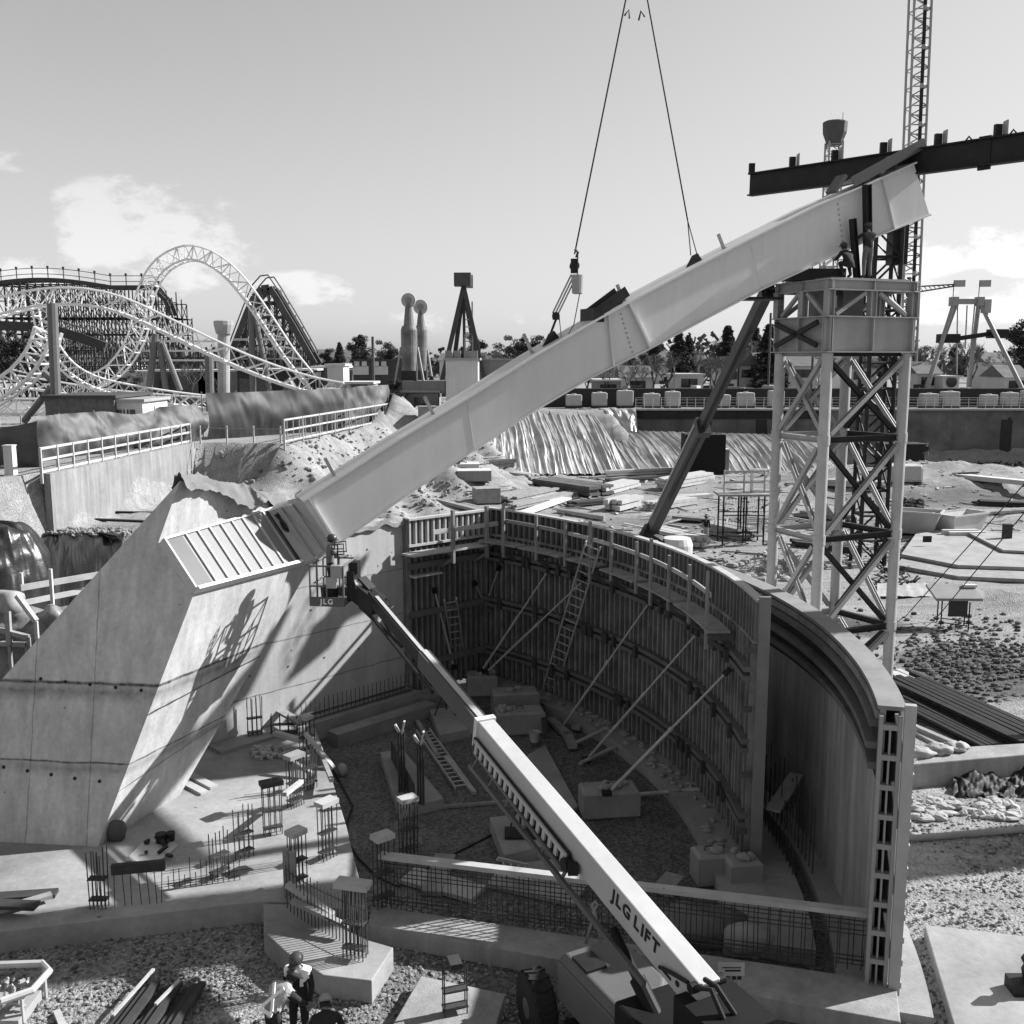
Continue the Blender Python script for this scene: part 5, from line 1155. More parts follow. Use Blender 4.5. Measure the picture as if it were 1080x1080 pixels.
human('worker crouching on the shoring tower deck in front of the saddle', (gcross(8.42)[0].x, gcross(8.42)[0].y-.72, ZC+.06), math.radians(20),
      dict(pel=(0,-.15,.42), spi=(0,-.02,.58), che=(0,.12,.74), nek=(0,.2,.88), hed=(0,.26,.99), shl=(-.19,.12,.8), shr=(.19,.12,.8), ell=(-.25,.3,.6), elr=(.25,.3,.6), wrl=(-.15,.5,.62), wrr=(.15,.5,.62), hil=(-.1,-.13,.40), hir=(.1,-.13,.40), knl=(-.17,.22,.5), knr=(.17,.22,.5), anl=(-.14,.02,.09), anr=(.14,.02,.09), tol=(-.15,.2,.04), tor=(.15,.2,.04)), top=clothd, legs_=clothd, hat='dark')
b_ = P(317,1100,0)
human('standing worker in an open bright vest over a dark shirt', (b_.x, b_.y, 0), math.radians(172),
      dict(wrl=(-.26,.16,.95), wrr=(.26,.12,.93), look=(.15,1,-.55)), hat='dark', vest='open')
b_ = P(341,1130,0)
human('worker bending low in dark jacket and hard hat in front of the open vest', (b_.x+.1, b_.y-.15, 0), math.radians(12),
      dict(pel=(0,-.12,.62), spi=(0,.06,.78), che=(0,.26,.90), nek=(0,.40,.98), hed=(0,.50,1.04), shl=(-.19,.28,.95), shr=(.19,.28,.95), ell=(-.27,.4,.70), elr=(.3,.3,.70), wrl=(-.12,.55,.5), wrr=(.15,.5,.5), hil=(-.1,-.1,.6), hir=(.1,-.1,.6), knl=(-.2,.22,.42), knr=(.2,.22,.42), anl=(-.18,-.03,.09), anr=(.18,-.03,.09), tol=(-.2,.14,.04), tor=(.2,.14,.04), look=(0,1,-.9)), hat='pale')
b_ = P(290,1122,0)
human('worker bending forward with crossed reflective bands on the back of a grey vest', (b_.x, b_.y, 0), math.radians(-38),
      dict(pel=(0,-.08,.92), spi=(0,.04,1.09), che=(0,.2,1.24), nek=(0,.34,1.36), hed=(0,.44,1.42), shl=(-.19,.22,1.3), shr=(.19,.22,1.3), ell=(-.26,.34,1.05), elr=(.3,.38,1.1), wrl=(-.2,.5,.85), wrr=(.2,.58,.92), look=(.1,1,-.8)), top=clothd, hat='dark', vest='cross')
b_ = P(977,480,0); b_ = D(977,480,98)
human('far worker in dark jacket and white trousers beside the dark opening', (b_.x, b_.y, ground_h(np.array([[b_.x]]),np.array([[b_.y]]))[0][0,0]), math.radians(150), dict(), top=clothd, legs_=clothm, hat='dark')
b_ = P(744,571,0)
hw = human('worker on the open site carrying a coil of hose on the shoulder', (b_.x, b_.y, .0), math.radians(170), dict(elr=(.35,.1,1.25), wrr=(.3,.1,1.5)), top=clothd, legs_=M('light_trousers', .3, .9, 10, .2), hat='dark')
m_ = MB(); c = V((b_.x+.3,b_.y-.1,1.45)); m_.path([c+V((.3*math.cos(a),.1*math.sin(2*a),.34*math.sin(a))) for a in [i*.4 for i in range(34)]], .035, 5); tag(m_.build('hose_coil', grey, smooth=True), 'coil of hose on the shoulder of the worker on the open site', 'hose')

# ================================================================== SECOND BOOM LIFT on the open site
l2 = T('boom_lift', 'dark boom lift on the open site whose boom rises to the shoring tower', 'boom lift', tuple(D(692,575,54)[:2])+(0,))
q0 = D(689,556,54); q1 = D(808,309,38); qa = (q1-q0).normalized(); ql = (q1-q0).length; qs = qa.cross(V((0,0,1))).normalized(); qu = qs.cross(qa)
m_ = MB(); m_.beam(q0-qa*.4, q0+qa*ql*.53, .5, .66, qu); m_.build('main_boom', M('lift_dark', .05, .5, 1, .2), l2)
m_ = MB(); m_.beam(q0+qa*ql*.50, q1, .34, .48, qu); m_.beam(q0+qa*ql*.52-qu*.1, q0+qa*ql*.54-qu*.1, .6, .85, qu); m_.tube(q0+qa*ql*.2-qu*.42, q0+qa*ql*.9-qu*.34, .05, 5); m_.build('fly_boom', M('lift_fly', .035, .5, 1, .2), l2)
for s_ in (-.28,.28): m_ = MB(); m_.beam(q0+qa*ql*.05+qs*s_+qu*.2, q0+qa*ql*.52+qs*s_+qu*.2, .04, .10, qu); m_.build('boom_rail', white2, l2)
m_ = MB(); m_.beam(q0+qa*ql*.50, q0+qa*ql*.5+qu*.7, .1, .1); m_.build('boom_bracket', dsteel, l2); m_ = MB(); m_.path([q0-qa*.3, q0+V((-.35,0,-.5)), q0+V((.1,-.1,-.9)), q0+V((.75,-.3,-1.3)), q0+V((.8,-.4,-2.1))], [.5,.55,.6,.55,.5], 8); m_.build('knuckle', dsteel, l2)
c = V((q0.x,q0.y,0)); m_ = MB()
m_.loft([c+V((a,b_,1.0)) for a, b_ in ((-1.6,-1.1),(.3,-1.3),(.3,1.1),(-1.6,1.1))], [c+V((a,b_,2.6)) for a, b_ in ((-1.5,-1.0),(.2,-1.2),(.2,1.0),(-1.5,1.0))]); m_.build('engine_hood', M('hood_paint', .34, .5, 1, .15), l2, bevel=.1)
m_ = MB(); m_.lathe(c+V((1.25,-.2,.9)), [(.6,0),(.85,.1),(.88,1.4),(.75,1.75),(.1,1.8)], 20); m_.build('counterweight', M('weight_paint', .5, .5, 1, .08), l2, smooth=False)
m_ = MB(); m_.box(c+V((.2,0,.75)), (4.4,1.9,.4)); m_.build('chassis', dsteel, l2)
for dx, dy in ((-1.9,-1.2),(1.9,-1.2),(-1.9,1.2),(1.9,1.2)): wheel(c+V((dx,dy,.6)), (.15,1,0), .6, .45, l2)
m_ = MB(); pt = q1+V((.5,-.1,.2)); m_.box(pt+V((.2,0,-.05)), (1.6,.9,.07))
for dx in (-.6,.2,1.0):
    for dy in (-.45,.45): m_.tube(pt+V((dx,dy,0)), pt+V((dx,dy,1.1)), .025, 5)
for z in (.55,1.1):
    for dy in (-.45,.45): m_.tube(pt+V((-.6,dy,z)), pt+V((1.0,dy,z)), .025, 5)
    for dx in (-.6,1.0): m_.tube(pt+V((dx,-.45,z)), pt+V((dx,.45,z)), .025, 5)
m_.build('basket', dsteel, l2)
m_ = MB(); m_.beam(q1-qa*.2, pt+V((.1,.5,-.1)), .3, .35); m_.box(q1+V((-.5,0,.25)), (1.5,.4,.18)); m_.build('jib', dsteel, l2)
bl3 = D(735,578,50); bl3.z = .55; s_w = T('spare_wheel', 'dark wheel standing on the ground beyond the end of the guard rail', 'wheel', (bl3.x,bl3.y,0)); wheel(bl3, (.5,-1,0), .55, .5, s_w)
m_ = MB(); b3 = D(950,492,92); l3 = T('small_boom_lift', 'small parked lift with pale hood far behind the right leg of the tower', 'lift', (b3.x,b3.y,0))
m_.box((b3.x,b3.y,1.9), (3.6,2,1.6)); m_.build('hood', white2, l3, bevel=.3); m_ = MB(); m_.box((b3.x,b3.y,.95), (4,1.7,.4)); m_.build('chassis', dsteel, l3)
for dx, dy in ((-1.3,-1),(1.3,-1),(-1.3,1),(1.3,1)): wheel((b3.x+dx,b3.y+dy,.55), (0,1,0), .55, .4, l3)

# ================================================================== OPEN SITE: timber, pipes, boxes, scaffold
def gz(x, y): return float(ground_h(np.array([[x]]), np.array([[y]]))[0][0,0])
def stack(q0, q1, wd, h, label, mat, n_=3, rows=2, nm='timber_stack', cat='timber', y=None):
    a, b_ = P(*q0,0), P(*q1,0); d_ = (b_-a).normalized(); sx_ = V((-d_.y,d_.x,0)); z = max(0,gz(*((a+b_)/2)[:2])-.05)
    t_ = T(nm, label, cat, tuple((a+b_)/2)[:2]+(z,)); bw_ = wd/n_; bh = h/rows
    for k in (.12,.5,.88):
        m_ = MB(); m_.box(tuple(a.lerp(b_,k)[:2])+(z+.05,), (.1,wd,.1), math.atan2(d_.y,d_.x)); m_.build('bearer', timberd, t_)
    for r_ in range(rows):
        m_ = MB()
        for k in range(n_):
            o_ = sx_*((k+.5)*bw_-wd/2)+V((0,0,z+.1+(r_+.5)*bh)); j = d_*R.uniform(-.45,.45)*min(1,wd); tw_ = V((0,0,R.uniform(-.02,.02)))
            m_.beam(a+o_+j+tw_, b_+o_+j-tw_, bw_*R.uniform(.72,.95), bh*R.uniform(.7,.95))
        o_ = m_.build('layer', mat, t_)
    return t_
def box(px_, py_, size, rz, label, mat, nm, cat, lidm=None, y=None):
    p = P(px_,py_,0); z = max(0,gz(p.x,p.y)-.03); t_ = T(nm, label, cat, (p.x,p.y,z), None, rz); OFF[t_.name] = V((0,0,0)); x, yy, h = size
    m_ = MB(); m_.box((0,0,.08+h/2), (x,yy,h)); m_.build('box_body', mat, t_, bevel=.03)
    m_ = MB(); m_.box((0,0,.08+h+.03), (x+.06,yy+.06,.06)); m_.build('lid', lidm or mat, t_)
    for k in (-.35,.35): m_ = MB(); m_.box((x*k,0,.04), (.12,yy,.08)); m_.build('skid', timberd, t_)
    return t_
stack((468,531),(545,551),1.2,.3,'long low stack of boards just beyond the return formwork',timberg,4,1)
box(478,520,(2.4,2.0,1.1),.1,'dark crate carrying the white box near the girder',wallg,'crate','crate',timberg)
box(500,524,(3.0,2.0,.9),.1,'crate with a pale sheet on top, right of the white box',wallg,'crate','crate',wallw)
wb = P(482,520,0); t_ = T('white_box', 'white box on the dark crate near the girder', 'box', (wb.x,wb.y,1.25)); m_ = MB(); m_.box((wb.x+.2,wb.y,2.0), (3.6,2.2,1.45), .1); m_.build('box_body', wallw, t_, bevel=.04); m_ = MB(); m_.box((wb.x+.2,wb.y,2.76), (3.7,2.3,.07), .1); m_.build('lid', wallw, t_)
box(513,532,(2.1,1.8,1.2),.25,'brown crate standing alone left of the white sheets',timberg,'crate','crate')
box(452,518,(1.6,1.6,1.6),.2,'dark round-edged bin beside the crates under the girder',concd,'bin','bin')
for i, (q0, q1, wd, h, lb, mt, n_, rw) in enumerate((
    ((530,532),(575,522),2.6,.5,'low stack of curved boards right of the brown crate',timberg,4,2),
    ((548,545),(598,527),1.5,.18,'white sheet lying on the ground beside a pipe bundle',wallw,1,1),
    ((570,530),(628,516),2.2,.25,'pale lumber stack behind the white sheet',timber,4,1),
    ((540,538),(620,520),1.2,.4,'grey lumber stack between two pale stacks',timberg,4,2),
    ((572,515),(632,524),3.2,.9,'long dark formwork panel stack below the plastic slope',form,2,3),
    ((630,523),(665,514),2.0,.7,'pale formwork frames stacked right of the dark panel stack',timber,4,2),
    ((700,519),(745,511),1.9,1.0,'wrapped lumber bundle behind the leaning lift boom',timber,3,3),
    ((688,538),(728,532),1.5,.6,'lumber bundle lying right of the leaning lift boom',timber,3,2),
    ((645,540),(668,534),1.6,.9,'jumbled pale bundle left of the leaning lift boom',white2,3,2),
    ((690,566),(742,578),1.6,.65,'flat lumber stack left of the worker with the coil',timber,4,2),
    ((750,562),(790,570),1.9,.75,'sheet stack with dark ends right of the worker with the coil',timberg,2,4),
    ((640,503),(742,498),1.0,.6,'row of frames standing along the foot of the plastic slope',white2,3,2),
    ((455,503),(470,500),2.0,.8,'grey bundle at the foot of the mound behind the girder',timberg,3,2))):
    stack(q0,q1,wd,h,lb,mt,n_,rw)
for i, (q0, q1, wd, h, lb, mt, n_, rw) in enumerate((
    ((505,512),(540,508),1.6,.7,'small dark stack at the foot of the silver slope, left',timberd,3,2),
    ((545,512),(566,515),1.4,.5,'pale pallet stack at the foot of the silver slope',timber,3,2),
    ((600,535),(640,531),1.2,.35,'thin dark stack between the pale stacks and the leaning boom',timberd,3,2),
    ((705,528),(748,525),1.3,.3,'low pale boards right of the leaning boom',timber,3,1),
    ((712,548),(760,552),1.4,.3,'long dull boards in the middle of the open site',timberg,4,1),
    ((640,512),(690,508),1.5,.5,'dark beams at the foot of the rippled slope, behind the boom',timberd,4,2),
    ((700,590),(735,598),1.0,.4,'short dark stack just beyond the guard rail',timberd,3,2),
    ((845,545),(900,550),1.4,.5,'boards stacked behind the tower legs',timberg,4,2),
    ((850,520),(930,524),1.6,.6,'pale lumber behind the tower legs, farther back',timber,4,2),
    ((835,575),(905,583),1.2,.3,'dark boards on the ground between the tower legs',timberd,4,1),
    ((1010,545),(1085,540),1.0,.25,'grey boards beyond the white skip at the right',timberg,3,1),
    ((1030,533),(1090,536),1.2,.4,'dark boards beyond the white skip at the right edge',timberd,3,2))):
    stack(q0,q1,wd,h,lb,mt,n_,rw)
m_ = MB()
for k in range(1000):
    p = P(R.uniform(470,1080),R.uniform(490,600),0)
    if (p-AC).length < 22.5 or p.y > 104: continue
    a = R.uniform(0,3.14); ln = R.choice((.2,.3,.5,.9,1.6,2.6)); z = max(0,gz(p.x,p.y)); m_.beam((p.x,p.y,z+.05), (p.x+ln*math.cos(a),p.y+ln*math.sin(a),z+R.uniform(.04,.22)), R.uniform(.06,.22), .07, (0,0,1), R.choice((0,0,1,2)))
tag(m_.build('site_litter', [timberg, timber, timberd]), 'boards, offcuts and litter scattered over the open site', 'litter', kind='stuff')
m_ = MB()
for k in range(3600):
    x = R.uniform(-24,-2); y = R.uniform(66,108); z = gz(x,y)
    if z < .3 or z > 6.3: continue
    s_ = R.choice((.04,.06,.09,.13,.2)); m_.blob((x,y,z+s_*.1), (s_,s_*R.uniform(.6,1),s_*.7), k, .4, 2, 3, R.choice((0,0,1)))
tag(m_.build('earth_clods', [dirt, M('dark_earth', .10, .95, 2, .4)]), 'earth clods covering the bank behind the girder', 'earth', kind='stuff')
pb = T('pipe_bundle', 'bundle of pale pipes lying beyond the curved formwork', 'pipes', tuple(P(610,546,0)))
for k in range(7):
    a, b_ = P(588,541,0), P(637,549,0); o_ = V((0,.2*(k%4)-.3,.14+.17*(k//4))); m_ = MB(); m_.tube(a+o_, b_+o_, .10, 8); m_.build('pipe', white2, pb)
m_ = MB(); m_.path([P(560,552,.03),P(590,549,.03),P(612,551,.03),P(622,548,.03)], .05, 5); tag(m_.build('hose', black), 'dark hose curving over the pale site ground beyond the formwork', 'hose')
m_ = MB(); m_.path([P(745,600,.03),P(790,590,.03),P(815,588,.03),P(850,600,.03)], .06, 5); tag(m_.build('hose', black), 'dark hose lying on the ground left of the tower legs', 'hose')
# scaffold frames
sf = T('scaffold', 'low scaffold with looped frames and a guarded deck left of the tower', 'scaffold', tuple(P(785,540,0)))
sa, sb = D(763,540,66), D(806,543,66); sa.z = sb.z = 0; hs = 3.4
for k, f in enumerate((0,.5,.56,1.0)):
    for dy in (0,1.6):
        p = sa.lerp(sb,f)+V((0,dy,0)); m_ = MB(); m_.tube(p, p+V((0,0,hs)), .06, 6); m_.build('standard', dsteel, sf)
for z in (.6,2.0,3.3):
    for dy in (0,1.6): m_ = MB(); m_.tube(sa+V((0,dy,z)), sb+V((0,dy,z)), .04, 5); m_.build('ledger', dsteel, sf)
for f0, f1 in ((.02,.48),(.58,.98)):
    for z in (.7,2.1):
        m_ = MB(); a, b_ = sa.lerp(sb,f0), sa.lerp(sb,f1); m_.path([a.lerp(b_,i/12)+V((0,-.02,z+ (1.0 if i%2 else .05))) for i in range(13)], .025, 4); m_.build('looped_brace', dsteel, sf)
m_ = MB(); m_.box(tuple(sa.lerp(sb,.5)[:2])+(hs+.05,), (sb.x-sa.x+1.0,2.0,.14)); m_.build('deck', timberg, sf)
for f in (0,.48,.98):
    p = sa.lerp(sb,f); m_ = MB(); m_.tube(p+V((0,0,hs)), p+V((0,0,hs+1.6)), .06, 6); m_.build('guard_post', timber, sf)
for z in (.8,1.5): m_ = MB(); m_.beam(sa+V((0,0,hs+z)), sb+V((0,0,hs+z)), .05, .14); m_.build('guard_rail', timber, sf)
sc2 = T('frame_stack', 'white square frames standing on the scaffold deck by the tower leg', 'frames', tuple(sb)[:2]+(hs+.12,))
for k in range(2):
    m_ = MB(); o_ = sb+V((-.9+.2*k,.2+.5*k,hs+.12))
    for dx in (0,1.7): m_.beam(o_+V((dx,0,0)), o_+V((dx,0,1.5)), .12, .12)
    for z in (.06,.75,1.45): m_.beam(o_+V((0,0,z)), o_+V((1.7,0,z)), .12, .12)
    m_.build('frame', white, sc2)
box(753,500,(2.6,2.2,2.6),.1,'pale portable cabin with a rounded roof before the plastic slope',wallg,'portable_toilet','cabin',wallw)
dkc = D(758,496,100); m_ = MB(); m_.box((dkc.x-.3,dkc.y+7,2.2), (4.2,3,4.4)); tag(m_.build('dark_opening', M('opening_black', .008, .95)), 'black square opening at the foot of the plastic slope', 'opening')
# right side
dco = D(962,479,104); dc = T('site_container', 'black container with a worker beside it, under the far wall', 'container', (dco.x,dco.y,.4)); z = gz(dco.x,dco.y)
m_ = MB(); m_.box((dco.x-.5,dco.y+2,z+1.3), (4.4,2.4,2.7)); m_.build('box_body', M('container_paint', .012, .8), dc, bevel=.05)
m_ = MB(); m_.box((dco.x-.5,dco.y+.78,z+2.66), (4.4,.06,.1)); m_.build('roof_edge', grey, dc)
stack((985,516),(1095,528),1.2,.5,'long white beam lying on the ground at the right edge',wallw,1,1,'long_beam','beam')
stack((1000,500),(1090,507),2.5,.7,'stack of dark steel beams behind the long white beam',dsteel,5,2,'steel_stack','steel')
m_ = MB()
for k in range(70):
    p = P(R.uniform(1000,1080),R.uniform(489,500),0); z = gz(p.x,p.y); m_.beam(p+V((0,0,z+.1)), p+V((R.uniform(-1,1),R.uniform(-1,1),z+R.uniform(.1,.7))), .12, .12)
tag(m_.build('scrap_heap', dsteel), 'heap of dark scrap in front of the far wall at the right', 'scrap', kind='stuff')
def trough(q0, q1, y0, wd, h, label, mat, nm='skip'):
    a, b_ = P(*q0,0), P(*q1,0); d_ = (b_-a).normalized(); sx_ = V((-d_.y,d_.x,0)); t_ = T(nm, label, 'skip', tuple((a+b_)/2))
    bt = [a+d_*.5-sx_*wd*.35, b_-d_*.5-sx_*wd*.35, b_-d_*.5+sx_*wd*.35, a+d_*.5+sx_*wd*.35]; tp_ = [a-sx_*wd/2, b_-sx_*wd/2, b_+sx_*wd/2, a+sx_*wd/2]
    bt = [p+V((0,0,.15)) for p in bt]; tp_ = [p+V((0,0,h)) for p in tp_]; m_ = MB()
    m_.add(bt+tp_, [(3,2,1,0)]+[(i,(i+1)%4,4+(i+1)%4,4+i) for i in range(4)]); c_ = sum(tp_,V((0,0,0)))/4
    ib = [c_+(p-c_)*.94 for p in tp_]; bb = [c_+(p-c_)*.9 +V((0,0,-.0)) for p in bt]; m_.add(tp_+ib+[p+V((0,0,.1)) for p in bb], [(i,(i+1)%4,4+(i+1)%4,4+i) for i in range(4)]+[(4+i,4+(i+1)%4,8+(i+1)%4,8+i) for i in range(4)]+[(8,9,10,11)])
    m_.build('skip_body', mat, t_); m_ = MB()
    for i in range(4): m_.beam(tp_[i], tp_[(i+1)%4], .12, .12)
    m_.build('rim', white2, t_); m_ = MB()
    for f in (.25,.75): p = a.lerp(b_,f); m_.box((p.x,p.y,.08), (.2,wd,.16), math.atan2(d_.y,d_.x))
    m_.build('skid', dsteel, t_); return t_
sk = trough((942,562),(992,566),0,2.0,1.7,'grey metal skip with a small dark plate, right of the tower leg',M('skip_grey', .36, .5, 1, .15))
m_ = MB(); c = P(972,566,.9)+V((0,-.9,0)); m_.box(c, (.55,.06,.4)); tag(m_.build('plate', dsteel), 'small dark plate fixed to the grey metal skip', 'plate')
trough((993,566),(1030,561),0,1.8,1.5,'white metal skip lying right of the grey one',wallw)
stack((1000,571),(1037,571),.9,.7,'short pale pipe with dark end under the white skip',wallw,2,1,'pipe_piece','pipe')
m_ = MB()
for k in range(26):
    p = P(R.uniform(944,970),R.uniform(533,548),0); m_.blob(p+V((0,0,.3)), (R.uniform(.3,.6),.4,R.uniform(.25,.6)), k, .3, 2, 4)
tag(m_.build('dark_heap', clothd), 'dark heap of bags behind the grey metal skip', 'heap', kind='stuff')
def bowed(pts, z, th, label, mat):
    m_ = MB(); m_.prism([tuple(P(a,b_,0)[:2]) for a, b_ in pts], z, z+th); return tag(m_.build('curved_plywood', mat, bevel=.02), label, 'panel', 'curved plywood panels right of the tower')
site_ply = M('weathered_ply', .27, .75, .9, .25, .05, 12, fine=.05)
bowed(((946,600),(1010,612),(1100,616),(1120,585),(1000,562),(965,570)),.02,.22,'lowest of the large curved plywood panels right of the tower',timberg)
bowed(((950,592),(1010,604),(1100,607),(1120,580),(1000,560),(968,566)),.26,.2,'middle one of the large curved plywood panels right of the tower',site_ply)
bowed(((1019,571),(1057,591),(1110,594),(1110,574)),.5,.16,'small top panel on the curved plywood panels, at the right edge',site_ply)
m_ = MB(); p = P(1061,578,0); m_.box((p.x,p.y,.8), (.5,.4,1.6)); tag(m_.build('timber_post', timberd), 'short dark post behind the plywood panels at the right', 'post')
rk = T('sign_rack', 'metal rack with a sloped grey tray on thin legs, on the pale gravel', 'rack', tuple(P(1015,660,0)))
ra, rb_ = P(992,662,0), P(1021,666,0); ry = V((.25,1.0,0))
for p in (ra, rb_, ra+ry, rb_+ry): m_ = MB(); m_.tube(p, p+V((0,0,1.35)), .035, 6); m_.build('leg', dsteel, rk)
for z in (.25,.45): m_ = MB(); m_.tube(ra+V((0,0,z)), rb_+V((0,0,z)), .025, 5); m_.build('crossbar', dsteel, rk)
c = (ra+rb_)/2+ry*.5; m_ = MB(); m_.loft([c+V((-1.05,-.55,1.35)),c+V((1.05,-.6,1.35)),c+V((1.4,0,1.5)),c+V((1.05,.7,1.75)),c+V((-1.05,.7,1.75))][::1], [c+V((-1.05,-.55,1.47)),c+V((1.05,-.6,1.47)),c+V((1.4,0,1.62)),c+V((1.05,.7,1.87)),c+V((-1.05,.7,1.87))]); m_.build('tray', M('tray_steel', .22, .5, 1, .2), rk)
m_ = MB(); m_.box(c+V((.85,.4,1.84)), (.6,.25,.12)); m_.build('box_on_tray', wallw, rk)
m_ = MB(); m_.box(c+V((.05,-.35,.95)), (.85,.08,.75)); m_.build('front_plate', M('rack_plate', .04, .7), rk)
m_ = MB()
def torn(u, v):
    p = P(925+u*62, 618+v*14, 0); return p+V((0,0,.16+.07*mnoise.noise(V((u*7,v*3,1)))+.03*mnoise.noise(V((u*25,v*9,2)))))
m_.grid(torn, 30, 10, thick=(0,0,-.03)); tag(m_.build('torn_sheet', cloth, smooth=True), 'torn pale sheet lying on the ground behind the rack', 'sheet')
m_ = MB()
for k in range(60):
    p = P(R.uniform(925,965),R.uniform(598,618),0); m_.beam(p+V((0,0,.05)), p+V((R.uniform(-.6,.6),R.uniform(-.6,.6),R.uniform(.05,.3))), .08, .06)
tag(m_.build('scrap_heap', dsteel), 'heap of dark scrap between tower leg and torn sheet', 'scrap', kind='stuff')
m_ = MB()
for k in range(90):
    p = P(R.uniform(755,850),R.uniform(592,615),0); s_ = R.uniform(.1,.4); m_.blob(p+V((0,0,.1)), (s_,s_*.7,s_*.6), k, .35, 2, 4)
for k in range(40):
    p = P(R.uniform(790,850),R.uniform(596,612),0); m_.path([p+V((0,0,.1)), p+V((R.uniform(-.4,.4),.1,R.uniform(.3,.8))), p+V((R.uniform(-.8,.8),.2,.1))], .03, 4)
tag(m_.build('rubble', conc2), 'rubble and bent bars beyond the curved wall, left of the tower', 'rubble', kind='stuff')
m_ = MB()  # rough clods whose dark tone is partly painted shade
for k in range(1500):
    p = P(R.gauss(1020,42),R.gauss(698,26),0)
    if (p-AC).length < 24: continue
    s_ = R.choice((.03,.05,.07,.10,.16)); m_.blob((p.x,p.y,s_*.3), (s_,s_*R.uniform(.6,1),s_*.7), k, .4, 2, 3, R.choice((0,0,1)))
tag(m_.build('shade_soil', [M('dark_earth', .10), M('shade_earth', .05, .95, 2, .4)]), 'rough dark soil and clods, darkened further for shade, on the gravel right of the tower foot', 'soil', kind='stuff')
# bars and planks stacked at the right of the wall
for i, (q0, q1, wd, h, lb, mt, n_, rw) in enumerate((
    ((944,713),(985,733),.9,.12,'pale planks at the near end of the dark bar stacks',timber,3,1),
    ((950,728),(1100,800),1.6,.5,'long stack of dark steel bars by the outer wall, topmost one',dsteel,6,3),
    ((940,742),(1090,818),1.0,.3,'second stack of dark steel bars nearer the outer wall',dsteel,5,2),
    ((960,770),(1022,797),.22,.16,'single pale timber beam lying in front of the bar stacks',timberg,1,1),
    ((1018,783),(1040,795),.4,.25,'short grey timber lying at the bar stacks',timberg,1,1))):
    stack(q0,q1,wd,h,lb,mt,n_,rw,'bar_stack' if 'bars' in lb else 'plank_stack','steel bars' if 'bars' in lb else 'planks')
bowed(((962,775),(1100,850),(1120,790),(1000,760)),.03,.1,'grey plywood sheet under the pale timber beam by the outer wall',timberg)
m_ = MB(); q = [P(*x,.75) for x in ((962,806),(1090,795),(1090,783),(975,790))]; m_.prism([tuple(x[:2]) for x in q], 0, .75); fb = tag(m_.build('footing_block', conc2, bevel=.03), 'long concrete footing block right of the outer wall', 'footing')
for (px_, py_, lb, s_) in ((970,797,'left white sandbag on the footing block',.4),(990,794,'middle white sandbag on the footing block',.42),(1008,791,'right flat white sandbag on the footing block',.36)):
    m_ = MB(); p = P(px_,py_,.75); m_.blob(p+V((0,0,.11)), (s_,.28,.15), int(px_), .45, 2.6, 12); tag(m_.build('sandbag', cloth, smooth=True), lb, 'sandbag', 'sandbags on the footing block')
m_ = MB()
for k in range(70):
    p = P(R.uniform(962,1075),R.uniform(845,866),0); m_.blob(p+V((0,0,.06)), (R.uniform(.06,.3),R.uniform(.06,.22),R.uniform(.05,.14)), k, .35, 2, 5)
tag(m_.build('rubble', conc), 'pale broken concrete rubble in front of the footing block', 'rubble', kind='stuff')
m_ = MB(); p = P(1050,838,0)
def blackp(u, v): q = P(1005+u*80, 842-v*20, 0); return q+V((0,0,.05+.45*v*(.6+.3*math.sin(u*7))+.16*mnoise.noise(V((u*9,v*5,2)))+.08*mnoise.noise(V((u*24,v*9,5)))))
m_.grid(blackp, 60, 20); tag(m_.build('black_plastic', M('dull_black_sheet', .012, .65, 2, .3, .4, 6, spec=.3), smooth=True), 'sheet of black plastic draped against the footing block', 'sheet')
m_ = MB(); m_.tube(P(940,886,.08), P(1120,872,.08), .09, 10); tag(m_.build('pipe', M('site_pipe', .22, .6, 2, .2)), 'long pipe lying across the gravel right of the outer wall', 'pipe')
m_ = MB(); q = [P(*x,.3) for x in ((975,975),(1090,988),(1160,1100),(1012,1100))]; m_.prism([tuple(x[:2]) for x in q], .0, .3); tag(m_.build('concrete_pad', slabm, bevel=.02), 'pale concrete pad at the lower right corner', 'pad')
cp = T('clamp_tool', 'dark machine part standing on the pale pad at the lower right edge', 'machine part', tuple(P(1072,1045,.3))); c = P(1078,1045,.3)
m_ = MB(); m_.box(c+V((.1,0,.12)), (.7,.4,.24)); m_.build('base', dsteel, cp); m_ = MB(); m_.lathe(c+V((.1,0,.24)), [(.1,0),(.14,.2),(.1,.3),(.16,.4),(.05,.62)], 12); m_.build('column', dsteel, cp)
m_ = MB(); q = [P(*x,.12) for x in ((957,1040),(966,1038),(975,1100),(955,1100))]; m_.prism([tuple(x[:2]) for x in q], 0, .12); tag(m_.build('board', timber), 'pale board lying at the foot of the outer wall end', 'board')
m_ = MB()
for k in range(8): m_.path([P(962+k*.8,1000+4*k,.05), P(966+R.uniform(-3,3),1030+3*k,.08), P(964+R.uniform(-5,5),1075+2*k,.05)], .02, 4)
tag(m_.build('cable_bundle', cloth), 'loose pale cables at the foot of the outer wall end', 'cables')

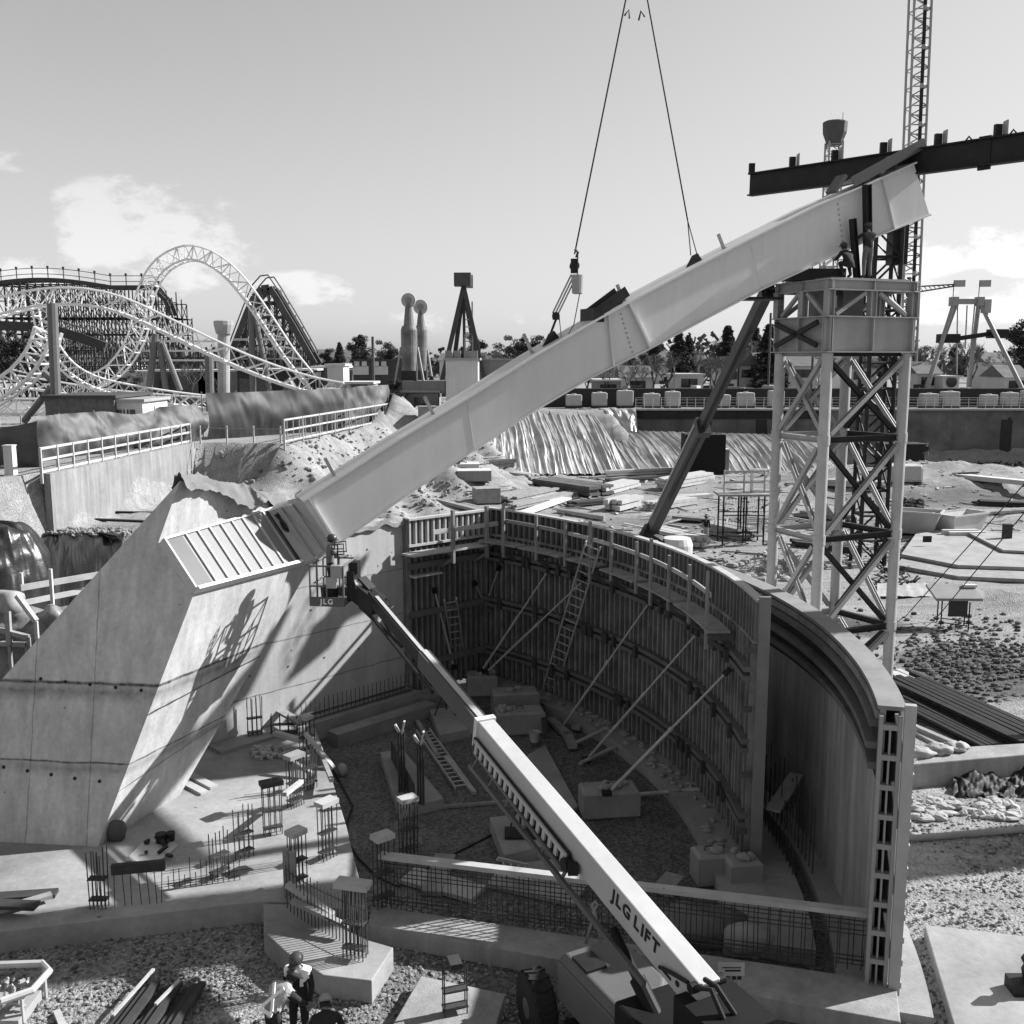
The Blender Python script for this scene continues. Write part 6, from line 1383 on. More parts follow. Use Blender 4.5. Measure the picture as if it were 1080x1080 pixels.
# ================================================================== LEFT BANK: wall, tarps, guard rails
lp = [D(57,500,51.3), D(100,492,56), D(150,480,63), D(196,468,71)]
wla, wlb = V((-23.75,51.0,0)), V((-22.45,70.7,0))
m_ = MB(); m_.beam(wla+V((.12,0,4.35)), wlb+V((.12,0,4.35)), .35, 4.2)
lw_ = T('shotcrete_wall', 'pale streaked shotcrete wall below the left guard rail', 'wall', tuple(wla)); m_.build('wall_body', M('shotcrete', .22, .95, .7, .2, .4, 10, streak=.3, fine=.1), lw_)
def guardrail(pts, label, h=1.15, n_=12, dbl=True, mesh=False):
    t_ = T('guard_rail', label, 'guard rail', tuple(pts[0])); tot = [0]
    for a, b_ in zip(pts, pts[1:]): tot.append(tot[-1]+(b_-a).length)
    def at(s_):
        for i in range(len(pts)-1):
            if s_ <= tot[i+1] or i == len(pts)-2: return pts[i].lerp(pts[i+1], (s_-tot[i])/(tot[i+1]-tot[i]))
    for k in range(n_+1):
        p = at(tot[-1]*k/n_); m_ = MB(); m_.box((p.x,p.y,p.z+h*.55-.2), (.12,.1,h*1.1+.5)); m_.build('post', timber, t_)
    for z in (.12,.62,1.1):
        m_ = MB()
        for i in range(len(pts)-1): m_.beam(pts[i]+V((0,-.06,z*h)), pts[i+1]+V((0,-.06,z*h)), .04, .13)
        m_.build('rail', timber, t_)
    if mesh:
        for k in range(n_*3):
            p = at(tot[-1]*(k+.5)/(n_*3)); m_ = MB(); m_.box((p.x,p.y-.1,p.z+h*.6), (.07,.04,h)); m_.build('baluster', timber, t_)
    return t_
top = GR+.02
guardrail([V((-23.8,50.8,top)), V((-23.2,60,top)), V((-22.5,70.6,top))], 'timber guard rail along the top of the shotcrete wall at the left', 1.2, 12)
guardrail([V((-15.7,69.6,top)), V((-14.1,80,top)), V((-12.3,91,top)), V((-10.7,101.5,top))], 'white timber guard rail with balusters on the bank edge behind the girder', 1.5, 9, mesh=True)
m_ = MB()
rp = T('rope_fence', 'low rope fence between the two timber guard rails', 'fence', (-19,70.3,top))
for k in range(4):
    x = -21.8+1.9*k; m_.box((x,70.6-.25*k*.5,top+.55), (.1,.1,1.3))
    m_.build('post', timber, rp) ; m_ = MB()
m_ = MB(); m_.tube((-22.4,70.6,top+1.05), (-15.8,69.8,top+1.0), .03, 5); m_.build('rope', timberg, rp)
# windscreen tarps on the fence behind
def screen(a, b_, h, label, mat, sag=.3, seed=1, top_slack=.35):
    a, b_ = V(a), V(b_); t_ = T('screen_fence', label, 'fence', tuple(a)); m_ = MB(); nn_ = V((b_-a).normalized()); pn = V((nn_.y,-nn_.x,0)); L_ = (b_-a).length
    def f(u, v):
        p = a.lerp(b_,u); w_ = sag*(mnoise.noise(V((u*L_*.28,v*1.6,seed)))+.5*mnoise.noise(V((u*L_*.9,v*2.5+u*4,seed+5)))+.35*abs(mnoise.noise(V((u*L_*1.6+v*1.5,v*1.3,seed+8))))-.2*abs(mnoise.noise(V((u*L_*2.6-v*2,v*2,seed+3)))))
        top_ = h*(1-top_slack*max(0,mnoise.noise(V((u*L_*.16,seed,0))))); return p+pn*(w_+.25*math.sin(v*3.1))+V((0,0,v*top_))
    m_.grid(f, max(20,int(L_*6)), 24); m_.build('screen', mat, t_, smooth=True)
    for k in range(int(L_/3)+1):
        p = a.lerp(b_,min(1,k*3/L_))-pn*.45; m_ = MB(); m_.tube(p, p+V((0,0,h*1.02)), .04, 5); m_.build('post', grey, t_)
screen((-31,55,GR), (-25.5,54.6,GR), 2.7, 'sagging dark tarp fence at the far left, nearest to the camera', polyg, .35, 1)
screen((-27.3,57,GR), (-22.5,72.5,GR), 2.6, 'billowing pale grey tarp fence behind the left guard rail', polyg, .55, 2)
screen((-22.2,73.5,GR), (-14.0,84,GR), 3.4, 'dark tarp fence along the bank below the roller coaster', M('dark_screen', .03, .55, 1, .3), .25, 3, .08)
screen((-16.5,86,GR), (-11.8,97,GR), 3.4, 'wrinkled dark tarp fence behind the white guard rail', polyg, .5, 4, .25)
# tarps in the near left
m_ = MB(); c = D(-2,558,43); c.z = .8
def mound(u, v):
    a = 2*math.pi*u; t = v*math.pi*.5; r_ = max(0,math.cos(t))**.62; q = V((math.cos(a)*1.6,math.sin(a)*1.6,v*1.8))
    w_ = .34*mnoise.noise(q) + .16*mnoise.noise(q*2.6) + .09*abs(mnoise.noise(V((math.cos(a)*7,math.sin(a)*7,v*2.2)))) - .05*abs(math.sin(v*14+3*mnoise.noise(q)))
    return c+V(((2.1+w_)*math.cos(a)*r_, (2.4+w_)*math.sin(a)*r_, 4.4*math.sin(t)+w_*.7))
m_.grid(mound, 140, 44); tag(m_.build('covered_mound', poly, smooth=True), 'bulging mound under shiny black plastic at the left edge', 'mound')
ta = [P(132,564,3.35), P(38,563,3.35)]; tb = [P(120,640,.9), P(16,655,.7)]
m_ = MB()
def slope(u, v):
    p = ta[0].lerp(ta[1],u).lerp(tb[0].lerp(tb[1],u),v); w_ = .13*math.sin(u*26+v*5+4*mnoise.noise(V((u*4,v,1))))*v + .22*mnoise.noise(V((u*8,v*2.5,3))) + .08*abs(mnoise.noise(V((u*26+v*5,v*3,5))))
    return p+V((0,-.4*abs(w_),w_+.25*math.sin(math.pi*v)))
m_.grid(slope, 150, 40); tag(m_.build('covered_slope', poly, smooth=True), 'wrinkled shiny black plastic covering the earth slope behind the buttress', 'sheet')
m_ = MB()
for k in range(420):
    u = R.random(); p = ta[0].lerp(ta[1],u)+V((R.uniform(-.3,.3),R.uniform(-.2,1.3),R.uniform(-.05,.15))); s_ = R.uniform(.04,.16); m_.blob(p, (s_,s_*.8,s_*.7), k, .35, 2, 3)
tag(m_.build('earth_clods', dirt), 'earth clods along the upper edge of the black covered slope', 'earth', kind='stuff')
for i, (q0, q1, z0, wd, lb, mt) in enumerate((((58,551),(128,529),3.35,.6,'long pale board lying at the foot of the shotcrete wall',timber),((62,556),(120,538),3.33,.35,'second pale board nearer than the long one at the foot of the shotcrete wall',timber),((100,562),(126,567),3.36,.3,'dark pipe at the edge above the black plastic slope',dsteel),((100,549),(152,551),3.36,.25,'front dark pipe of two on the bench behind the buttress',dsteel),((108,541),(168,542),3.36,.22,'rear dark pipe of two on the bench behind the buttress',dsteel),((142,525),(162,530),3.36,.22,'short dark pipe at the far end of the bench',dsteel),((164,521),(182,523),3.36,.2,'shortest dark pipe, nearest to the far corner of the bench',dsteel))):
    plank(q0,q1,z0,z0,wd,.12,lb,mt)
# debris with a low guard frame left of the buttress
gf = T('barrier_frame', 'timber barrier frame in front of the black covered slope', 'guard rail', tuple(P(30,650,.6)))
for (q0, q1, y0, wd) in (((22,620),(104,606),34,.16),((24,636),(92,622),34,.14)):
    m_ = MB(); m_.beam(D(*q0,34.5), D(*q1,36.5), .05, wd+.06); m_.build('rail', timber, gf)
for q in ((22,604),(53,600)):
    a = D(*q,34.7); m_ = MB(); m_.beam(a, V((a.x,a.y,.4)), .10, .12, (0,1,0)); m_.build('post', timber, gf)
m_ = MB()
def sacks(c, s_, k): m_.blob(c, s_, k, .3, 2.2, 10)
for k, (px_, py_, lb, mt, s_) in enumerate(((14,660,'large pale sack under a timber at the left edge',M('sack_cloth', .17, .9, 3, .4, .5, 10),(1.0,.8,.7)),(38,668,'crumpled pale plastic sack beside the buttress slope',M('clear_plastic', .2, .4, 2, .4, .5, 6),(.9,.6,.5)),(58,652,'upright folds of clear plastic at the buttress slope',M('clear_plastic', .2),(.55,.4,.45)),(5,640,'stony grey sack at the left edge above the large one',conc2,(.7,.6,.5)))):
    m_ = MB(); p = D(px_,py_,33); m_.blob(p, s_, k+3, .4, 1.5, 18); m_.blob(V((p.x,p.y,.4)), (s_[0]*1.1,s_[1]*1.1,max(.5,p.z-.2)), k+9, .2, 2, 8); tag(m_.build('sack', mt, smooth=True), lb, 'sack', 'sacks at the left of the buttress')
for i, (q0, q1, lb) in enumerate((((18,628),(38,655),'pale timber leaning over the large sack'),((-10,662),(30,672),'timber rail at the left edge below the sacks'),((-10,678),(28,680),'lower timber rail at the left edge below the sacks'),((8,645),(10,680),'upright post at the left edge among the sacks'))):
    m_ = MB(); m_.beam(D(*q0,32.2), D(*q1,32.0), .16, .14); a = D(*q1,32.0); m_.beam(a, V((a.x,a.y,0)), .1, .1, (0,1,0)); tag(m_.build('timber', timber if i == 0 else timberg), lb, 'timber')
m_ = MB(); 
for k in range(160):
    p = P(R.uniform(-60,40),R.uniform(680,735),.1); s_ = R.uniform(.08,.35); m_.blob(p+V((0,0,.1)), (s_,s_*.8,s_*.7), k, .35, 2, 3)
tag(m_.build('dark_rubble', M('dark_rubble', .05, .95, 3, .4)), 'dark rubble in the shade at the left of the buttress', 'rubble', kind='stuff')
for i, (q, lb) in enumerate((((5,478),'white upright post at the left edge behind the black mound'),((12,487),'short white block standing on the left bank'))):
    p = P(q[0],q[1]+14,GR); m_ = MB(); m_.box((p.x,p.y,GR+.75), (.45,.45,1.5 if i else 2.3)); m_.box((p.x,p.y,GR+1.5), (.5,.5,.06)); tag(m_.build('white_post', wallw), lb, 'post')

# ================================================================== FAR EDGE: covered slope, retaining wall, hoarding
pl_top = [V((-2.6,113.2,5.9)), V((2,115,6.2)), V((11.2,117.4,5.9))]
sp_ = T('covered_bank', 'earth bank under rippled silver plastic sheeting at the far edge of the site', 'bank', (4,108,0))
def ripple(seed, A, Bb, C_, D_, dens, amp):
    def f(u, v):
        p = A.lerp(Bb,u).lerp(D_.lerp(C_,u),v); ph = u*dens + v*(2.5+3.5*mnoise.noise(V((u*6,0,seed+9)))) + 4.5*mnoise.noise(V((u*5,v*1.5,seed))) + 2.0*mnoise.noise(V((u*21,v*2.5,seed+4)))
        w_ = amp*(.35+.65*abs(mnoise.noise(V((u*7,v*2,seed+6))))*2)*(math.sin(ph)+.6*math.sin(ph*2.3+1)+.9*mnoise.noise(V((u*dens*.5,v*4,seed+2)))); w2_ = .55*mnoise.noise(V((u*9,v*2.2,seed+11)))+.12*mnoise.noise(V((u*60,v*14,seed+13))); return p+V((0,-abs(w_)*.9-w2_*math.sin(math.pi*v),w_*.5+w2_*.3*math.sin(math.pi*v)+.35*math.sin(math.pi*v)))
    return f
m_ = MB(); m_.grid(ripple(1, V((-4.5,112,6.3)), V((9.4,117.2,6.3)), V((12.5,107.5,.1)), V((-3.2,102.5,.6)), 110, .24), 420, 30); m_.build('near_sheet', M('rippled_sheet', .50, .28, .9, .3, .3, 3.5, metal=.75, spec=.6), sp_, smooth=True)
m_ = MB(); m_.grid(ripple(4, V((9.0,116.4,4.2)), V((34,115.8,3.6)), V((36,108.2,.1)), V((11.8,107.6,.1)), 170, .18), 520, 24); m_.build('far_sheet', MC['rippled_sheet'], sp_, smooth=True)
m_ = MB(); m_.grid(ripple(7, V((6.5,117.6,6.55)), V((14.4,118.2,6.6)), V((14.4,115.9,4.0)), V((9.5,115.8,4.4)), 13, .13), 110, 16); m_.build('upper_sheet', M('upper_sheet', .45, .35, .5, .25, .3, 2, metal=.6), sp_, smooth=True)
m_ = MB(); m_.grid(lambda u, v: V((-9+u*6.0, 103+u*8.5-v*(4+2*u), 6.3-5.2*v+.5*mnoise.noise(V((u*5,v*5,3)))+.3*math.sin(v*3))), 50, 24); m_.build('left_sheet', tarp, sp_, smooth=True)
rw_ = T('retaining_wall', 'long stained concrete retaining wall along the far edge of the site', 'wall', (40,118.8,0)); rwm = M('stained_retaining_wall', .12, .95, .33, .5, .3, 6, streak=.12, fine=.12)
m_ = MB(); m_.beam((14.2,118.9,3.25), (75,118.9,3.25), .6, 6.2); m_.build('wall_body', rwm, rw_)
m_ = MB(); m_.beam((14.0,118.5,6.42), (75,118.5,6.42), .9, .22); m_.build('coping', conc, rw_)
m_ = MB(); m_.beam((14.2,118.5,5.75), (36,118.5,5.75), .25, .9); m_.build('dark_band', M('dark_band', .025, .95, 1, .4), rw_)
for x in (22.5,29.5,44.6,58): m_ = MB(); m_.beam((x,118.57,.2), (x+R.uniform(-.3,.3),118.57,5.2), .06, 1.3, (1,0,0)); m_.build('damp_streak', M('damp_streak', .03, .9, 1, .3), rw_)
m_ = MB(); m_.beam((2,124.5,GR+1.1), (86,124.5,GR+1.1), .12, 2.2); hd_ = T('hoarding', 'long dark site hoarding along the street beyond the retaining wall', 'fence', (40,124.5,GR)); m_.build('boarding', wallk, hd_)
m_ = MB(); m_.beam((2,124.4,GR+2.25), (86,124.4,GR+2.25), .2, .1); m_.build('top_edge', M('hoarding_edge', .12, .7), hd_)
wf = T('wire_fence', 'low wire fence on top of the retaining wall', 'fence', (40,118.9,GR))
for k in range(62): m_ = MB(); x = 14.5+k; m_.tube((x,118.9,6.5), (x,118.9,7.75), .035, 4); m_.build('post', grey, wf)
for z in (6.8,7.15,7.5,7.75): m_ = MB(); m_.tube((14.5,118.9,z), (75,118.9,z), .02, 4); m_.build('wire', grey, wf)
tk = M('tank_plastic', .36, .6, 1, .12)
words = ['first','second','third','fourth','fifth','sixth','seventh','eighth','ninth','tenth','eleventh','twelfth','thirteenth','fourteenth']
xs = [(605,1.9),(632,1.8),(659,1.9),(687,1.9),(709,1.7),(761,1.9),(786,1.9),(818,1.7),(979,1.9),(1001,1.9),(1042,1.7),(1064,1.6),(1085,1.7)]
for k, (px_, wd) in enumerate(xs):
    p = D(px_,428,121.5); t_ = T('liquid_tank', f'pale boxy tank by the dark hoarding, {words[k]} from the left of the row', 'tank', (p.x,p.y,GR), 'pale tanks along the hoarding')
    th_ = 1.35+.5*((k*7)%5)/4; m_ = MB(); m_.box((p.x,p.y,GR+.28+th_/2), (wd,1.6,th_)); m_.build('tank_body', tk, t_, bevel=.15)
    m_ = MB(); m_.box((p.x,p.y,GR+.14), (wd+.1,1.7,.28)); m_.build('pallet', timberd, t_); m_ = MB(); m_.lathe((p.x,p.y,GR+.28+th_), [(.3,0),(.3,.12)], 10); m_.build('cap', grey, t_)

# ================================================================== AMUSEMENT PARK
def trusstrack(pts, wd, dp, r, mat, nm, parent, step=1.1, nrm=None):
    """a steel track: two rails, a spine and zigzag ties along a 3-D line"""
    pts = [V(p) for p in pts]
    # resample with Catmull-Rom
    fine = []
    for i in range(len(pts)-1):
        p0, p1, p2, p3 = pts[max(i-1,0)], pts[i], pts[i+1], pts[min(i+2,len(pts)-1)]
        n_ = max(2, int((p2-p1).length/step))
        for k in range(n_):
            t = k/n_; fine.append(.5*((2*p1)+(p2-p0)*t+(2*p0-5*p1+4*p2-p3)*t*t+(3*p1-p0-3*p2+p3)*t*t*t))
    fine.append(pts[-1]); A, B_, S = [], [], []
    for i, p in enumerate(fine):
        d_ = (fine[min(i+1,len(fine)-1)]-fine[max(i-1,0)]).normalized(); s_ = V(nrm or (0,1,0)); s_ = (s_-d_*s_.dot(d_)).normalized(); u_ = s_.cross(d_)
        A.append(p+u_*dp/2-s_*wd*.5); B_.append(p-u_*dp/2-s_*wd*.3); S.append(p+u_*dp/2+s_*wd*.5)
    m_ = MB()
    for L_ in (A,B_,S): m_.path(L_, r, 5)
    for i in range(len(fine)-1):
        m_.tube(A[i], B_[i+1] if i % 2 else B_[i], r*.55, 4, caps=False); m_.tube(A[i], S[i], r*.55, 4, caps=False); m_.tube(S[i], B_[i+1], r*.5, 4, caps=False); m_.tube(A[i+1], B_[i], r*.45, 4, caps=False)
    return m_.build(nm, mat, parent)
rc = T('steel_roller_coaster', 'white steel roller coaster with a tall looping track at the left', 'roller coaster', (-40,100,GR))
tm = M('coaster_track_paint', .74, .5, 1, .06)
def Q(lst, y): return [D(a,b_,y+(c[0] if c else 0)) for a, b_, *c in lst]
trusstrack(Q([(-30,338),(0,324),(45,314),(90,313),(130,322),(170,340),(220,364),(260,382),(300,397),(335,407),(362,412)],96), 1.6,1.5,.12, tm,'track_hill',rc, 1.3)
trusstrack(Q([(100,402),(120,391),(138,368),(147,345),(150,322),(158,298),(172,279),(190,269),(205,267),(222,272),(240,284),(258,303),(282,337),(305,372),(330,403)],112), 1.6,1.5,.12, tm,'track_loop',rc, 1.3)
trusstrack(Q([(44,322),(48,345),(56,362),(66,378),(80,392),(100,403),(125,410),(170,418),(225,425),(300,432),(360,436)],108), 1.5,1.4,.12, tm,'track_dip',rc, 1.4)
trusstrack(Q([(-25,428),(0,412),(22,397),(38,378),(46,362),(50,348)],86), 1.9,1.6,.16, tm,'track_twist',rc, 1.1)
trusstrack(Q([(-20,428),(20,428),(60,428)],92), 1.2,1.3,.12, tm,'track_low',rc, 1.3)
trusstrack(Q([(20,402),(60,408),(110,416),(200,424),(320,430)],116), 1.2,1.3,.12, tm,'track_return',rc, 1.5)
cg = M('coaster_column', .12, .5, 1, .1)
def column(q0, q1, y, r, nm='column', parent=rc, mat=cg, y1=None):
    a, b_ = D(*q0,y), D(*q1,y1 or y); m_ = MB(); m_.tube(a, b_, r, 10); m_.build(nm, mat, parent)
column((55,320),(60,446),84,.42); column((164,352),(157,412),118,.40); column((168,360),(175,412),118,.36); column((171,362),(190,412),118,.34)
column((220,369),(222,434),98,.42); column((265,322),(267,415),112,.35); column((267,325),(285,412),112,.3); column((303,400),(320,432),98,.35); column((322,406),(326,436),100,.4); column((290,430),(306,405),100,.3)
column((46,393),(60,405),86,.3); column((25,445),(55,408),88,.3)
m_ = MB(); a = D(236,346,105); b_ = D(236,415,105); m_.tube(a,b_,.62,14); m_.lathe(a,[(.8,-.6),(1.0,.3),(1.0,.7),(.7,.8)],14)
rct = T('striped_column', 'thick pale column with a drum head behind the coaster track', 'column', (a.x,a.y,GR)); m_.build('shaft', M('striped_column_paint', .3, .6, .5, .3), rct)

def lattice(y, cols, nlev, zt, label, nm, r=.11, dp=7, dens=1.0):
    """timber coaster bents: cols = (pixel x, pixel y of the top)"""
    t_ = T(nm, label, 'roller coaster', (D(cols[0][0],380,y).x, y, GR)); tops = [D(a,b_,y) for a, b_ in cols]; m_ = MB(); m2 = MB()
    for layer, dy in enumerate((0, dp*.5, dp)):
        for i, p in enumerate(tops):
            q = p+V((0,dy,0)); b_ = V((q.x,q.y,GR)); (m_ if layer == 0 else m2).beam(b_, q, r*1.5, r*1.5, (0,1,0))
            if i < len(tops)-1:
                q2 = tops[i+1]+V((0,dy,0))
                for k in range(nlev):
                    z0, z1 = GR+zt*k/nlev, GR+zt*(k+1)/nlev
                    if z1 > min(q.z,q2.z)+.5: continue
                    (m_ if layer == 0 else m2).beam((q.x,q.y,z1), (q2.x,q2.y,z1), r*1.2, r*1.5)
                    if (i+k+layer) % 2: m_.beam((q.x,q.y,z0), (q2.x,q2.y,z1), r*.8, r*.9)
                    m2.beam((q.x,q.y,z1), (q2.x,q2.y,z0), r*.8, r*.9)
            for k in range(0,nlev,2):
                z1 = GR+zt*(k+1)/nlev
                if z1 < p.z: m2.beam((p.x,p.y,z1), (p.x,p.y+dp,z1), r, r)
    m_.build('front_bents', wood_old, t_); m2.build('rear_bents', wood_old, t_)
    return t_, tops
cols = [(-12+8.2*k, 304-8*math.sin(math.pi*min(1,(k+2)/18))) for k in range(21)] + [(164,304),(170,312),(176,318),(182,333)]
wc, tops = lattice(150, cols, 11, 26, 'dark timber roller coaster with a railed track along its top at the far left', 'timber_roller_coaster', .10, 9)
m_ = MB()
for dy in (-.6,1.6):
    m_ = MB()
    for i in range(len(tops)-1): m_.beam(tops[i]+V((0,dy,.1)), tops[i+1]+V((0,dy,.1)), .4, .55)
    m_.build('track_deck', wood_old, wc)
m_ = MB()
for i in range(len(tops)-1):
    for z in (.9,1.7): m_.tube(tops[i]+V((0,-.8,z)), tops[i+1]+V((0,-.8,z)), .05, 4)
for p in tops[::2]: m_.tube(p+V((0,-.8,0)), p+V((0,-.8,2.0)), .08, 4); m_.box(p+V((0,-.8,1.9)), (.28,.2,.3))
m_.build('hand_rail', wood_old, wc)
m_ = MB(); q = [D(-10,343,146),D(40,345,146),(D(65,350,146)),D(90,358,146),D(112,366,146)]
for a, b_ in zip(q,q[1:]): m_.beam(a,b_,.8,1.3); m_.tube(a+V((0,-.7,1.6)),b_+V((0,-.7,1.6)),.1,4)
m_.build('lower_track', wood_old, wc)
# lower dense bents in front of it
lattice(135, [(100+9*k, 366) for k in range(22)], 6, 12, 'low dense timber coaster frame with pale rails behind the steel track', 'low_coaster_frame', .10, 8)
cols = [(236,392),(244,374),(252,353),(260,332),(268,314),(276,305),(284,304),(292,316),(300,330),(308,343),(316,357),(324,371),(332,385)]
hc, tops = lattice(138, cols, 12, 23, 'steep timber coaster hill behind the loop of the steel track', 'coaster_hill', .11, 7)
m_ = MB()
for i in range(len(tops)-1):
    for dy in (0,3.4): m_.beam(tops[i]+V((0,dy,.1)), tops[i+1]+V((0,dy,.1)), .5, .8); m_.tube(tops[i]+V((0,dy-.5,1.7)), tops[i+1]+V((0,dy-.5,1.7)), .09, 4)
m_.build('track_deck', wood_old, hc)
m_ = MB()
for z in (358,368,378,388,396):
    a, b_ = D(246,z,137.5), D(318 if z > 370 else 300,z,137.5); m_.beam(a,b_,.25,.3); a, b_ = D(150,z+2,134.5), D(230,z+2,134.5); m_.beam(a,b_,.2,.25)
m_.build('pale_rails', M('pale_rails', .45, .8), hc)

# park buildings
def bldg(x0, x1, ytop, y, dpt, label, mat, roof=None, wins=(), nm='building', rh=.3, win=glass):
    a, b_ = D(x0,ytop,y), D(x1,ytop,y); zt = a.z; t_ = T(nm, label, 'building', ((a.x+b_.x)/2,y,GR)); cx, wd = (a.x+b_.x)/2, b_.x-a.x
    m_ = MB(); m_.box((cx,y+dpt/2,(GR+zt)/2), (wd,dpt,zt-GR)); m_.build('wall', mat, t_)
    if roof == 'gable':
        m_ = MB(); A = [V((a.x-.3,y-.4,zt+.003)),V((b_.x+.3,y-.4,zt+.003)),V((b_.x+.3,y+dpt+.4,zt+.003)),V((a.x-.3,y+dpt+.4,zt+.003))]; r0_, r1_ = V((a.x-.3,y+dpt/2,zt+rh)), V((b_.x+.3,y+dpt/2,zt+rh))
        m_.add(A+[r0_,r1_], [(0,1,5,4),(2,3,4,5),(1,2,5),(3,0,4),(3,2,1,0)]); m_.build('roof', M('roof_shingle', .12, .85, 1, .3), t_)
    elif roof == 'gable_front':
        m_ = MB(); A = [V((a.x-.4,y-.4,zt+.003)),V((b_.x+.4,y-.4,zt+.003)),V((b_.x+.4,y+dpt+.4,zt+.003)),V((a.x-.4,y+dpt+.4,zt+.003))]; r0_, r1_ = V((cx,y-.4,zt+rh)), V((cx,y+dpt+.4,zt+rh))
        m_.add(A+[r0_,r1_], [(0,1,4),(1,2,5,4),(2,3,5),(3,0,4,5),(3,2,1,0)]); m_.build('roof', M('roof_shingle', .12, .85, 1, .3), t_)
    else:
        m_ = MB(); m_.box((cx,y+dpt/2,zt+.12), (wd+.5,dpt+.5,.24)); m_.build('roof', roof or wallw, t_)
    for (wx, wy, ww, wh) in wins:
        p = D(wx,wy,y); m_ = MB(); m_.box((p.x,y-.03,p.z), (ww,.1,wh)); m_.build('window', win, t_)
    return t_
bldg(47,120,420,82,8,'low dark ride building with a patterned end wall behind the grey tarp',M('brick_pattern', .11, .9, 2.5, .4),M('flat_roof', .05, .8))
bldg(120,150,424,82.5,6,'small white patterned hut beside the low dark building',wallw,grey,((126,436,.4,.6),(133,436,.4,.6),(140,436,.4,.6)))
bldg(128,160,393,128,8,'long white building behind the coaster dip',wallw,wallw)
bldg(160,250,392,126,10,'wide grey park hall with dark bays behind the coaster columns',wallg,wallw,((200,405,9,3),(222,405,3,3)))
bldg(250,330,391,124,10,'park hall with a pale roof edge below the coaster hill',wallk,wallw,((270,410,4,2.5),))
bldg(330,365,388,130,10,'park shed with bright roof left of the dark facade',wallg,wallw)
fac = bldg(372,438,381,122,14,'dark facade building with two pale crown-shaped windows',M('facade_dark', .055, .8, 1, .3),M('facade_edge', .05, .8))
for wx in (380.5,401):
    p = D(wx,389,122); m_ = MB(); m_.box((p.x,121.93,p.z-.2), (1.9,.12,1.0)); m_.build('pale_window', wallw, fac)
    m_ = MB(); m_.box((p.x-.45,121.93,p.z+.6), (.6,.12,.7)); m_.box((p.x+.45,121.93,p.z+.6), (.6,.12,.7)); m_.build('window_crown', wallw, fac)
bldg(345,362,386,112,4,'pale round-topped booth at the end of the coaster track',wallw,wallw)
bldg(366,392,405,110,5,'white kiosk with dark counter windows below the dark facade',wallw,wallw,((374,411,1.0,1.3),(383,411,1.0,1.3)))
bldg(425,462,414,108,5,'row of white sheds half hidden by the girder',wallg,grey,((440,424,.6,1.0),(447,424,.6,1.0)))
bldg(400,424,418,104,8,'black cube shed behind the white guard rail',M('shed_black', .012, .9),M('shed_roof', .03, .8))
cn_ = bldg(470,504,380,106,4.2,'tall white box cabin at the foot of the pendulum ride',wallw,grey)
m_ = MB(); p = D(487,374,107); 
for dx in (-1.4,-.5,.6,1.3): m_.box((p.x+dx,107.5,D(487,380,106).z+.6), (.7,.7,.8))
m_.build('roof_machine', wallg, cn_)
bldg(505,560,380,128,12,'low grey hall behind the white box cabin',wallg,M('hall_roof', .25, .7))
# twin dark-light towers with discs
def wave_tower(x, ytop, ybase, wpx, label, y):
    b_ = D(x,ybase,y); t_ = T('ride_tower', label, 'ride', (b_.x,b_.y,GR)); pp_ = M('swirl_paint', .13, .6, .5, .9); z0 = b_.z; ztop = D(x,ytop,y).z; k_ = y/F
    m_ = MB(); m_.lathe((b_.x,b_.y,z0), [(wpx*k_*.5,0),(wpx*k_*.5,(360-ybase)*-k_*0+ (ybase-349)*k_),(wpx*k_*.42,(ybase-345)*k_)], 20); m_.build('drum', pp_, t_)
    m_ = MB(); m_.lathe((b_.x,b_.y,z0+(ybase-345)*k_), [(wpx*k_*.33,0),(wpx*k_*.19,(345-ytop-12)*k_)], 14); m_.build('neck', pp_, t_)
    m_ = MB(); m_.lathe((b_.x,b_.y-.25,ztop-7.5*k_), [(7.4*k_,0),(7.6*k_,.25),(7.4*k_,.6)], 24, axis=(0,1,0)); m_.build('disc', M('disc_paint', .36, .6, 1, .3), t_)
    m_ = MB(); m_.lathe((b_.x,b_.y-.32,ztop-7.5*k_), [(3.5*k_,0),(3.5*k_,.1)], 18, axis=(0,1,0)); m_.build('disc_hub', wallg, t_)
    m_ = MB(); m_.box((b_.x,b_.y,(GR+z0)/2), (wpx*k_*.9,2,z0-GR)); m_.build('base', wallk, t_)
    for s_ in (-1,1): m_ = MB(); m_.tube((b_.x+s_*wpx*k_*.5,b_.y,z0+2.5), (b_.x+s_*wpx*k_*1.2,b_.y-.5,GR), .14, 6); m_.build('stay', grey, t_)
    return t_
wave_tower(432,309,391,17,'nearer of two swirl-painted ride towers topped by round discs',110)
wave_tower(444.5,316,391,13,'farther swirl-painted ride tower with a round disc, behind the nearer one',122)
m_ = MB(); a, b_ = D(425,405,109), D(470,405,109); m_.box(((a.x+b_.x)/2,110,a.z-.3), (b_.x-a.x,4,1.3)); tag(m_.build('ride_deck', wallg), 'grey ride deck below the two swirl-painted towers', 'deck')
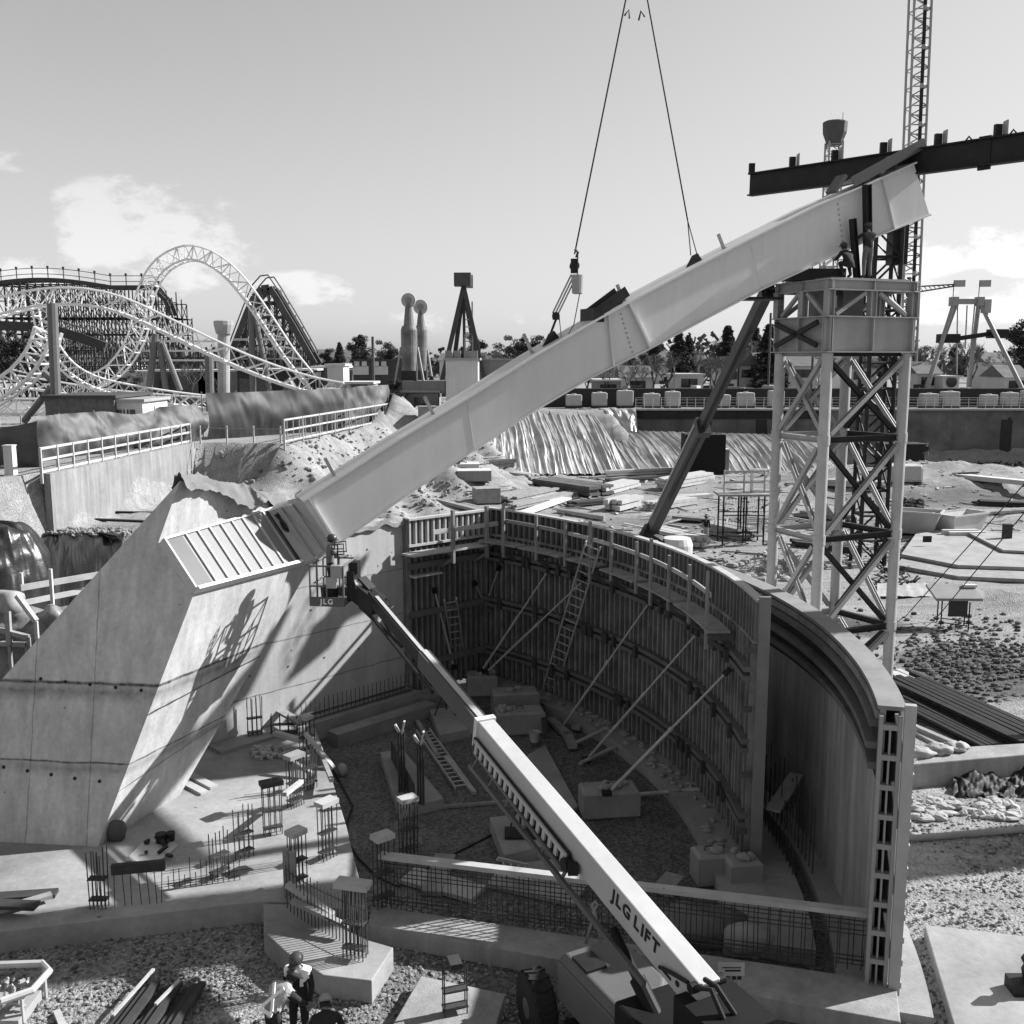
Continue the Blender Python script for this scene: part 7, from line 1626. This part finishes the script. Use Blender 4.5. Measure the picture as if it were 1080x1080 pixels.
# pendulum ride
pn_ = T('pendulum_ride', 'tall dark pendulum ride on splayed legs topped by a box', 'ride', tuple(D(490,380,130)[:2])+(GR,)); hub = D(489,302,130); dk_ = M('ride_dark', .05, .5, 1, .2)
for q in ((462,385),(470,385),(508,385),(518,385),(489,385)):
    a = D(q[0],q[1],130); a.y += (6 if q[0] in (470,508) else -4 if q[0] != 489 else 3); a.z = GR; m_ = MB(); m_.beam(a, hub, .55 if q[0] != 489 else .35, .55, (0,1,0)); m_.build('leg', dk_, pn_)
m_ = MB(); h2 = D(488,295,130); m_.box(h2, (2.1,2.2,1.6)); m_.build('hub_box', M('hub_box', .06, .6, 1, .4), pn_); m_ = MB(); m_.box(D(495,297,133), (1.0,1.2,1.6)); m_.build('motor', grey, pn_)
m_ = MB(); p = D(494,330,131)
for dx in (-.5,.5): m_.tube((p.x+dx,131,GR), (p.x+dx,131,D(494,318,131).z), .1, 5)
for k in range(14): m_.tube((p.x-.5,131,GR+.9*k), (p.x+.5,131,GR+.9*k), .07, 4)
m_.build('service_ladder', grey, pn_)
# drop tower and lattice mast behind the girder's high end
dt = T('drop_tower', 'drop tower with a flared cab top, behind the dark steel beam', 'ride', tuple(D(880,380,170)[:2])+(GR,)); tt = D(880,150,170)
def mast(t_, cx, cy, z0, z1, hw, r, step, mat, nm='mast_section'):
    zz = z0; n_ = int((z1-z0)/step)
    for sx_ in (-1,1):
        for sy_ in (-1,1): m_ = MB(); m_.tube((cx+sx_*hw,cy+sy_*hw,z0), (cx+sx_*hw,cy+sy_*hw,z1), r, 6); m_.build('chord', mat, t_)
    m_ = MB()
    for k in range(n_):
        a, b_ = z0+k*step, z0+(k+1)*step
        for s_ in (-1,1):
            m_.tube((cx-hw,cy+s_*hw,b_), (cx+hw,cy+s_*hw,b_), r*.6, 4); m_.tube((cx+s_*hw,cy-hw,b_), (cx+s_*hw,cy+hw,b_), r*.6, 4)
            m_.tube((cx-hw,cy+s_*hw,a if k%2 else b_), (cx+hw,cy+s_*hw,b_ if k%2 else a), r*.5, 4)
            m_.tube((cx+s_*hw,cy-hw,a), (cx+s_*hw,cy+hw,b_), r*.5, 4)
    m_.build(nm, mat, t_)
mast(dt, tt.x, tt.y, GR, tt.z, 1.1, .17, 1.6, grey, 'lattice')
m_ = MB(); m_.lathe(tt+V((0,0,-.3)), [(1.3,0),(1.5,.7),(1.9,1.7),(2.0,3.3),(1.7,3.5)], 12); m_.build('cab', M('cab_dark', .07, .6, 1, .3), dt)
m_ = MB(); m_.tube((tt.x+1.2,tt.y,tt.z+3), (tt.x+1.2,tt.y,tt.z+4.6), .08, 4); m_.build('aerial', grey, dt)
lm = T('lattice_mast', 'tall slim lattice mast rising out of the picture behind the girder end', 'mast', tuple(D(962,380,150)[:2])+(GR,)); lb_ = D(956,380,150); 
lt_ = D(972,-30,150); n_ = 46
for k, (dx, dy) in enumerate(((-1.15,-1.0),(1.15,-1.0),(1.15,1.0),(-1.15,1.0))):
    m_ = MB(); m_.tube((lb_.x+dx,150+dy,GR), (lt_.x+dx*1.05,150+dy,lt_.z), .20, 6); m_.build('chord', grey, lm)
m_ = MB(); m_.tube((lb_.x+.3,149,GR), (lt_.x+.3,149,lt_.z), .26, 6); m_.build('cable_duct', dsteel, lm)
m_ = MB()
for k in range(n_):
    f0, f1 = k/n_, (k+1)/n_; a, b_ = V((lb_.x,150,GR)).lerp(V((lt_.x,150,lt_.z)),f0), V((lb_.x,150,GR)).lerp(V((lt_.x,150,lt_.z)),f1); s_ = 1 if k % 2 else -1
    m_.tube(a+V((-1.15*s_,-1,0)), b_+V((1.15*s_,-1,0)), .09, 4); m_.tube(b_+V((-1.15,-1,0)), b_+V((1.15,-1,0)), .09, 4); m_.tube(a+V((1.15*s_,1,0)), b_+V((-1.15*s_,1,0)), .09, 4)
    if k % 4 == 1: m_.lathe(b_+V((.3,-1.3,0)), [(.35,-.3),(.45,0),(.35,.3)], 8)
m_.build('lacing', grey, lm)
dm = T('dark_mast', 'short dark lattice mast right behind the tower platform', 'mast', tuple(D(930,300,60)[:2])+(0,)); p = D(932,270,60)
mast(dm, p.x, 60, 0, D(930,236,60).z, .75, .13, 1.5, dsteel, 'lattice'); m_ = MB(); m_.box((p.x+.75,60,D(930,255,60).z), (.9,1,2.6)); m_.build('gear_box', dsteel, dm)
tj = T('crane_jib', 'thin distant crane jib pointing right between tower and swing ride', 'crane', tuple(D(962,310,190)[:2])+(GR,)); a, b_ = D(955,310,190), D(1012,301,190); m_ = MB()
for dz in (0,1.2): m_.tube(a+V((0,0,dz)), b_+V((0,0,dz*.2)), .13, 4)
for k in range(12): m_.tube(a.lerp(b_,k/12)+V((0,0,1.2*(1-k/15))), a.lerp(b_,(k+1)/12), .08, 4)
m_.tube((a.x+.5,190,GR), (a.x+.5,190,a.z+3), .4, 6); m_.build('jib', dsteel, tj)
# swing ride at the right
sr = T('swing_ride', 'swing ride on splayed pale legs at the right edge', 'ride', tuple(D(1020,400,140)[:2])+(GR,)); ca, cb_ = D(1006,318,140), D(1033,318,140)
rp_ = M('ride_paint', .26, .5, 1, .12)
for (q0, q1, dy) in (((1006,320),(962,405),-4),((1008,322),(988,405),5),((1032,322),(1038,405),5),((1034,320),(1072,398),-4)):
    a, b_ = D(*q0,140), D(*q1,140); b_.z = GR; b_.y += dy; m_ = MB(); m_.tube(a, b_, .3, 8); m_.build('leg', rp_, sr)
m_ = MB(); m_.beam(ca, cb_, .7, .7); m_.box(ca, (.9,1.2,1.2)); m_.box(cb_, (.9,1.2,1.2)); m_.build('top_beam', rp_, sr)
m_ = MB(); m_.box(D(1040,323,140), (.9,1.2,1.8)); m_.build('motor', grey, sr)
for (x0, x1, yb) in ((1010,1009,395),(1020,1018,368),(1028,1024,366)):
    m_ = MB(); m_.tube(D(x0,322,140), D(x1,yb,140), .10, 5); m_.build('swing_arm', grey, sr)
m_ = MB(); m_.beam(D(990,360,140), D(1058,350,140), .5, .6); m_.box(D(1000,357,140), (2.5,2,1.2)); m_.box(D(1052,352,140), (2.2,2,1.2)); m_.build('gondola', dsteel, sr)
for k, (x, yb) in enumerate(((1005,306),(1032,306))):
    fl = T('flag', ['left','right'][k]+' small flag flying on top of the swing ride', 'flag', tuple(D(x,316,140))); p = D(x,316,140); m_ = MB(); m_.tube(p, p+V((0,0,2.6)), .06, 4); m_.build('pole', dsteel, fl)
    m_ = MB(); m_.grid(lambda u, v, p=p: p+V((u*1.5,.15*math.sin(u*5),2.6-.9*v)), 8, 3, thick=(0,.02,0)); m_.build('cloth', grey, fl)
# houses and stalls beyond the hoarding
hs_ = [(655,690,398,150,'gable','house with pale gable left of the dark trees'),(712,742,396,140,None,'low white booth with a dark window beyond the hoarding'),(760,778,388,150,'gable_front','white house with steep gable right of the lift boom'),(780,800,386,152,'gable_front','second white house with steep gable right of the lift boom'),(800,818,384,150,'gable','long-roofed white house left of the tower leg'),(832,862,386,150,'gable','pale house seen between the tower legs'),(892,925,388,150,'gable_front','pale house seen between tower legs at the right'),(968,992,394,145,'gable','white tent-roofed stall under the swing ride'),(995,1012,398,142,None,'white speaker-like box stall with a round dark opening'),(1060,1085,398,142,'gable','white stall at the right edge beyond the hoarding'),(1040,1068,382,175,'gable','large pale roof behind the swing ride'),(628,655,402,140,None,'grey kiosk beyond the hoarding by the girder'),(560,590,385,180,'gable','far house right of the grey hall')]
for x0, x1, yt, y, rf, lb in hs_:
    xm = (x0+x1)/2; bldg(x0,x1,yt,y,7,lb,wallw if 'grey' not in lb else wallg,rf,((xm-4,yt+8,1.2,1.2),(xm+4,yt+8,1.2,1.2)) if 'speaker' not in lb else (),'house',1.7)
m_ = MB(); p = D(1003.5,403,141.9); m_.lathe((p.x,141.85,p.z), [(.75,-.05),(.75,.05)], 16, axis=(0,1,0)); tag(m_.build('round_opening', glass), 'dark round opening on the speaker-like box stall', 'opening')
for (x0, y0, y1, lb, yy) in ((393,355,405,'dark utility pole in front of the dark facade',116),(858,360,420,'thin pole right of the lift boom',125),(813,330,415,'tall thin pole just left of the tower',140)):
    a, b_ = D(x0,y0,yy), D(x0,y1,yy); m_ = MB(); m_.tube((a.x,yy,GR), a, .16, 6); tag(m_.build('utility_pole', bark), lb, 'pole')

# ================================================================== TREES
def leafcards(m_, c, rx, rz_, n_, s_, rnd, mi=0):
    for _ in range(n_):
        d_ = V((rnd.gauss(0,1),rnd.gauss(0,1),rnd.gauss(0,1))).normalized()*(rnd.random()**.45); p = c+V((d_.x*rx,d_.y*rx,d_.z*rz_))
        a = V((rnd.uniform(-1,1),rnd.uniform(-1,1),rnd.uniform(-1,1))).normalized(); b_ = a.cross(V((rnd.uniform(-1,1),rnd.uniform(-1,1),rnd.uniform(-1,1)))).normalized(); k = s_*rnd.uniform(.6,1.3)
        m_.add([p-a*k-b_*k*.5, p+a*k-b_*k*.5, p+a*k+b_*k*.5, p-a*k+b_*k*.5], [(0,1,2,3)], mi)
def tree_proto(kind, seed):
    rnd = random.Random(seed); t_ = proto(kind); h = 10.0
    if kind == 'conifer_tree':
        m_ = MB(); m_.tube((0,0,0), (0,0,h*.97), .22, 7, r2=.03); m_.build('trunk', bark, t_); m_ = MB()
        for k in range(34):
            f = (k+1)/35; z = h*(.10+.88*f); ln = (1-f)**.85*2.5*rnd.uniform(.75,1.15)+.15
            for j in range(7):
                a = rnd.uniform(0,6.28); dv = V((math.cos(a),math.sin(a),-.22))
                for i in range(5):
                    p = V((0,0,z))+dv*ln*(i+1)/5; leafcards(m_, p, .24+.2*(1-f), .16, 10, .11, rnd)
        m_.build('crown', leaf, t_)
    elif kind == 'bare_tree':
        m_ = MB(); m2 = MB()
        def br(p, d_, ln, r_, dep):
            q = p+d_*ln; (m_ if dep < 2 else m2).tube(p, q, r_, 5 if dep < 3 else 3, r2=r_*.65, caps=False)
            if dep >= 5: return
            for _ in range(3 if dep < 3 else 5):
                nd = (d_+V((rnd.uniform(-.75,.75),rnd.uniform(-.75,.75),rnd.uniform(-.15,.5)))).normalized(); br(p.lerp(q,rnd.uniform(.6,1)), nd, ln*rnd.uniform(.55,.8), r_*.58, dep+1)
        br(V((0,0,0)), V((0,0,1)), 3.2, .2, 0); m_.build('trunk', bark, t_); m2.build('crown', twig, t_)
    else:
        m_ = MB(); m_.tube((0,0,0), (0,0,h*.6), .25, 7, r2=.1)
        for k in range(6): a = k*1.05; m_.tube((0,0,h*.3+.3*k), (math.cos(a)*2.0,math.sin(a)*2.0,h*.55+.35*k), .1, 5, r2=.03)
        m_.build('trunk', bark, t_); m_ = MB()
        for k in range(26):
            a = rnd.uniform(0,6.28); r_ = rnd.uniform(0,2.6); z = h*rnd.uniform(.35,.95); sc = 1-.55*abs(z/h-.6)
            leafcards(m_, V((math.cos(a)*r_*sc,math.sin(a)*r_*sc,z)), rnd.uniform(.7,1.2), rnd.uniform(.5,.9), 210, .115, rnd)
        m_.build('crown', leaf2 if seed % 2 else leaf, t_)
    return t_
PR = {('conifer_tree',1):None,('conifer_tree',2):None,('bare_tree',3):None,('bare_tree',4):None,('broad_tree',5):None,('broad_tree',6):None}
used = set()
for k in PR: PR[k] = tree_proto(*k)
TREES = [('broad_tree',6,665,366,185,'dark tree mass behind the bare trees below the girder'),('broad_tree',6,690,356,190,'taller dark tree behind the bare trees below the girder'),('broad_tree',5,735,362,185,'greyish tree right of the big conifers'),('broad_tree',6,765,360,195,'dark tree behind the leaning lift boom'),('broad_tree',5,800,356,200,'greyish tree between lift boom and tower'),('broad_tree',6,905,366,200,'dark tree behind the right tower legs'),('broad_tree',6,1010,362,200,'dark tree mass behind the swing ride'),('broad_tree',5,590,372,200,'greyish tree just above the girder splice end'),('conifer_tree',1,545,362,210,'small far conifer above the girder'),('broad_tree',6,345,368,230,'far dark tree at the end of the coaster'),('broad_tree',5,440,366,210,'far greyish tree behind the swirl-painted towers'),('bare_tree',4,600,383,138,'bare bushy tree under the girder, leftmost of the row'),('bare_tree',3,620,378,144,'bare bushy tree under the girder, next to the leftmost'),('bare_tree',4,676,372,150,'bare tree behind the row below the girder splice'),('bare_tree',3,755,364,146,'low bare tree left of the leaning lift boom'),('bare_tree',4,778,362,160,'bare tree directly behind the leaning lift boom'),('broad_tree',5,750,372,200,'round pale tree far behind the white houses'),('broad_tree',6,830,362,185,'dark round tree behind the left tower leg'), # kind, seed, px, top py, distance, label
 ('broad_tree',6,376,355,190,'round dark tree behind the bright-roofed shed'),('conifer_tree',1,380,352,200,'slim conifer left of the dark facade'),('conifer_tree',2,358,360,230,'small conifer far behind the coaster end'),('broad_tree',5,399,357,190,'bushy tree behind the dark facade, near the utility pole'),('broad_tree',6,410,362,175,'broad tree left of the swirl-painted towers'),('broad_tree',6,500,352,180,'dark tree between the legs of the pendulum ride'),
 ('bare_tree',3,520,360,170,'bare tree right of the pendulum legs'),('broad_tree',5,535,352,190,'pale bushy tree above the girder'),('broad_tree',6,555,355,185,'dark bushy tree above the girder, right of the pale one'),('broad_tree',5,568,352,200,'rounded tree right of the dark one above the girder'),
 ('bare_tree',3,640,374,140,'bare spreading tree below the girder, left'),('bare_tree',4,662,370,142,'bare spreading tree below the girder, second from left'),('bare_tree',3,690,362,138,'bare dense tree just below the girder splice'),('bare_tree',4,705,358,140,'bare dense tree left of the big conifer'),('conifer_tree',1,716,346,165,'big dark conifer right below the girder'),('conifer_tree',2,727,352,175,'second dark conifer next to the big one'),('bare_tree',4,742,358,150,'bare tall tree left of the leaning lift boom'),('conifer_tree',1,768,342,170,'dark conifer behind the leaning lift boom'),('bare_tree',3,790,345,155,'bare tree between lift boom and tower'),('conifer_tree',2,798,344,190,'slim conifer between lift boom and tower'),('conifer_tree',1,812,340,150,'dark ragged conifer just left of the tower'),
 ('broad_tree',5,842,352,190,'round tree between the tower legs'),('bare_tree',3,872,365,160,'bare tree between the tower legs'),('bare_tree',4,915,362,165,'bare tree between back leg and right leg'),('broad_tree',5,968,356,210,'hazy round tree left of the swing ride'),('bare_tree',3,985,352,150,'bare spreading tree behind the swing ride, left'),('bare_tree',4,1005,346,152,'bare spreading tree behind the swing ride, middle'),('bare_tree',3,1028,348,154,'bare spreading tree behind the swing ride, right'),('broad_tree',6,1080,338,150,'dark evergreen tree cut by the right edge'),('bare_tree',4,1056,360,165,'bare tree between swing ride and dark evergreen'),
 ('bare_tree',3,200,375,122,'bare tree in front of the grey park hall'),('bare_tree',4,222,380,121,'second bare tree in front of the grey park hall'),('broad_tree',6,30,350,140,'dark bushy tree under the timber coaster, left'),('broad_tree',6,8,348,138,'dark bushy tree at the left edge under the timber coaster'),('broad_tree',6,120,385,128,'dark bush behind the coaster dip'),('broad_tree',5,140,388,120,'small bush at the white building behind the coaster dip'),('conifer_tree',2,455,396,112,'small dark shrub tree beside the swirl-painted towers'),('broad_tree',6,415,400,108,'dark shrub in front of the dark facade')]
for kind, sd_, px_, py_, y, lb in TREES:
    p0 = PR[(kind,sd_)]; o_ = p0 if (kind,sd_) not in used else dup(p0); used.add((kind,sd_)); tp_ = D(px_,py_,y); hgt = tp_.z-GR; s_ = hgt/(9.9 if kind != 'bare_tree' else 9.0)
    put(o_, (tp_.x,y,GR), R.uniform(0,6.28), (s_*R.uniform(.9,1.25),)*2+(s_,)); tag(o_, lb, 'tree', 'trees of the park')
m_ = MB(); rnd = random.Random(5)
for k in range(1300):
    x = rnd.uniform(-420,420); y = rnd.uniform(300,420); hh = rnd.uniform(4,12)*(1+.3*math.sin(x*.03)); leafcards(m_, V((x,y,GR+hh*.5)), 4.5, hh*.55, 22, 1.0, rnd, rnd.choice((0,1)))
tag(m_.build('distant_trees', [leaf, leaf2]), 'far band of trees and gardens along the horizon', 'trees', kind='stuff')
m_ = MB()
for k in range(46):
    x = rnd.uniform(-200,200); y = rnd.uniform(225,300); wd = rnd.uniform(7,14); hh = rnd.uniform(3.5,6.5); m_.box((x,y,GR+hh/2), (wd,8,hh)); A = [V((x-wd/2-.4,y-4.4,GR+hh)),V((x+wd/2+.4,y-4.4,GR+hh)),V((x+wd/2+.4,y+4.4,GR+hh)),V((x-wd/2-.4,y+4.4,GR+hh)),V((x-wd/2,y,GR+hh+2)),V((x+wd/2,y,GR+hh+2))]
    m_.add(A, [(0,1,5,4),(2,3,4,5),(1,2,5),(3,0,4)], 1)
tag(m_.build('distant_houses', [wallw, M('roof_shingle', .12)]), 'far rows of pale houses along the horizon', 'houses', kind='stuff')
m_ = MB()
for k in range(240):
    px_ = rnd.choice((rnd.uniform(620,820),rnd.uniform(620,1090),rnd.uniform(250,560))); y = rnd.uniform(128,146); p = D(px_,400,y); s_ = rnd.uniform(.2,1.0)
    m_.box((p.x,y,GR+s_*.7+rnd.uniform(0,1.2)), (s_*1.6,s_,s_*1.4), rnd.uniform(0,1), rnd.choice((0,1,1,2)))
tag(m_.build('fairground_clutter', [wallw, wallg, wallk]), 'small fairground clutter between stalls and trees beyond the hoarding', 'clutter', kind='stuff')
